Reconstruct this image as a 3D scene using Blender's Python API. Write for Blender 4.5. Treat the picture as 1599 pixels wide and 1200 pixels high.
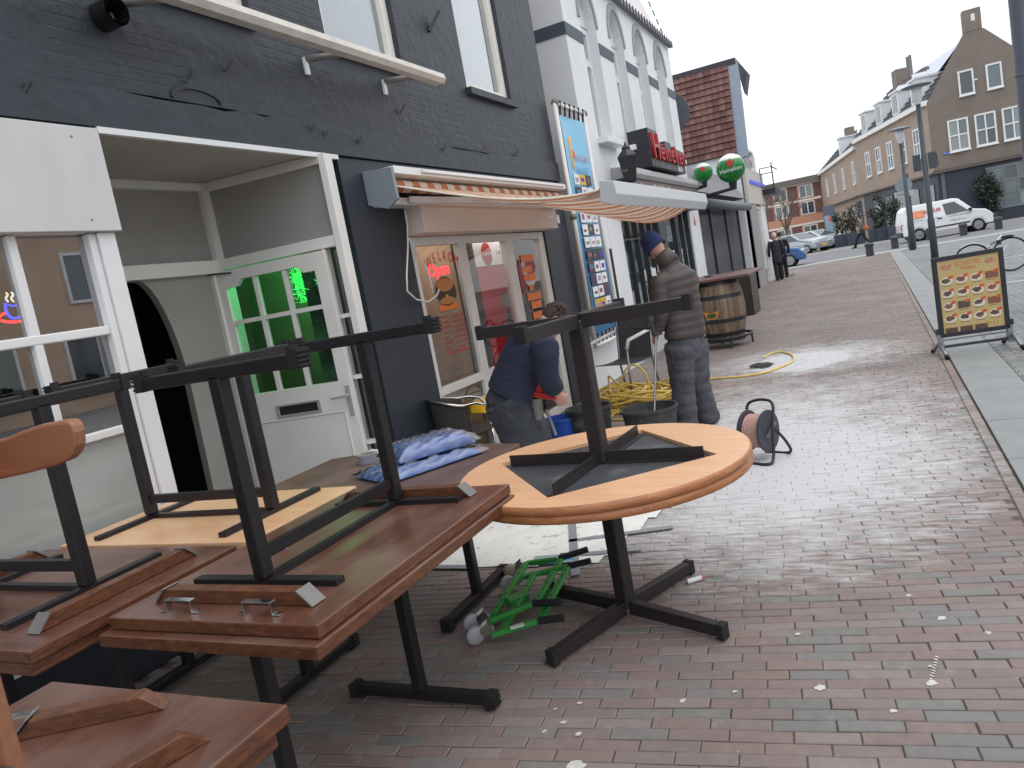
import bpy, bmesh, math, random
from mathutils import Matrix, Vector
random.seed(7)
for o in list(bpy.data.objects): bpy.data.objects.remove(o)
S = bpy.context.scene
COL = S.collection
R = math.radians
PI = math.pi

# ------------------------------------------------------------------ camera
ROLL, PITCH, YAW, EYE, FPX = R(10.47), R(7.29), R(26.27), 1.6, 1200.0
_f = Vector((-math.sin(YAW)*math.cos(PITCH), math.cos(YAW)*math.cos(PITCH), -math.sin(PITCH)))
_r0 = Vector((math.cos(YAW), math.sin(YAW), 0)); _u0 = _r0.cross(_f)
CR = _r0*math.cos(ROLL) - _u0*math.sin(ROLL)
CU = _r0*math.sin(ROLL) + _u0*math.cos(ROLL)
CF = _f
CC = Vector((0, 0, EYE))
cam = bpy.data.cameras.new('camera'); cam.sensor_width = 36; cam.lens = 36*FPX/1599
cam.clip_start = 0.05; cam.clip_end = 2000
co = bpy.data.objects.new('camera', cam); COL.objects.link(co)
co.matrix_world = Matrix(((CR.x, CU.x, -CF.x, CC.x), (CR.y, CU.y, -CF.y, CC.y), (CR.z, CU.z, -CF.z, CC.z), (0, 0, 0, 1)))
S.camera = co
S.render.resolution_x = 1024; S.render.resolution_y = 768

# ------------------------------------------------------------------ sky: bright overcast
W = bpy.data.worlds.new('World'); S.world = W; W.use_nodes = True
wn = W.node_tree.nodes; wl = W.node_tree.links
for n in list(wn): wn.remove(n)
sky = wn.new('ShaderNodeTexSky'); sky.sky_type = 'NISHITA'; sky.sun_disc = False
sky.sun_elevation = R(62); sky.sun_rotation = R(60); sky.air_density = 1.0; sky.dust_density = 6.0; sky.ozone_density = 1.0
skyk = wn.new('ShaderNodeMix'); skyk.data_type = 'RGBA'; skyk.blend_type = 'MIX'
skyk.inputs[0].default_value = 0.86
skyk.inputs[7].default_value = (9.2, 9.5, 9.9, 1)      # even cloud cover laid over the clear sky
bgn = wn.new('ShaderNodeBackground'); bgn.inputs[1].default_value = 0.14
out = wn.new('ShaderNodeOutputWorld')
wl.new(sky.outputs[0], skyk.inputs[6]); wl.new(skyk.outputs[2], bgn.inputs[0]); wl.new(bgn.outputs[0], out.inputs[0])
sun = bpy.data.lights.new('sun', 'SUN'); sun.energy = 0.5; sun.angle = R(50); sun.color = (1, 0.97, 0.93)
so = bpy.data.objects.new('sun', sun); COL.objects.link(so)
so.rotation_euler = (R(28), 0, R(60)); so.location = (10, -5, 30)
S.view_settings.view_transform = 'Standard'; S.view_settings.look = 'None'
S.view_settings.exposure = 0.15; S.view_settings.gamma = 1.0; S.view_settings.use_curve_mapping = False
S.render.engine = 'CYCLES'
S.cycles.max_bounces = 5; S.cycles.diffuse_bounces = 2; S.cycles.glossy_bounces = 3
S.cycles.transparent_max_bounces = 10; S.cycles.transmission_bounces = 4
S.cycles.sample_clamp_indirect = 4

# pixel of the photograph + one known world coordinate -> world point (measuring aid)
def _ray(px, py): return CF + CR*((px-799.5)/FPX) - CU*((py-600)/FPX)
def at_x(px, py, X): d = _ray(px, py); return CC + d*((X-CC.x)/d.x)
def at_y(px, py, Y): d = _ray(px, py); return CC + d*((Y-CC.y)/d.y)
def at_z(px, py, Z): d = _ray(px, py); return CC + d*((Z-CC.z)/d.z)

# ------------------------------------------------------------------ materials
def lin(c):
    c = c/255.0
    return c/12.92 if c <= 0.04045 else ((c+0.055)/1.055)**2.4
def rgb(t, k=1.0): return (lin(t[0])*k, lin(t[1])*k, lin(t[2])*k, 1)
MATS = {}
def mat(name, col, rough=0.6, metal=0.0, vary=0.0, vscale=6.0, bump=0.0, bscale=40.0, spec=None, emit=None, estr=0.0,
        stretch=None, col2=None, coat=0.0, mixscale=None, thresh=(0.4, 0.65), detail=6.0):
    """procedural principled material: noise-varied colour, optional second tone, noise bump"""
    if name in MATS: return MATS[name]
    m = bpy.data.materials.new(name); m.use_nodes = True
    N = m.node_tree.nodes; L = m.node_tree.links
    b = N['Principled BSDF']
    c0 = rgb(col) if max(col) > 1.0 else (*col, 1)
    b.inputs['Base Color'].default_value = c0
    b.inputs['Roughness'].default_value = rough; b.inputs['Metallic'].default_value = metal
    if spec is not None: b.inputs['Specular IOR Level'].default_value = spec
    if coat: b.inputs['Coat Weight'].default_value = coat; b.inputs['Coat Roughness'].default_value = 0.15
    if emit: b.inputs['Emission Color'].default_value = rgb(emit); b.inputs['Emission Strength'].default_value = estr
    geo = tc = None
    def coords():
        nonlocal geo
        if geo is None:
            tc = N.new('ShaderNodeTexCoord'); geo = tc.outputs['Object']
            if stretch:
                mp = N.new('ShaderNodeMapping'); mp.inputs['Scale'].default_value = stretch
                L.new(geo, mp.inputs[0]); geo = mp.outputs[0]
        return geo
    cur = None
    if col2 is not None:
        nz = N.new('ShaderNodeTexNoise'); nz.inputs['Scale'].default_value = mixscale or vscale; nz.inputs['Detail'].default_value = detail
        L.new(coords(), nz.inputs['Vector'])
        rp = N.new('ShaderNodeMapRange'); rp.inputs[1].default_value = thresh[0]; rp.inputs[2].default_value = thresh[1]
        L.new(nz.outputs[0], rp.inputs[0])
        mx = N.new('ShaderNodeMix'); mx.data_type = 'RGBA'; mx.inputs[6].default_value = c0; mx.inputs[7].default_value = rgb(col2)
        L.new(rp.outputs[0], mx.inputs[0]); cur = mx.outputs[2]
    if vary:
        nz = N.new('ShaderNodeTexNoise'); nz.inputs['Scale'].default_value = vscale; nz.inputs['Detail'].default_value = 8
        L.new(coords(), nz.inputs['Vector'])
        rp = N.new('ShaderNodeMapRange'); rp.inputs[1].default_value = 0.25; rp.inputs[2].default_value = 0.75
        rp.inputs[3].default_value = 1-vary; rp.inputs[4].default_value = 1+vary
        L.new(nz.outputs[0], rp.inputs[0])
        mx = N.new('ShaderNodeVectorMath'); mx.operation = 'SCALE'
        if cur: L.new(cur, mx.inputs[0])
        else: mx.inputs[0].default_value = c0[:3]
        L.new(rp.outputs[0], mx.inputs['Scale']); cur = mx.outputs[0]
    if cur: L.new(cur, b.inputs['Base Color'])
    if bump:
        nz = N.new('ShaderNodeTexNoise'); nz.inputs['Scale'].default_value = bscale; nz.inputs['Detail'].default_value = 5
        L.new(coords(), nz.inputs['Vector'])
        bp = N.new('ShaderNodeBump'); bp.inputs['Strength'].default_value = bump; bp.inputs['Distance'].default_value = 0.02
        L.new(nz.outputs[0], bp.inputs['Height']); L.new(bp.outputs[0], b.inputs['Normal'])
    MATS[name] = m
    return m

def glass(name, tint=(0.9, 0.93, 0.93), refl=1.0, rough=0.0):
    """thin pane: fresnel mix of clear transmission and mirror reflection"""
    if name in MATS: return MATS[name]
    m = bpy.data.materials.new(name); m.use_nodes = True
    N = m.node_tree.nodes; L = m.node_tree.links
    for n in list(N): N.remove(n)
    o = N.new('ShaderNodeOutputMaterial'); mx = N.new('ShaderNodeMixShader')
    t = N.new('ShaderNodeBsdfTransparent'); t.inputs[0].default_value = (*tint, 1)
    g = N.new('ShaderNodeBsdfGlossy'); g.inputs['Roughness'].default_value = rough; g.inputs[0].default_value = (1, 1, 1, 1)
    fr = N.new('ShaderNodeFresnel'); fr.inputs[0].default_value = 1.52
    mt = N.new('ShaderNodeMath'); mt.operation = 'MULTIPLY_ADD'; mt.inputs[1].default_value = 1.7*refl; mt.inputs[2].default_value = 0.015
    mt.use_clamp = True
    L.new(fr.outputs[0], mt.inputs[0]); L.new(mt.outputs[0], mx.inputs[0])
    L.new(t.outputs[0], mx.inputs[1]); L.new(g.outputs[0], mx.inputs[2]); L.new(mx.outputs[0], o.inputs[0])
    MATS[name] = m
    return m

def emitm(name, col, s):
    if name in MATS: return MATS[name]
    m = bpy.data.materials.new(name); m.use_nodes = True
    b = m.node_tree.nodes['Principled BSDF']
    b.inputs['Base Color'].default_value = rgb(col); b.inputs['Emission Color'].default_value = rgb(col); b.inputs['Emission Strength'].default_value = s
    MATS[name] = m
    return m

# ------------------------------------------------------------------ mesh builder
class MB:
    def __init__(s, xf=None): s.v = []; s.f = []; s.m = []; s.xf = xf; s.mi = 0
    def _add(s, vs, fs):
        n = len(s.v)
        s.v += [tuple(s.xf @ Vector(p)) if s.xf else tuple(p) for p in vs]
        s.f += [tuple(i+n for i in f) for f in fs]; s.m += [s.mi]*len(fs)
    def box(s, x0, x1, y0, y1, z0, z1):
        if x0 > x1: x0, x1 = x1, x0
        if y0 > y1: y0, y1 = y1, y0
        if z0 > z1: z0, z1 = z1, z0
        s._add([(x0,y0,z0),(x1,y0,z0),(x1,y1,z0),(x0,y1,z0),(x0,y0,z1),(x1,y0,z1),(x1,y1,z1),(x0,y1,z1)],
               [(0,3,2,1),(4,5,6,7),(0,1,5,4),(1,2,6,5),(2,3,7,6),(3,0,4,7)])
        return s
    def obox(s, c, u, v, w, a, b, d):
        """box centred at c with half sizes a,b,d along unit axes u,v,w"""
        c, u, v, w = map(Vector, (c, u, v, w)); P = []
        for k in (-1, 1):
            for i, j in ((-1,-1),(1,-1),(1,1),(-1,1)): P.append(c+u*(a*i)+v*(b*j)+w*(d*k))
        s._add(P, [(0,3,2,1),(4,5,6,7),(0,1,5,4),(1,2,6,5),(2,3,7,6),(3,0,4,7)]); return s
    def bar(s, p, q, w, h, up=(0,0,1)):
        """rectangular bar from p to q, w wide (sideways), h high (along up)"""
        p, q = Vector(p), Vector(q); t = (q-p).normalized(); up = Vector(up)
        side = t.cross(up)
        if side.length < 1e-4: side = t.cross(Vector((1,0,0)))
        side.normalize(); u2 = side.cross(t).normalized()
        s.obox((p+q)/2, t, side, u2, (q-p).length/2, w/2, h/2); return s
    def prism(s, poly, d, n=None):
        """closed polygon (3-D points, in order) pushed along vector d"""
        poly = [Vector(p) for p in poly]; d = Vector(d); k = len(poly)
        nrm = Vector((0,0,0))
        for i in range(k): nrm += poly[i].cross(poly[(i+1) % k])
        if nrm.dot(d) > 0: poly = poly[::-1]
        P = poly + [p+d for p in poly]
        s._add(P, [tuple(range(k)), tuple(range(2*k-1, k-1, -1))] + [((i+1) % k, i, i+k, (i+1) % k+k) for i in range(k)])
        return s
    def ring(s, c, t, a, r, n):
        t = t.normalized(); a = (a - t*a.dot(t)).normalized(); b = t.cross(a)
        ra, rb = r if isinstance(r, (tuple, list)) else (r, r)
        return [c + a*(math.cos(2*PI*i/n)*ra) + b*(math.sin(2*PI*i/n)*rb) for i in range(n)]
    def loft(s, pts, rad, n=8, side=None, cap=True, closed=False):
        pts = [Vector(p) for p in pts]; k = len(pts)
        if not isinstance(rad, (list,)): rad = [rad]*k
        P = []; F = []; prev = None
        for i, p in enumerate(pts):
            if closed: t = pts[(i+1) % k]-pts[i-1]
            else: t = pts[min(i+1, k-1)]-pts[max(i-1, 0)]
            if t.length < 1e-9: t = Vector((0,0,1))
            t.normalize()
            if side is not None: a = Vector(side)
            else:
                a = prev if prev is not None else (Vector((0,0,1)) if abs(t.z) < 0.9 else Vector((1,0,0)))
            a = a - t*a.dot(t)
            if a.length < 1e-6: a = t.orthogonal()
            a.normalize(); prev = a
            P += s.ring(p, t, a, rad[i], n)
        for i in range(k if closed else k-1):
            j = (i+1) % k
            for q in range(n): F.append((i*n+q, i*n+(q+1) % n, j*n+(q+1) % n, j*n+q))
        if cap and not closed: F += [tuple(range(n-1, -1, -1)), tuple((k-1)*n+q for q in range(n))]
        s._add(P, F); return s
    def cyl(s, p, q, r, r2=None, n=12): return s.loft([p, q], [r, r if r2 is None else r2], n)
    def ell(s, c, rx, ry, rz, n=12, m=8, rot=None):
        P = []; F = []; c = Vector(c)
        for i in range(m+1):
            th = PI*i/m
            for j in range(n):
                ph = 2*PI*j/n
                v = Vector((rx*math.sin(th)*math.cos(ph), ry*math.sin(th)*math.sin(ph), rz*math.cos(th)))
                if rot: v = rot @ v
                P.append(c+v)
        for i in range(m):
            for j in range(n): F.append((i*n+j, (i+1)*n+j, (i+1)*n+(j+1) % n, i*n+(j+1) % n))
        s._add(P, F); return s
    def lathe(s, c, prof, n=20, axis=(0,0,1), a=None):
        """profile [(r, h)...] turned about axis through c"""
        c = Vector(c); ax = Vector(axis).normalized()
        a = Vector(a) if a else ax.orthogonal(); P = []; F = []
        for r, h in prof: P += s.ring(c+ax*h, ax, a, max(r, 1e-4), n)
        for i in range(len(prof)-1):
            for q in range(n): F.append((i*n+q, i*n+(q+1) % n, (i+1)*n+(q+1) % n, (i+1)*n+q))
        s._add(P, F); return s
    def quad(s, *p): s._add(p, [tuple(range(len(p)))]); return s
    def disc(s, c, r, n=20, axis=(0,0,1), a=None, jit=0.0):
        ax = Vector(axis).normalized(); P = s.ring(Vector(c), ax, Vector(a) if a else ax.orthogonal(), r, n)
        if jit: P = [Vector(c)+(p-Vector(c))*(1+random.uniform(-jit, jit)) for p in P]
        s._add(P, [tuple(range(n))]); return s
    def grid(s, fn, nu, nv):
        P = [fn(i/nu, j/nv) for j in range(nv+1) for i in range(nu+1)]
        s._add(P, [(j*(nu+1)+i, j*(nu+1)+i+1, (j+1)*(nu+1)+i+1, (j+1)*(nu+1)+i) for j in range(nv) for i in range(nu)]); return s
    def build(s, name, m, parent=None, smooth=False, bevel=0.0, base=None, solid=0.0, segs=2):
        me = bpy.data.meshes.new(name); me.from_pydata(s.v, [], s.f); me.update()
        for k in (m if isinstance(m, (list, tuple)) else [m]): me.materials.append(k)
        if len(me.materials) > 1: me.polygons.foreach_set('material_index', s.m)
        if smooth: me.polygons.foreach_set('use_smooth', [True]*len(me.polygons))
        o = bpy.data.objects.new(name, me); COL.objects.link(o)
        if parent: child(o, parent)
        if solid:
            md = o.modifiers.new('s', 'SOLIDIFY'); md.thickness = solid
        if bevel:
            md = o.modifiers.new('b', 'BEVEL'); md.width = bevel; md.segments = segs; md.limit_method = 'ANGLE'
        return o

def child(o, parent):
    o.parent = parent
    # meshes are written in world coordinates when the root stands unrotated in the world
    if parent.get('_world'): o.matrix_parent_inverse = Matrix.Translation(-Vector(parent['_world']))
def tag(o, label, cat, group=None):
    o['label'] = label; o['category'] = cat
    if group: o['group'] = group
    return o
def struct(o): o['kind'] = 'structure'; return o
def thing(name, label, cat, loc=(0,0,0), rz=0.0, group=None, world=False):
    o = bpy.data.objects.new(name, None); COL.objects.link(o); o.empty_display_size = 0.1
    o.location = loc; o.rotation_euler = (0, 0, rz)
    if world: o['_world'] = list(loc)
    return tag(o, label, cat, group)
def copy_tree(o, parent=None):
    c = o.copy(); COL.objects.link(c)
    if parent: c.parent = parent
    for ch in list(o.children): copy_tree(ch, c)
    return c
def MXF(x, y, z): return Matrix(((0,0,1,x),(1,0,0,y),(0,1,0,z),(0,0,0,1)))          # facing +x: u->+y, v->z
def MYF(x, y, z): return Matrix(((1,0,0,x),(0,0,-1,y),(0,1,0,z),(0,0,0,1)))         # facing -y: u->+x, v->z
def MDF(o, u):                                                                      # facing u x z
    u = Vector(u).normalized(); n = u.cross(Vector((0,0,1)))
    return Matrix(((u.x,0,n.x,o[0]),(u.y,0,n.y,o[1]),(0,1,0,o[2]),(0,0,0,1)))
def text(name, body, size, m, parent, M, extrude=0.002, align='LEFT', sx=1.0, shear=0.0):
    cu = bpy.data.curves.new(name, 'FONT'); cu.body = body; cu.size = size; cu.extrude = extrude; cu.align_x = align; cu.shear = shear
    cu.resolution_u = 3
    t = bpy.data.objects.new(name, cu); COL.objects.link(t)
    me = bpy.data.meshes.new_from_object(t); bpy.data.objects.remove(t)
    me.transform(Matrix.Diagonal((sx, 1, 1, 1))); me.transform(M); me.materials.clear(); me.materials.append(m)
    o = bpy.data.objects.new(name, me); COL.objects.link(o)
    if parent: child(o, parent)
    return o
def window(parent, M, w, h, fw, fm, gm, cols=1, rows=1, bw=0.04, depth=0.08, back=0.0, name='window', sill=None, splits=None):
    """frame > panes and glazing bars; local u right, v up, n out; front of the frame at n=0"""
    b = MB(M); b.box(0, w, h-fw, h, -depth, 0); b.box(0, w, 0, fw, -depth, 0); b.box(0, fw, fw, h-fw, -depth, 0); b.box(w-fw, w, fw, h-fw, -depth, 0)
    f = b.build(name, fm, parent, bevel=0.004 if fw > 0.03 else 0)
    sub = f
    def kid(b, n, m, bev=0.0):
        o = b.build(n, m, None, bevel=bev); o.parent = sub; return o
    us = [fw+(w-2*fw)*i/cols for i in range(cols+1)]; vs = [fw+(h-2*fw)*i/rows for i in range(rows+1)]
    if splits: vs = [fw]+[fw+(h-2*fw)*q for q in splits]+[h-fw]
    for u in us[1:-1]: kid(MB(M).box(u-bw/2, u+bw/2, fw, h-fw, -depth*0.8, -0.006), 'glazing_bar', fm)
    for v in vs[1:-1]: kid(MB(M).box(fw, w-fw, v-bw/2, v+bw/2, -depth*0.8+0.003, -0.009), 'glazing_bar', fm)
    g = -depth*0.5
    for i in range(len(us)-1):
        for j in range(len(vs)-1):
            kid(MB(M).quad((us[i], vs[j], g), (us[i+1], vs[j], g), (us[i+1], vs[j+1], g), (us[i], vs[j+1], g)), 'pane', random.choice(gm) if isinstance(gm, list) else gm)
    if sill: kid(MB(M).box(-0.04, w+0.04, -0.06, -0.002, -depth, sill), 'sill', fm, 0.004)
    return f

def marks(name, parent, M, w, h, m, seed, d=0.001):
    """lettering too blurred to read: a run of letter-like strokes"""
    q = random.Random(seed); b = MB(M); u = 0.0
    while u < w-h*0.3:
        lw = h*q.uniform(0.35, 0.65); t = h*0.13; hh = h*q.uniform(0.65, 1.0)
        b.box(u, u+t, 0, hh, 0, d)
        if q.random() < 0.6: b.box(u+t, u+lw-t, hh-t, hh, 0, d*0.9)
        if q.random() < 0.5: b.box(u+t, u+lw-t, hh*0.4, hh*0.4+t, 0, d*0.8)
        if q.random() < 0.6: b.box(u+lw-t, u+lw, 0, hh*q.uniform(0.5, 1), 0, d*0.95)
        if q.random() < 0.4: b.box(u+t, u+lw-t, 0, t, 0, d*0.85)
        u += lw+h*0.18
        if q.random() < 0.12: u += h*0.4
    o = b.build(name, m, parent); o['kind'] = 'stuff'; return o
# ------------------------------------------------------------------ palette
M_black = mat('black_paint', (29, 28, 32), 0.42, vary=0.15, vscale=9, bump=0.05, bscale=60)
M_dkbrown = mat('dark_brown_metal', (42, 37, 39), 0.5, vary=0.2, vscale=12)
M_white = mat('white_paint', (228, 230, 231), 0.4, vary=0.05, vscale=3)
M_offwhite = mat('offwhite_paint', (232, 230, 226), 0.45, vary=0.06, vscale=2.5)
M_greypaint = mat('grey_panel_paint', (158, 155, 151), 0.55, vary=0.07, vscale=2)
M_fascia = mat('fascia_board', (205, 208, 209), 0.5, vary=0.04, vscale=1.5)
M_chrome = mat('chrome', (205, 207, 205), 0.18, 1.0)
M_steel = mat('steel', (150, 152, 155), 0.35, 0.9, vary=0.1)
M_zinc = mat('zinc_plate', (128, 126, 124), 0.6, 0.35, vary=0.15, vscale=20)
M_dark = mat('dark_interior', (34, 35, 38), 0.8)
M_tan = mat('tan_interior', (150, 128, 108), 0.8, vary=0.15)
M_glass = glass('window_glass')
M_glassd = glass('dark_glass', (0.55, 0.6, 0.6))
M_gshop = glass('shop_glass', (0.85, 0.88, 0.87), 1.2)
M_frost = mat('frosted_film', (168, 172, 170), 0.12, vary=0.1, vscale=2.0, spec=0.9)
M_rubber = mat('black_rubber', (30, 30, 32), 0.75)
M_redp = mat('red_plastic', (188, 40, 38), 0.4, vary=0.1)
M_curtain = mat('net_curtain', (222, 232, 238), 0.9, vary=0.05, vscale=6, stretch=(1, 12, 0.4))
M_skin = mat('skin', (205, 160, 140), 0.55, vary=0.06, vscale=30)

def painted_wall():
    m = bpy.data.materials.new('dark_painted_brick'); m.use_nodes = True
    N = m.node_tree.nodes; L = m.node_tree.links; b = N['Principled BSDF']
    tc = N.new('ShaderNodeTexCoord')
    mp = N.new('ShaderNodeMapping'); mp.inputs['Rotation'].default_value = (R(90), 0, R(90))
    sp = N.new('ShaderNodeSeparateXYZ'); cb = N.new('ShaderNodeCombineXYZ')
    L.new(tc.outputs['Object'], sp.inputs[0])
    ad = N.new('ShaderNodeMath'); ad.operation = 'ADD'
    L.new(sp.outputs[0], ad.inputs[0]); L.new(sp.outputs[1], ad.inputs[1])
    L.new(ad.outputs[0], cb.inputs[0]); L.new(sp.outputs[2], cb.inputs[1])
    br = N.new('ShaderNodeTexBrick'); br.inputs['Scale'].default_value = 1.0
    br.inputs['Brick Width'].default_value = 0.22; br.inputs['Row Height'].default_value = 0.065; br.inputs['Mortar Size'].default_value = 0.007
    br.inputs['Mortar Smooth'].default_value = 0.4
    L.new(cb.outputs[0], br.inputs['Vector'])
    n1 = N.new('ShaderNodeTexNoise'); n1.inputs['Scale'].default_value = 1.3; n1.inputs['Detail'].default_value = 7; L.new(tc.outputs['Object'], n1.inputs[0])
    r1 = N.new('ShaderNodeMapRange'); r1.inputs[1].default_value = 0.50; r1.inputs[2].default_value = 0.70; L.new(n1.outputs[0], r1.inputs[0])
    n2 = N.new('ShaderNodeTexNoise'); n2.inputs['Scale'].default_value = 9; n2.inputs['Detail'].default_value = 6; L.new(tc.outputs['Object'], n2.inputs[0])
    rz = N.new('ShaderNodeMapRange'); rz.inputs[1].default_value = 2.9; rz.inputs[2].default_value = 3.3; rz.inputs[3].default_value = 0.05; L.new(sp.outputs[2], rz.inputs[0])
    m0 = N.new('ShaderNodeMath'); m0.operation = 'MULTIPLY'; L.new(r1.outputs[0], m0.inputs[0]); L.new(rz.outputs[0], m0.inputs[1])
    mm = N.new('ShaderNodeMath'); mm.operation = 'MULTIPLY'; L.new(br.outputs['Fac'], mm.inputs[0]); L.new(m0.outputs[0], mm.inputs[1])
    n2m = N.new('ShaderNodeMath'); n2m.operation = 'MULTIPLY'; L.new(n2.outputs[0], n2m.inputs[0])
    rz2 = N.new('ShaderNodeMapRange'); rz2.inputs[1].default_value = 2.6; rz2.inputs[2].default_value = 3.1; rz2.inputs[3].default_value = 0.18; L.new(sp.outputs[2], rz2.inputs[0]); L.new(rz2.outputs[0], n2m.inputs[1])
    h = N.new('ShaderNodeMath'); h.operation = 'MULTIPLY_ADD'; h.inputs[1].default_value = -0.8; L.new(mm.outputs[0], h.inputs[0]); L.new(n2m.outputs[0], h.inputs[2])
    bp = N.new('ShaderNodeBump'); bp.inputs['Strength'].default_value = 0.6; bp.inputs['Distance'].default_value = 0.02
    L.new(h.outputs[0], bp.inputs['Height']); L.new(bp.outputs[0], b.inputs['Normal'])
    cr = N.new('ShaderNodeMix'); cr.data_type = 'RGBA'; cr.inputs[6].default_value = rgb((39, 43, 52)); cr.inputs[7].default_value = rgb((54, 60, 70))
    n3 = N.new('ShaderNodeTexNoise'); n3.inputs['Scale'].default_value = 2.2; n3.inputs['Detail'].default_value = 9; n3.inputs['Roughness'].default_value = 0.65
    L.new(tc.outputs['Object'], n3.inputs[0]); L.new(n3.outputs[0], cr.inputs[0]); L.new(cr.outputs[2], b.inputs['Base Color'])
    b.inputs['Roughness'].default_value = 0.5
    return m
M_wall = painted_wall()

def wood(name, c1, c2, rough=0.4, scale=3.0, st=(1, 12, 12), coat=0.15, dust=None):
    m = bpy.data.materials.new(name); m.use_nodes = True
    N = m.node_tree.nodes; L = m.node_tree.links; b = N['Principled BSDF']
    tc = N.new('ShaderNodeTexCoord'); mp = N.new('ShaderNodeMapping'); mp.inputs['Scale'].default_value = st
    L.new(tc.outputs['Object'], mp.inputs[0])
    nz = N.new('ShaderNodeTexNoise'); nz.inputs['Scale'].default_value = scale; nz.inputs['Detail'].default_value = 9; nz.inputs['Distortion'].default_value = 0.6
    L.new(mp.outputs[0], nz.inputs[0])
    rp = N.new('ShaderNodeMapRange'); rp.inputs[1].default_value = 0.3; rp.inputs[2].default_value = 0.7; L.new(nz.outputs[0], rp.inputs[0])
    mx = N.new('ShaderNodeMix'); mx.data_type = 'RGBA'; mx.inputs[6].default_value = rgb(c1); mx.inputs[7].default_value = rgb(c2)
    L.new(rp.outputs[0], mx.inputs[0]); cur = mx.outputs[2]
    n2 = N.new('ShaderNodeTexNoise'); n2.inputs['Scale'].default_value = 2.7; n2.inputs['Detail'].default_value = 7; L.new(tc.outputs['Object'], n2.inputs[0])
    if dust:
        r2 = N.new('ShaderNodeMapRange'); r2.inputs[1].default_value = 0.42; r2.inputs[2].default_value = 0.72; r2.inputs[4].default_value = 0.7; L.new(n2.outputs[0], r2.inputs[0])
        m2 = N.new('ShaderNodeMix'); m2.data_type = 'RGBA'; m2.inputs[7].default_value = rgb(dust)
        L.new(r2.outputs[0], m2.inputs[0]); L.new(cur, m2.inputs[6]); cur = m2.outputs[2]
    ms = N.new('ShaderNodeMapping'); ms.inputs['Scale'].default_value = (2.2, 75, 75); ms.inputs['Rotation'].default_value = (0, 0, 0.25); L.new(tc.outputs['Object'], ms.inputs[0])
    n5 = N.new('ShaderNodeTexNoise'); n5.inputs['Scale'].default_value = 1.6; n5.inputs['Detail'].default_value = 3; L.new(ms.outputs[0], n5.inputs[0])
    r5 = N.new('ShaderNodeMapRange'); r5.inputs[1].default_value = 0.66; r5.inputs[2].default_value = 0.74; r5.inputs[4].default_value = 0.4; L.new(n5.outputs[0], r5.inputs[0])
    n6 = N.new('ShaderNodeTexNoise'); n6.inputs['Scale'].default_value = 55; n6.inputs['Detail'].default_value = 2; L.new(tc.outputs['Object'], n6.inputs[0])
    r6 = N.new('ShaderNodeMapRange'); r6.inputs[1].default_value = 0.70; r6.inputs[2].default_value = 0.76; r6.inputs[4].default_value = 0.5; L.new(n6.outputs[0], r6.inputs[0])
    mx5 = N.new('ShaderNodeMath'); mx5.operation = 'MAXIMUM'; L.new(r5.outputs[0], mx5.inputs[0]); L.new(r6.outputs[0], mx5.inputs[1])
    m5 = N.new('ShaderNodeMix'); m5.data_type = 'RGBA'; m5.inputs[7].default_value = rgb(tuple(min(255, v*1.25+28) for v in c1)); L.new(mx5.outputs[0], m5.inputs[0]); L.new(cur, m5.inputs[6]); cur = m5.outputs[2]
    L.new(cur, b.inputs['Base Color'])
    rr = N.new('ShaderNodeMapRange'); rr.inputs[3].default_value = rough-0.1; rr.inputs[4].default_value = rough+0.2; L.new(n2.outputs[0], rr.inputs[0]); L.new(rr.outputs[0], b.inputs['Roughness'])
    bp = N.new('ShaderNodeBump'); bp.inputs['Strength'].default_value = 0.08; bp.inputs['Distance'].default_value = 0.004
    L.new(nz.outputs[0], bp.inputs['Height']); L.new(bp.outputs[0], b.inputs['Normal'])
    if coat: b.inputs['Coat Weight'].default_value = coat; b.inputs['Coat Roughness'].default_value = 0.25
    MATS[name] = m
    return m
M_brownwood = wood('brown_table_wood', (110, 70, 54), (84, 53, 42), 0.28, coat=0.35, dust=(136, 110, 99))
M_brownedge = wood('brown_table_edge', (118, 72, 46), (76, 46, 33), 0.4, st=(8, 8, 30))
M_beech = wood('beech_laminate', (228, 184, 142), (216, 168, 126), 0.35, dust=(232, 200, 166))
M_roundwood = wood('round_table_wood', (238, 190, 148), (226, 172, 128), 0.35, scale=2.2)
M_roundedge = wood('round_table_edge', (190, 128, 86), (156, 98, 62), 0.4, st=(4, 4, 24))
M_chairwood = wood('chair_wood', (152, 92, 60), (120, 68, 44), 0.4, st=(2, 2, 9), dust=(158, 112, 84))
M_board = mat('black_base_board', (62, 64, 70), 0.55, vary=0.25, vscale=7, col2=(112, 114, 118), mixscale=5, thresh=(0.55, 0.8))

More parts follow.
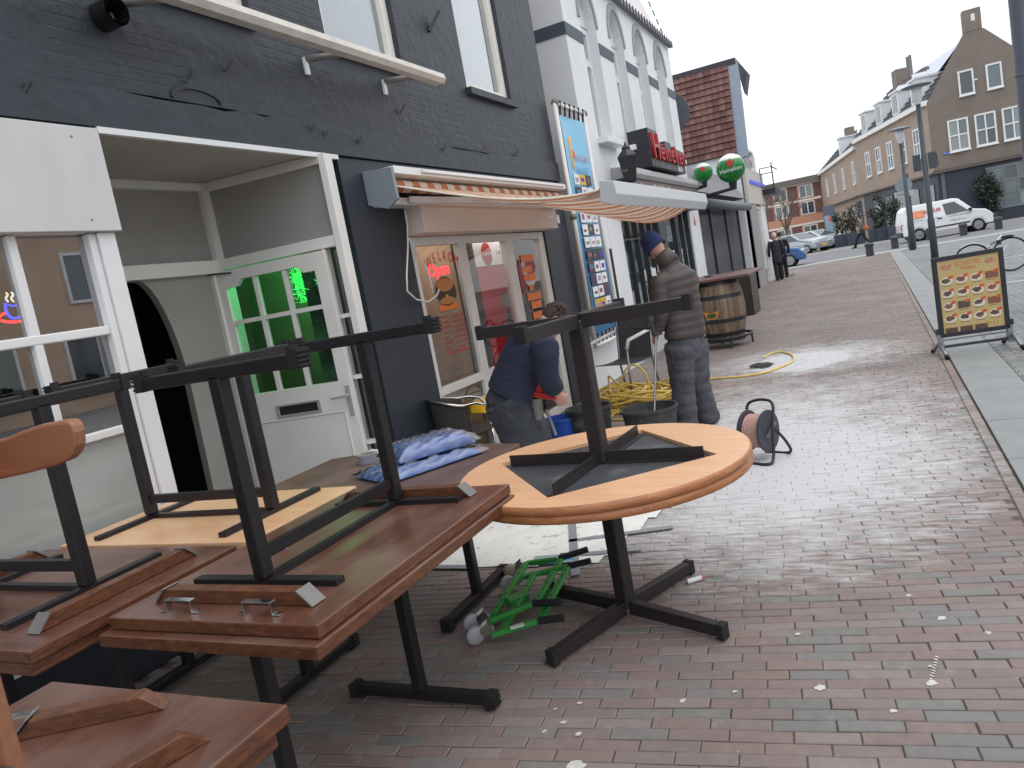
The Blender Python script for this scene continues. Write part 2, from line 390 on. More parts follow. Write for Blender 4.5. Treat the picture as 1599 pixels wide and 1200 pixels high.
# ------------------------------------------------------------------ the ground
def brick_mat(name='paving_clinker', plain=None):
    """red-brown clinkers: each brick carries its own tone; plaster dust, drips and moss lie on them"""
    m = bpy.data.materials.new(name); m.use_nodes = True
    N = m.node_tree.nodes; L = m.node_tree.links; b = N['Principled BSDF']
    at = N.new('ShaderNodeAttribute'); at.attribute_name = 'tone'
    rp = N.new('ShaderNodeValToRGB'); e = rp.color_ramp.elements
    rp.color_ramp.interpolation = 'LINEAR'
    e[0].position = 0.0; e[0].color = rgb((127, 124, 122)); e[1].position = 1.0; e[1].color = rgb((145, 131, 126))
    for p, c in ((0.16, (131, 128, 126)), (0.22, (134, 121, 117)), (0.45, (139, 122, 117)), (0.7, (132, 119, 115)), (0.85, (141, 131, 126))):
        q = e.new(p); q.color = rgb(c)
    L.new(at.outputs['Fac'], rp.inputs[0])
    if plain:
        for q in e: q.color = rgb(plain)
    g = N.new('ShaderNodeNewGeometry')
    n0 = N.new('ShaderNodeTexNoise'); n0.inputs['Scale'].default_value = 22; n0.inputs['Detail'].default_value = 7; L.new(g.outputs['Position'], n0.inputs[0])
    r0 = N.new('ShaderNodeMapRange'); r0.inputs[3].default_value = 0.8; r0.inputs[4].default_value = 1.2; L.new(n0.outputs[0], r0.inputs[0])
    nl = N.new('ShaderNodeTexNoise'); nl.inputs['Scale'].default_value = 0.9; nl.inputs['Detail'].default_value = 5; L.new(g.outputs['Position'], nl.inputs[0])
    rl_ = N.new('ShaderNodeMapRange'); rl_.inputs[1].default_value = 0.3; rl_.inputs[2].default_value = 0.7; rl_.inputs[3].default_value = 0.8; rl_.inputs[4].default_value = 1.1; L.new(nl.outputs[0], rl_.inputs[0])
    ml_ = N.new('ShaderNodeMath'); ml_.operation = 'MULTIPLY'; L.new(r0.outputs[0], ml_.inputs[0]); L.new(rl_.outputs[0], ml_.inputs[1])
    sc = N.new('ShaderNodeVectorMath'); sc.operation = 'SCALE'; L.new(rp.outputs[0], sc.inputs[0]); L.new(ml_.outputs[0], sc.inputs['Scale'])
    def mix(a, fac, col):
        x = N.new('ShaderNodeMix'); x.data_type = 'RGBA'; L.new(fac, x.inputs[0]); L.new(a, x.inputs[6]); x.inputs[7].default_value = col; return x.outputs[2]
    def math2(op, a, c, clamp=False):
        x = N.new('ShaderNodeMath'); x.operation = op; x.use_clamp = clamp
        for i, q in enumerate((a, c)):
            if isinstance(q, (int, float)): x.inputs[i].default_value = q
            else: L.new(q, x.inputs[i])
        return x.outputs[0]
    def blob(cx, cy, rx, ry):
        mp = N.new('ShaderNodeMapping'); mp.vector_type = 'POINT'
        mp.inputs['Location'].default_value = (-cx/rx, -cy/ry, 0); mp.inputs['Scale'].default_value = (1/rx, 1/ry, 0)
        L.new(g.outputs['Position'], mp.inputs[0])
        ln = N.new('ShaderNodeVectorMath'); ln.operation = 'LENGTH'; L.new(mp.outputs[0], ln.inputs[0])
        return math2('SUBTRACT', 1.0, ln.outputs['Value'], True)
    # spilled plaster dust round the work area
    a = math2('MAXIMUM', blob(-1.0, 6.6, 1.9, 3.0), blob(-0.9, 10.3, 1.5, 1.5))
    a = math2('MAXIMUM', a, math2('MULTIPLY', blob(-0.8, 5.7, 1.6, 2.5), 1.5))
    a = math2('MAXIMUM', a, math2('MULTIPLY', blob(-0.98, 10.2, 0.75, 0.9), 3.2))
    n1 = N.new('ShaderNodeTexNoise'); n1.inputs['Scale'].default_value = 2.6; n1.inputs['Detail'].default_value = 10; n1.inputs['Roughness'].default_value = 0.7
    L.new(g.outputs['Position'], n1.inputs[0])
    n1b = N.new('ShaderNodeTexNoise'); n1b.inputs['Scale'].default_value = 17; n1b.inputs['Detail'].default_value = 7; n1b.inputs['Roughness'].default_value = 0.7
    mpb = N.new('ShaderNodeMapping'); mpb.inputs['Scale'].default_value = (0.35, 1.5, 1); L.new(g.outputs['Position'], mpb.inputs[0]); L.new(mpb.outputs[0], n1b.inputs[0])
    s = math2('ADD', math2('MULTIPLY', a, 1.25), math2('MULTIPLY', math2('SUBTRACT', n1.outputs[0], 0.5), 1.6))
    s = math2('ADD', s, math2('MULTIPLY', math2('SUBTRACT', n1b.outputs[0], 0.5), 2.6))
    rr = N.new('ShaderNodeMapRange'); rr.inputs[1].default_value = 0.08; rr.inputs[2].default_value = 1.1; rr.inputs[4].default_value = 0.92; L.new(s, rr.inputs[0])
    dust = math2('MULTIPLY', rr.outputs[0], math2('MULTIPLY', a, 6.0, True), True)
    cur = mix(sc.outputs[0], dust, rgb((208, 208, 210)))
    # small white drips everywhere
    vo = N.new('ShaderNodeTexVoronoi'); vo.inputs['Scale'].default_value = 9.0; L.new(g.outputs['Position'], vo.inputs[0])
    wn_ = N.new('ShaderNodeTexWhiteNoise'); L.new(vo.outputs['Color'], wn_.inputs[0])
    rad = N.new('ShaderNodeMapRange'); rad.inputs[1].default_value = 0.86; rad.inputs[2].default_value = 1.0; rad.inputs[3].default_value = 0.0; rad.inputs[4].default_value = 0.13
    L.new(wn_.outputs['Value'], rad.inputs[0])
    drip = math2('MULTIPLY', math2('SUBTRACT', rad.outputs[0], math2('ADD', vo.outputs['Distance'], math2('MULTIPLY', n0.outputs[0], 0.05))), 60, True)
    cur = mix(cur, math2('MULTIPLY', drip, 0.55), rgb((205, 202, 198)))
    # scuffed chalky patches
    n3 = N.new('ShaderNodeTexNoise'); n3.inputs['Scale'].default_value = 5.5; n3.inputs['Detail'].default_value = 10; n3.inputs['Roughness'].default_value = 0.75; L.new(g.outputs['Position'], n3.inputs[0])
    r3 = N.new('ShaderNodeMapRange'); r3.inputs[1].default_value = 0.60; r3.inputs[2].default_value = 0.78; r3.inputs[4].default_value = 0.5; L.new(n3.outputs[0], r3.inputs[0])
    cur = mix(cur, r3.outputs[0], rgb((176, 170, 166)))
    L.new(cur, b.inputs['Base Color'])
    b.inputs['Roughness'].default_value = 0.72
    bp = N.new('ShaderNodeBump'); bp.inputs['Strength'].default_value = 0.35; bp.inputs['Distance'].default_value = 0.004
    L.new(n0.outputs[0], bp.inputs['Height']); L.new(bp.outputs[0], b.inputs['Normal'])
    return m
M_brick = brick_mat(); M_sandj = brick_mat('dusty_joint_sand', (90, 82, 70))
M_sand = mat('joint_sand', (92, 84, 76), 0.95, vary=0.3, vscale=14, col2=(66, 70, 40), mixscale=3, thresh=(0.5, 0.7))
M_slab = mat('concrete_slab', (146, 149, 149), 0.8, vary=0.12, vscale=3, bump=0.15, bscale=120)
M_asph = mat('asphalt', (120, 121, 125), 0.85, vary=0.12, vscale=1.2, bump=0.2, bscale=90)

# one sheet to the horizon
g = struct(MB().box(-400, 400, -120, 700, -0.5, -0.09).build('ground', mat('earth', (120, 116, 112), 0.9, vary=0.1, vscale=0.3)))
pav = struct(MB().box(-9.0, 0.585, -6, 37.6, -0.085, -0.0065).build('brick_pavement', M_sandj))
BL, BH, JT, ANG = 0.203, 0.0635, 0.0032, R(7.0)
uu = Vector((math.cos(ANG), math.sin(ANG), 0)); vv = Vector((-math.sin(ANG), math.cos(ANG), 0))
def brick_geo(mb, c, tilt, dz, u=uu, v=vv, bl=BL, bh=BH):
    a, h = bl/2-JT/2, bh/2-JT/2; ch = 0.0035
    def P(i, j, z): return c + u*i + v*j + Vector((0, 0, z + dz + tilt[0]*i + tilt[1]*j))
    mb._add([P(-a,-h,-0.02), P(a,-h,-0.02), P(a,h,-0.02), P(-a,h,-0.02),
             P(-a,-h,-ch), P(a,-h,-ch), P(a,h,-ch), P(-a,h,-ch),
             P(-a+ch,-h+ch,0), P(a-ch,-h+ch,0), P(a-ch,h-ch,0), P(-a+ch,h-ch,0)],
            [(0,1,5,4),(1,2,6,5),(2,3,7,6),(3,0,4,7),(4,5,9,8),(5,6,10,9),(6,7,11,10),(7,4,8,11),(8,9,10,11)])
def set_tone(me, tones):
    at = me.attributes.new('tone', 'FLOAT', 'FACE'); at.data.foreach_set('value', tones)
def proj(p):
    d = p-CC; z = d.dot(CF)
    return (799.5+FPX*d.dot(CR)/z, 600-FPX*d.dot(CU)/z, z) if z > 0.1 else (-9, -9, z)
cells = []
rnd = random.Random(3)
for j in range(-10, 640):
    off = (0.5 if j % 2 else 0.0)*BL + rnd.uniform(-0.03, 0.03)
    for i in range(-34, 40):
        c = uu*(i*BL+off) + vv*(j*BH)
        c += Vector((rnd.uniform(-0.0015, 0.0015), rnd.uniform(-0.0015, 0.0015), 0))
        if c.x-BL/2 > 0.47 or c.x < -3.55 or c.y < 0.2 or c.y > 37.5: continue
        bl = BL
        if c.x+BL/2 > 0.512:
            bl = BL-(c.x+BL/2-0.512); c = c-uu*((BL-bl)/2)
            if bl < 0.03: continue
        px, py, z = proj(c)
        if not (-260 < px < 1800 and 0 < py < 1500): continue
        grey = rnd.random() < 0.2
        t = rnd.uniform(0.0, 0.17) if grey else rnd.uniform(0.22, 1.0)
        cells.append((c, t, (rnd.gauss(0, 0.007), rnd.gauss(0, 0.014)), max(-0.0025, min(0.003, rnd.gauss(0, 0.0018))), px, py, z) + ((0, bl) if bl != BL else ()))
# border course beside the slabs, bricks end to end
for k in range(185):
    c = Vector((0.548, 0.3+k*BL, 0))
    px, py, z = proj(c); cells.append((c, rnd.uniform(0.05, 1), (0, 0), rnd.gauss(0, 0.001), px, py, z, 1))
def key(q):
    ok = len(q) != 9 and 560 < q[4] < 1610 and 830 < q[5] < 1210 and not (q[4] < 820 and q[5] < 1100)
    return (0 if ok else 1, q[6])
cells.sort(key=key)
near, rest = cells[:300], cells[300:]
NV = 14; variants = []
for k in range(NV):
    mb = MB(); brick_geo(mb, Vector((0, 0, 0)), (0, 0), 0)
    me = bpy.data.meshes.new('brick'); me.from_pydata(mb.v, [], mb.f); me.materials.append(M_brick)
    set_tone(me, [(k+0.5)/NV]*len(me.polygons)); variants.append(me)
for q in near:
    o = bpy.data.objects.new('brick', variants[min(NV-1, int(q[1]*NV))]); COL.objects.link(o); o.parent = pav
    o.location = q[0]+Vector((0, 0, q[3])); o.rotation_euler = (q[2][1], -q[2][0], 0 if len(q) < 8 else PI/2-ANG)
mb = MB(); tones = []
for q in rest:
    if len(q) == 9: brick_geo(mb, q[0], q[2], q[3], bl=q[8])
    elif len(q) > 7: brick_geo(mb, q[0], q[2], q[3], Vector((0,1,0)), Vector((-1,0,0)))
    else: brick_geo(mb, q[0], q[2], q[3])
    tones += [q[1]]*9
o = mb.build('bricks', M_brick, pav); set_tone(o.data, tones); o['kind'] = 'stuff'
# big paint blobs dropped on the bricks
mb = MB()
for (px, py, r) in ((1281,1074,.024),(1455,1066,.02),(1452,1040,.008),(1395,1110,.013),(1419,930,.012),(1543,988,.012),(1066,1094,.012),(1147,1080,.01),(900,1195,.03),(880,1128,.014),(903,1146,.012),(850,1142,.012),(905,1098,.012),(867,1107,.008),(1586,1060,.01),(1470,965,.016),(1245,990,.012)):
    c = at_z(px, py, 0.0032); mb.disc(c, (r, r*0.8), 11, jit=0.3)
for k in range(9):
    c = at_z(1463-k*1.1, 1026+k*4.2, 0.0034); mb.disc(c, (0.004, 0.008), 6, jit=0.3)
mb.build('paint_spots', mat('dry_white_paint', (208, 205, 199), 0.7, vary=0.12, vscale=60), pav)['kind'] = 'stuff'

# slab strip
sl = struct(MB().box(0.586, 1.03, -2, 37.6, -0.08, -0.02).build('slab_path', M_sand))
sb = [MB().box(-0.213, 0.213, -0.496, 0.496, -0.018, 0.004).build('concrete_slab', M_slab, sl, bevel=0.006)]
for k in range(-1, 37):
    o = sb[0] if k == -1 else sb[0].copy()
    if k != -1: COL.objects.link(o)
    o.location = (0.808, 0.87+k*1.0+0.0, rnd.uniform(-0.001, 0.001)); o.rotation_euler = (0, 0, rnd.uniform(-0.002, 0.002))
# grey pavers of the parking area to the right
def paver_mat():
    m = mat('grey_pavers', (140, 142, 142), 0.8, vary=0.12, vscale=1.5)
    N = m.node_tree.nodes; L = m.node_tree.links; b = N['Principled BSDF']
    tc = N.new('ShaderNodeTexCoord'); br = N.new('ShaderNodeTexBrick'); br.inputs['Scale'].default_value = 1
    br.inputs['Brick Width'].default_value = 0.21; br.inputs['Row Height'].default_value = 0.105; br.inputs['Mortar Size'].default_value = 0.006
    br.inputs['Color1'].default_value = rgb((146, 148, 147)); br.inputs['Color2'].default_value = rgb((124, 127, 128)); br.inputs['Mortar'].default_value = rgb((78, 78, 74))
    L.new(tc.outputs['Object'], br.inputs[0])
    nz = N.new('ShaderNodeTexNoise'); nz.inputs['Scale'].default_value = 1.1; nz.inputs['Detail'].default_value = 8; L.new(tc.outputs['Object'], nz.inputs[0])
    mr = N.new('ShaderNodeMapRange'); mr.inputs[3].default_value = 0.7; mr.inputs[4].default_value = 1.3; L.new(nz.outputs[0], mr.inputs[0])
    sc = N.new('ShaderNodeVectorMath'); sc.operation = 'SCALE'; L.new(br.outputs[0], sc.inputs[0]); L.new(mr.outputs[0], sc.inputs['Scale']); L.new(sc.outputs[0], b.inputs['Base Color'])
    return m
struct(MB().box(1.031, 30, -20, 37.6, -0.08, -0.004).build('parking_area', paver_mat()))
mk = MB()
for y in (10.6, 16.5, 23.0): mk.box(1.5, 6.5, y, y+0.1, -0.003, 0.0015)
struct(mk.build('parking_lines', mat('road_marking', (205, 206, 204), 0.7, vary=0.15, vscale=8)))
# side street across the end of the shopping street
struct(MB().box(-60, 60, 37.6, 38.9, -0.08, 0.004).build('kerb_strip', mat('light_kerb', (170, 170, 168), 0.8, vary=0.08)))
struct(MB().box(-60, 60, 38.9, 52, -0.08, -0.01).build('side_road', M_asph))
struct(MB().box(-60, 60, 52, 120, -0.08, 0.0).build('far_pavement', mat('far_paving', (146, 143, 140), 0.85, vary=0.1, vscale=0.8)))
# ------------------------------------------------------------------ dark corner building with snack bar
FX = -3.5
D = thing('dark_building', 'dark grey painted brick building with white shopfront and snack bar window', 'building', (FX, 4.5, 0), world=True)
w = MB()
W2 = ((2.95, 4.26), (5.05, 6.11), (7.31, 8.41)); ZB, ZT = 3.62, 5.7
w.box(-3.85, FX, -6, 9.5, 2.985, ZB)
y = -6
for a, b_ in W2: w.box(-3.85, FX, y, a, ZB, ZT); y = b_
w.box(-3.85, FX, y, 9.5, ZB, ZT); w.box(-3.85, FX, -6, 9.5, ZT, 8)
w.box(-3.85, FX, 4.88, 5.66, 0, 2.76); w.box(-3.85, FX, 8.70, 9.5, 0, 2.76); w.box(-3.85, FX, 5.66, 8.70, 2.5, 2.76)
w.box(-3.85, FX, -6, 0.6, 0, 2.76)
w.box(-12, -3.85, 9.2, 9.5, 0, 8)
w.build('wall', M_wall, D)
# thick plaster band over the shopfront, its ragged top edge
rb = random.Random(5)
b = MB(); n = 90; ed = [2.985+rb.uniform(-0.012, 0.012)+0.02*math.sin(i*0.31) for i in range(n+1)]
ys = [-6+15.5*i/n for i in range(n+1)]
for i in range(n):
    x1 = FX+0.022; y0, y1 = ys[i], ys[i+1]
    b._add([(x1,y0,2.77),(x1,y1,2.77),(x1,y1,ed[i+1]),(x1,y0,ed[i]),(-3.85,y0,2.77),(-3.85,y1,2.77),(FX-0.01,y1,ed[i+1]+0.012),(FX-0.01,y0,ed[i]+0.012)],
           [(0,1,2,3),(3,2,6,7),(0,4,5,1)])
b.build('plaster_band', M_wall, D)
# old hooks and stubs painted over
for yy, zz in ((2.52,2.88),(3.9,3.22),(4.6,2.9),(4.75,2.88),(5.15,2.86),(6.5,2.9),(5.9,3.2),(7.3,2.95),(8.2,3.0),(3.55,3.1)):
    MB().bar((FX+0.01, yy, zz), (FX+0.05, yy+0.03, zz+0.06), 0.015, 0.015).build('old_hook', M_wall, D)
MB().bar((FX, 6.72, 4.05), (FX+0.10, 6.80, 4.22), 0.05, 0.03).build('wall_bracket', M_wall, D)
# relieving arch mark
b = MB()
for i in range(13):
    a = PI*(1-i/12); p = Vector((FX+0.004, 3.62+0.19*math.cos(a), 3.0+0.075*math.sin(a)))
    if i: b.bar(q, p, 0.02, 0.012, (1, 0, 0))
    q = p
b.build('arch_mark', M_wall, D)
# upper windows
for a, b_ in W2:
    win = window(D, MXF(FX-0.05, a, ZB), b_-a, ZT-ZB, 0.085, mat('cream_frame', (236, 233, 226), 0.4), glass('upper_glass', (0.95, 0.97, 0.98), 1.6), 1, 1, depth=0.1)
    c = MB(); 
    c.grid(lambda u, v: Vector((FX-0.15+0.012*math.sin(u*46), a+0.06+(b_-a-0.12)*u, ZB+0.05+(ZT-ZB-0.1)*v)), 60, 1)
    o = c.build('curtain', M_curtain, None, smooth=True); o.parent = win
    MB().box(FX-0.06, FX+0.06, a-0.03, b_+0.03, ZB-0.07, ZB-0.003).build('window_sill', M_wall, D)
MB().box(-6, -4.1, -6, 9.2, 3.1, 8).build('rooms', mat('pale_room', (190, 196, 200), 0.9), D)
# --- left shop window (frame, panes) and fascia panel
MB().box(FX, FX+0.035, -2.0, 2.86, 2.235, 2.755).build('fascia_panel', mat('fascia_worn', (206, 208, 208), 0.5, vary=0.05, vscale=2.5, stretch=(1, 2.0, 0.8), col2=(196, 197, 195), mixscale=1.2, thresh=(0.4, 0.9)), D, bevel=0.004)
for yy in (0.9, 1.5, 2.1, 2.7):
    for zz in (2.29, 2.7): MB().cyl((FX+0.034, yy, zz), (FX+0.0375, yy, zz), 0.006, n=8).build('screw', M_zinc, D)
MB().box(-3.8, FX-0.01, -2, 2.84, 2.235, 2.755).build('fascia_core', M_offwhite, D)
b = MB()
b.box(-3.62, FX+0.005, 2.735, 2.835, 0.0, 2.233); b.box(-3.6, FX-0.01, 2.69, 2.733, 0.0, 2.232)
b.build('shop_window_post', M_white, D, bevel=0.005)
for z0, z1 in ((1.215, 1.255), (1.72, 1.765)): MB().box(-3.58, FX-0.02, -2, 2.69, z0, z1).build('shop_window_rail', M_white, D, bevel=0.006)
MB().box(-3.6, FX-0.01, -2, 2.69, 0.32, 0.42).build('shop_window_rail', M_white, D)
for yy in (2.31, 1.55, 0.8): MB().box(-3.578, FX-0.023, yy-0.022, yy+0.022, 1.258, 2.232).build('glazing_bar', M_white, D, bevel=0.006)
ys = [-2, 0.8, 1.55, 2.31, 2.69]
for i in range(4):
    for z0, z1 in ((1.25, 1.73), (1.75, 2.235)):
        MB().quad((-3.555, ys[i], z0), (-3.555, ys[i+1], z0), (-3.555, ys[i+1], z1), (-3.555, ys[i], z1)).build('pane', glass('left_shop_glass', (0.8, 0.83, 0.82), 4.0), D)
MB().quad((-3.556, -2, 0.42), (-3.556, 2.69, 0.42), (-3.556, 2.69, 1.22), (-3.556, -2, 1.22)).build('frosted_pane', M_frost, D)
MB().box(-3.75, FX-0.02, -2, 2.69, 0, 0.32).build('plinth', M_wall, D)
# shop room behind it
b = MB(); b.box(-7, -6.9, -3, 2.69, 0, 2.9); b.box(-7, -3.86, -3, -2.9, 0, 2.9); b.box(-7, -3.86, -3, 2.69, 2.78, 2.9); b.box(-7, -3.62, 2.69, 2.73, 0, 2.74)
b.build('shop_room', mat('shop_room_wall', (110, 104, 98), 0.9, vary=0.2, vscale=1.2), D)
MB().box(-7, -3.6, -3, 2.69, -0.05, 0.01).build('shop_floor', M_dark, D)
# --- porch: soffit, back wall with arched opening, side wall with door
P1 = Vector((-4.47, 4.45, 0)); P2 = Vector((-3.60, 4.605, 0)); SU = (P2-P1).normalized(); SL = 1.03
b = MB(); b.prism([(FX, 2.84, 2.757), (FX, 4.87, 2.757), (-3.6, 4.87, 2.757), (-4.5, 4.7, 2.757), (-4.5, 2.84, 2.757)], (0, 0, 0.1))
b.build('porch_soffit', mat('soffit_paint', (178, 172, 164), 0.6, vary=0.08, vscale=2), D)
MB().box(FX, FX+0.03, 2.865, 4.86, 2.735, 2.768).build('soffit_edge', M_white, D)
b = MB(); b.box(-4.55, -4.44, 2.84, 4.46, 2.08, 2.18); b.box(-4.55, -4.44, 2.84, 4.46, 2.70, 2.756)
b.build('porch_transom', M_offwhite, D, bevel=0.004)
MB().box(-4.56, -4.49, 2.84, 4.44, 2.18, 2.70).build('porch_panel', M_greypaint, D)
# arch opening in the back wall
poly = [(-4.49, 4.44, 0), (-4.49, 4.44, 2.08), (-4.49, 3.72, 2.08)]
for i in range(9):
    a = PI/2*i/8; poly.append((-4.49, 3.72+0.24*math.sin(a), 1.3+0.78*math.cos(a)))
poly.append((-4.49, 3.93, 0))
MB().prism(poly, (-0.06, 0, 0)).build('arch_wall', M_greypaint, D)
b = MB(); b.box(-4.53, -4.45, 4.36, 4.44, 0, 2.08)
b.build('porch_post', M_offwhite, D, bevel=0.004)
b = MB(); b.box(-7.0, -6.9, 2.73, 4.5, 0, 2.8); b.box(-6.9, -4.56, 4.5, 4.56, 0, 2.8); b.box(-6.9, -4.56, 2.73, 4.5, 2.3, 2.36)
b.build('hall_walls', M_dark, D)
MB().box(-5.6, -5.5, 2.8, 4.5, 1.80, 2.3).build('hall_beam', wood('hall_wood', (120, 78, 50), (96, 60, 40)), D)
MB().box(-5.7, -5.62, 2.75, 4.5, 0, 1.9).build('hall_door', mat('hall_door', (66, 72, 80), 0.5), D)
MB().box(-4.45, -3.60, 2.84, 2.90, 0, 2.756).build('porch_side', M_greypaint, D)
MB().box(-7, FX, 2.84, 4.88, -0.02, 0.03).build('porch_floor', mat('porch_tiles', (92, 90, 88), 0.7), D)
# side wall frame and door, local u from back corner to street, facing the camera
DM = MDF((P1.x, P1.y, 0), SU)
b = MB(DM); b.box(-0.06, 0.05, 0, 2.755, -0.09, 0.02); b.box(SL-0.02, SL+0.035, 0, 2.755, -0.1, 0.02); b.box(0.05, SL-0.02, 2.10, 2.18, -0.09, 0.012); b.box(0.05, SL-0.02, 2.69, 2.755, -0.09, 0.01); b.box(0.885, 0.905, 0, 2.10, -0.09, 0.008)
b.build('door_frame', M_offwhite, D, bevel=0.004)
MB(DM).box(0.05, SL-0.02, 2.18, 2.69, -0.07, -0.03).build('transom_panel', M_greypaint, D)
# ribs on the corner post
b = MB(DM); 
for u in (0.0, 0.025): b.box(u-0.004, u+0.004, 0, 2.75, 0.02, 0.028)
b.build('post_moulding', M_offwhite, D)
# door leaf as stiles and rails with nine panes
DL = DM @ Matrix.Translation((0, 0, 0.075)); b = MB(DL); z0, z1 = 1.13, 2.0; u0, u1 = -0.10, 0.925; g0, g1 = 0.07, 0.83
b.box(u0, g0, 0.03, 2.085, -0.055, -0.008); b.box(g1, u1, 0.03, 2.085, -0.055, -0.008); b.box(g0, g1, 0.03, z0, -0.055, -0.008)
us = [g0+(g1-g0)*i/16 for i in range(17)]
top = [1.955+0.05*min(1, max(0, min((i-2)/1.0, (14-i)/1.0))) if 2 <= i <= 14 else 1.955 for i in range(17)]
poly = [(g1, 2.085, -0.055)]+[(u, t, -0.055) for u, t in zip(us[::-1], top[::-1])]+[(g0, 2.085, -0.055)]
b.prism(poly, (0, 0, 0.047))
door = b.build('door', M_offwhite, D)
for k in (1, 2):
    u = g0+(g1-g0)*k/3; MB(DL).box(u-0.016, u+0.016, z0, 2.0, -0.05, -0.012).build('glazing_bar', M_offwhite, None).parent = door
    v = z0+(1.97-z0)*k/3; MB(DL).box(g0, g1, v-0.016, v+0.016, -0.048, -0.014).build('glazing_bar', M_offwhite, None).parent = door
for i in range(3):
    for j in range(3):
        a, c = g0+(g1-g0)*i/3, g0+(g1-g0)*(i+1)/3; e, f = z0+(2.01-z0)*j/3, z0+(2.01-z0)*(j+1)/3
        MB(DL).quad((a, e, -0.032), (c, e, -0.032), (c, f, -0.032), (a, f, -0.032)).build('pane', glass('green_door_glass', (0.85, 0.95, 0.88), 0.35), None).parent = door
b = MB(DL); b.box(0.07, 0.84, 0.16, 0.172, -0.008, 0.0); b.box(0.07, 0.84, 0.898, 0.91, -0.008, 0.0); b.box(0.07, 0.082, 0.172, 0.898, -0.008, 0.0); b.box(0.828, 0.84, 0.172, 0.898, -0.008, 0.0)
b.build('panel_moulding', M_offwhite, None, bevel=0.003).parent = door
b = MB(DL); b.box(0.27, 0.65, 0.925, 0.94, -0.008, 0.006); b.box(0.27, 0.65, 1.005, 1.02, -0.008, 0.006); b.box(0.27, 0.295, 0.94, 1.005, -0.008, 0.006); b.box(0.625, 0.65, 0.94, 1.005, -0.008, 0.006)
b.build('letterbox', mat('satin_steel', (178, 176, 172), 0.4, 0.2), None, bevel=0.002).parent = door
MB(DL).box(0.295, 0.625, 0.94, 1.005, -0.0075, -0.004).build('letter_flap', M_dark, None).parent = door
b = MB(DL); b.box(0.875, 0.91, 0.86, 1.09, -0.008, 0.002); b.cyl((0.892, 1.02, 0), (0.892, 1.02, 0.05), 0.01); b.cyl((0.9, 1.02, 0.05), (0.77, 1.015, 0.05), 0.009)
b.build('door_handle', mat('satin_steel', (178, 176, 172), 0.4, 0.2), None).parent = door
b = MB(DL); b.bar((-0.3, 2.10, 0.02), (0.16, 2.06, 0.02), 0.012, 0.015); b.build('door_closer', M_dkbrown, None).parent = door
# sidelight with panes
for v in (0.62, 1.12, 1.58): MB(DM).box(0.905, SL-0.02, v, v+0.03, -0.07, 0.0).build('sidelight_bar', M_offwhite, D)
MB(DM).quad((0.905, 0.05, -0.04), (SL-0.02, 0.05, -0.04), (SL-0.02, 2.1, -0.04), (0.905, 2.1, -0.04)).build('sidelight_pane', M_gshop, D)
# green-lit room behind the door; green light also put into wall and shelf colour
b = MB(); b.box(-6.0, -3.86, 6.2, 6.3, 0, 2.7); b.box(-6.0, -5.9, 4.7, 6.2, 0, 2.7); b.box(-6, -3.86, 4.7, 6.2, 2.45, 2.5); b.box(-3.95, -3.87, 4.75, 6.2, 0, 2.7)
b.box(-6, -3.9, 4.75, 6.2, -0.02, 0.02)
b.build('green_room', mat('room_dark_green', (70, 110, 84), 0.8, vary=0.3, vscale=5, col2=(30, 52, 40), mixscale=4, thresh=(0.4, 0.6)), D)
b = MB()
for z in (0.95, 1.28, 1.62): b.box(-5.78, -3.95, 6.08, 6.2, z, z+0.05); b.box(-5.9, -5.78, 4.75, 6.2, z, z+0.05)
b.build('green_shelf', mat('green_shelf', (90, 190, 120), 0.5), D)
lamp = bpy.data.lights.new('green_lamp', 'POINT'); lamp.energy = 24; lamp.color = (0.15, 1.0, 0.35); lamp.shadow_soft_size = 0.15
lo = bpy.data.objects.new('green_lamp', lamp); COL.objects.link(lo); lo.location = (-4.25, 5.25, 2.3); child(lo, D)
tq = tag(MB().build('tinsel_garland', emitm('green_tinsel_glow', (70, 235, 110), 0.9)), 'bright green tinsel bunch with added glow behind the door glass', 'decoration')  # strands given their own glow in place of green lamp light
bm = bmesh.new(); rt = random.Random(9)
mb = MB()
for k in range(260):
    c = Vector((-3.98, 4.85, 1.90)) + Vector((rt.gauss(0, 0.08), rt.gauss(0, 0.05), rt.gauss(0, 0.06)))
    dv = Vector((rt.gauss(0, 1), rt.gauss(0, 1), rt.gauss(0, 1))).normalized()*0.045; sd = dv.orthogonal().normalized()*0.003
    mb.quad(c-dv-sd, c+dv-sd, c+dv+sd, c-dv+sd)
tq.data.clear_geometry(); tq.data.from_pydata(mb.v, [], mb.f); tq.data.update(); bm.free()
# --- snack bar front
XS = FX-0.02
b = MB()
for a, c in ((5.672, 5.75), (6.55, 6.69), (7.59, 7.78), (8.53, 8.69)): b.box(XS-0.07, XS, a, c, 0.0, 2.145)
b.box(XS-0.069, XS-0.003, 5.75, 8.53, 2.07, 2.145); b.box(XS-0.068, XS-0.002, 5.75, 8.53, 0.745, 0.82); b.box(XS-0.068, XS-0.002, 5.75, 8.53, 0, 0.09)
b.build('snack_window_frame', M_offwhite, D, bevel=0.004)
for a, c in ((5.75, 6.55), (6.69, 7.59), (7.78, 8.53)):
    MB().quad((XS-0.035, a, 0.82), (XS-0.035, c, 0.82), (XS-0.035, c, 2.07), (XS-0.035, a, 2.07)).build('pane', glass('snack_glass', (0.9, 0.92, 0.9), 0.55), D)
    MB().quad((XS-0.035, a, 0.09), (XS-0.035, c, 0.09), (XS-0.035, c, 0.745), (XS-0.035, a, 0.745)).build('lower_pane', M_glassd, D)
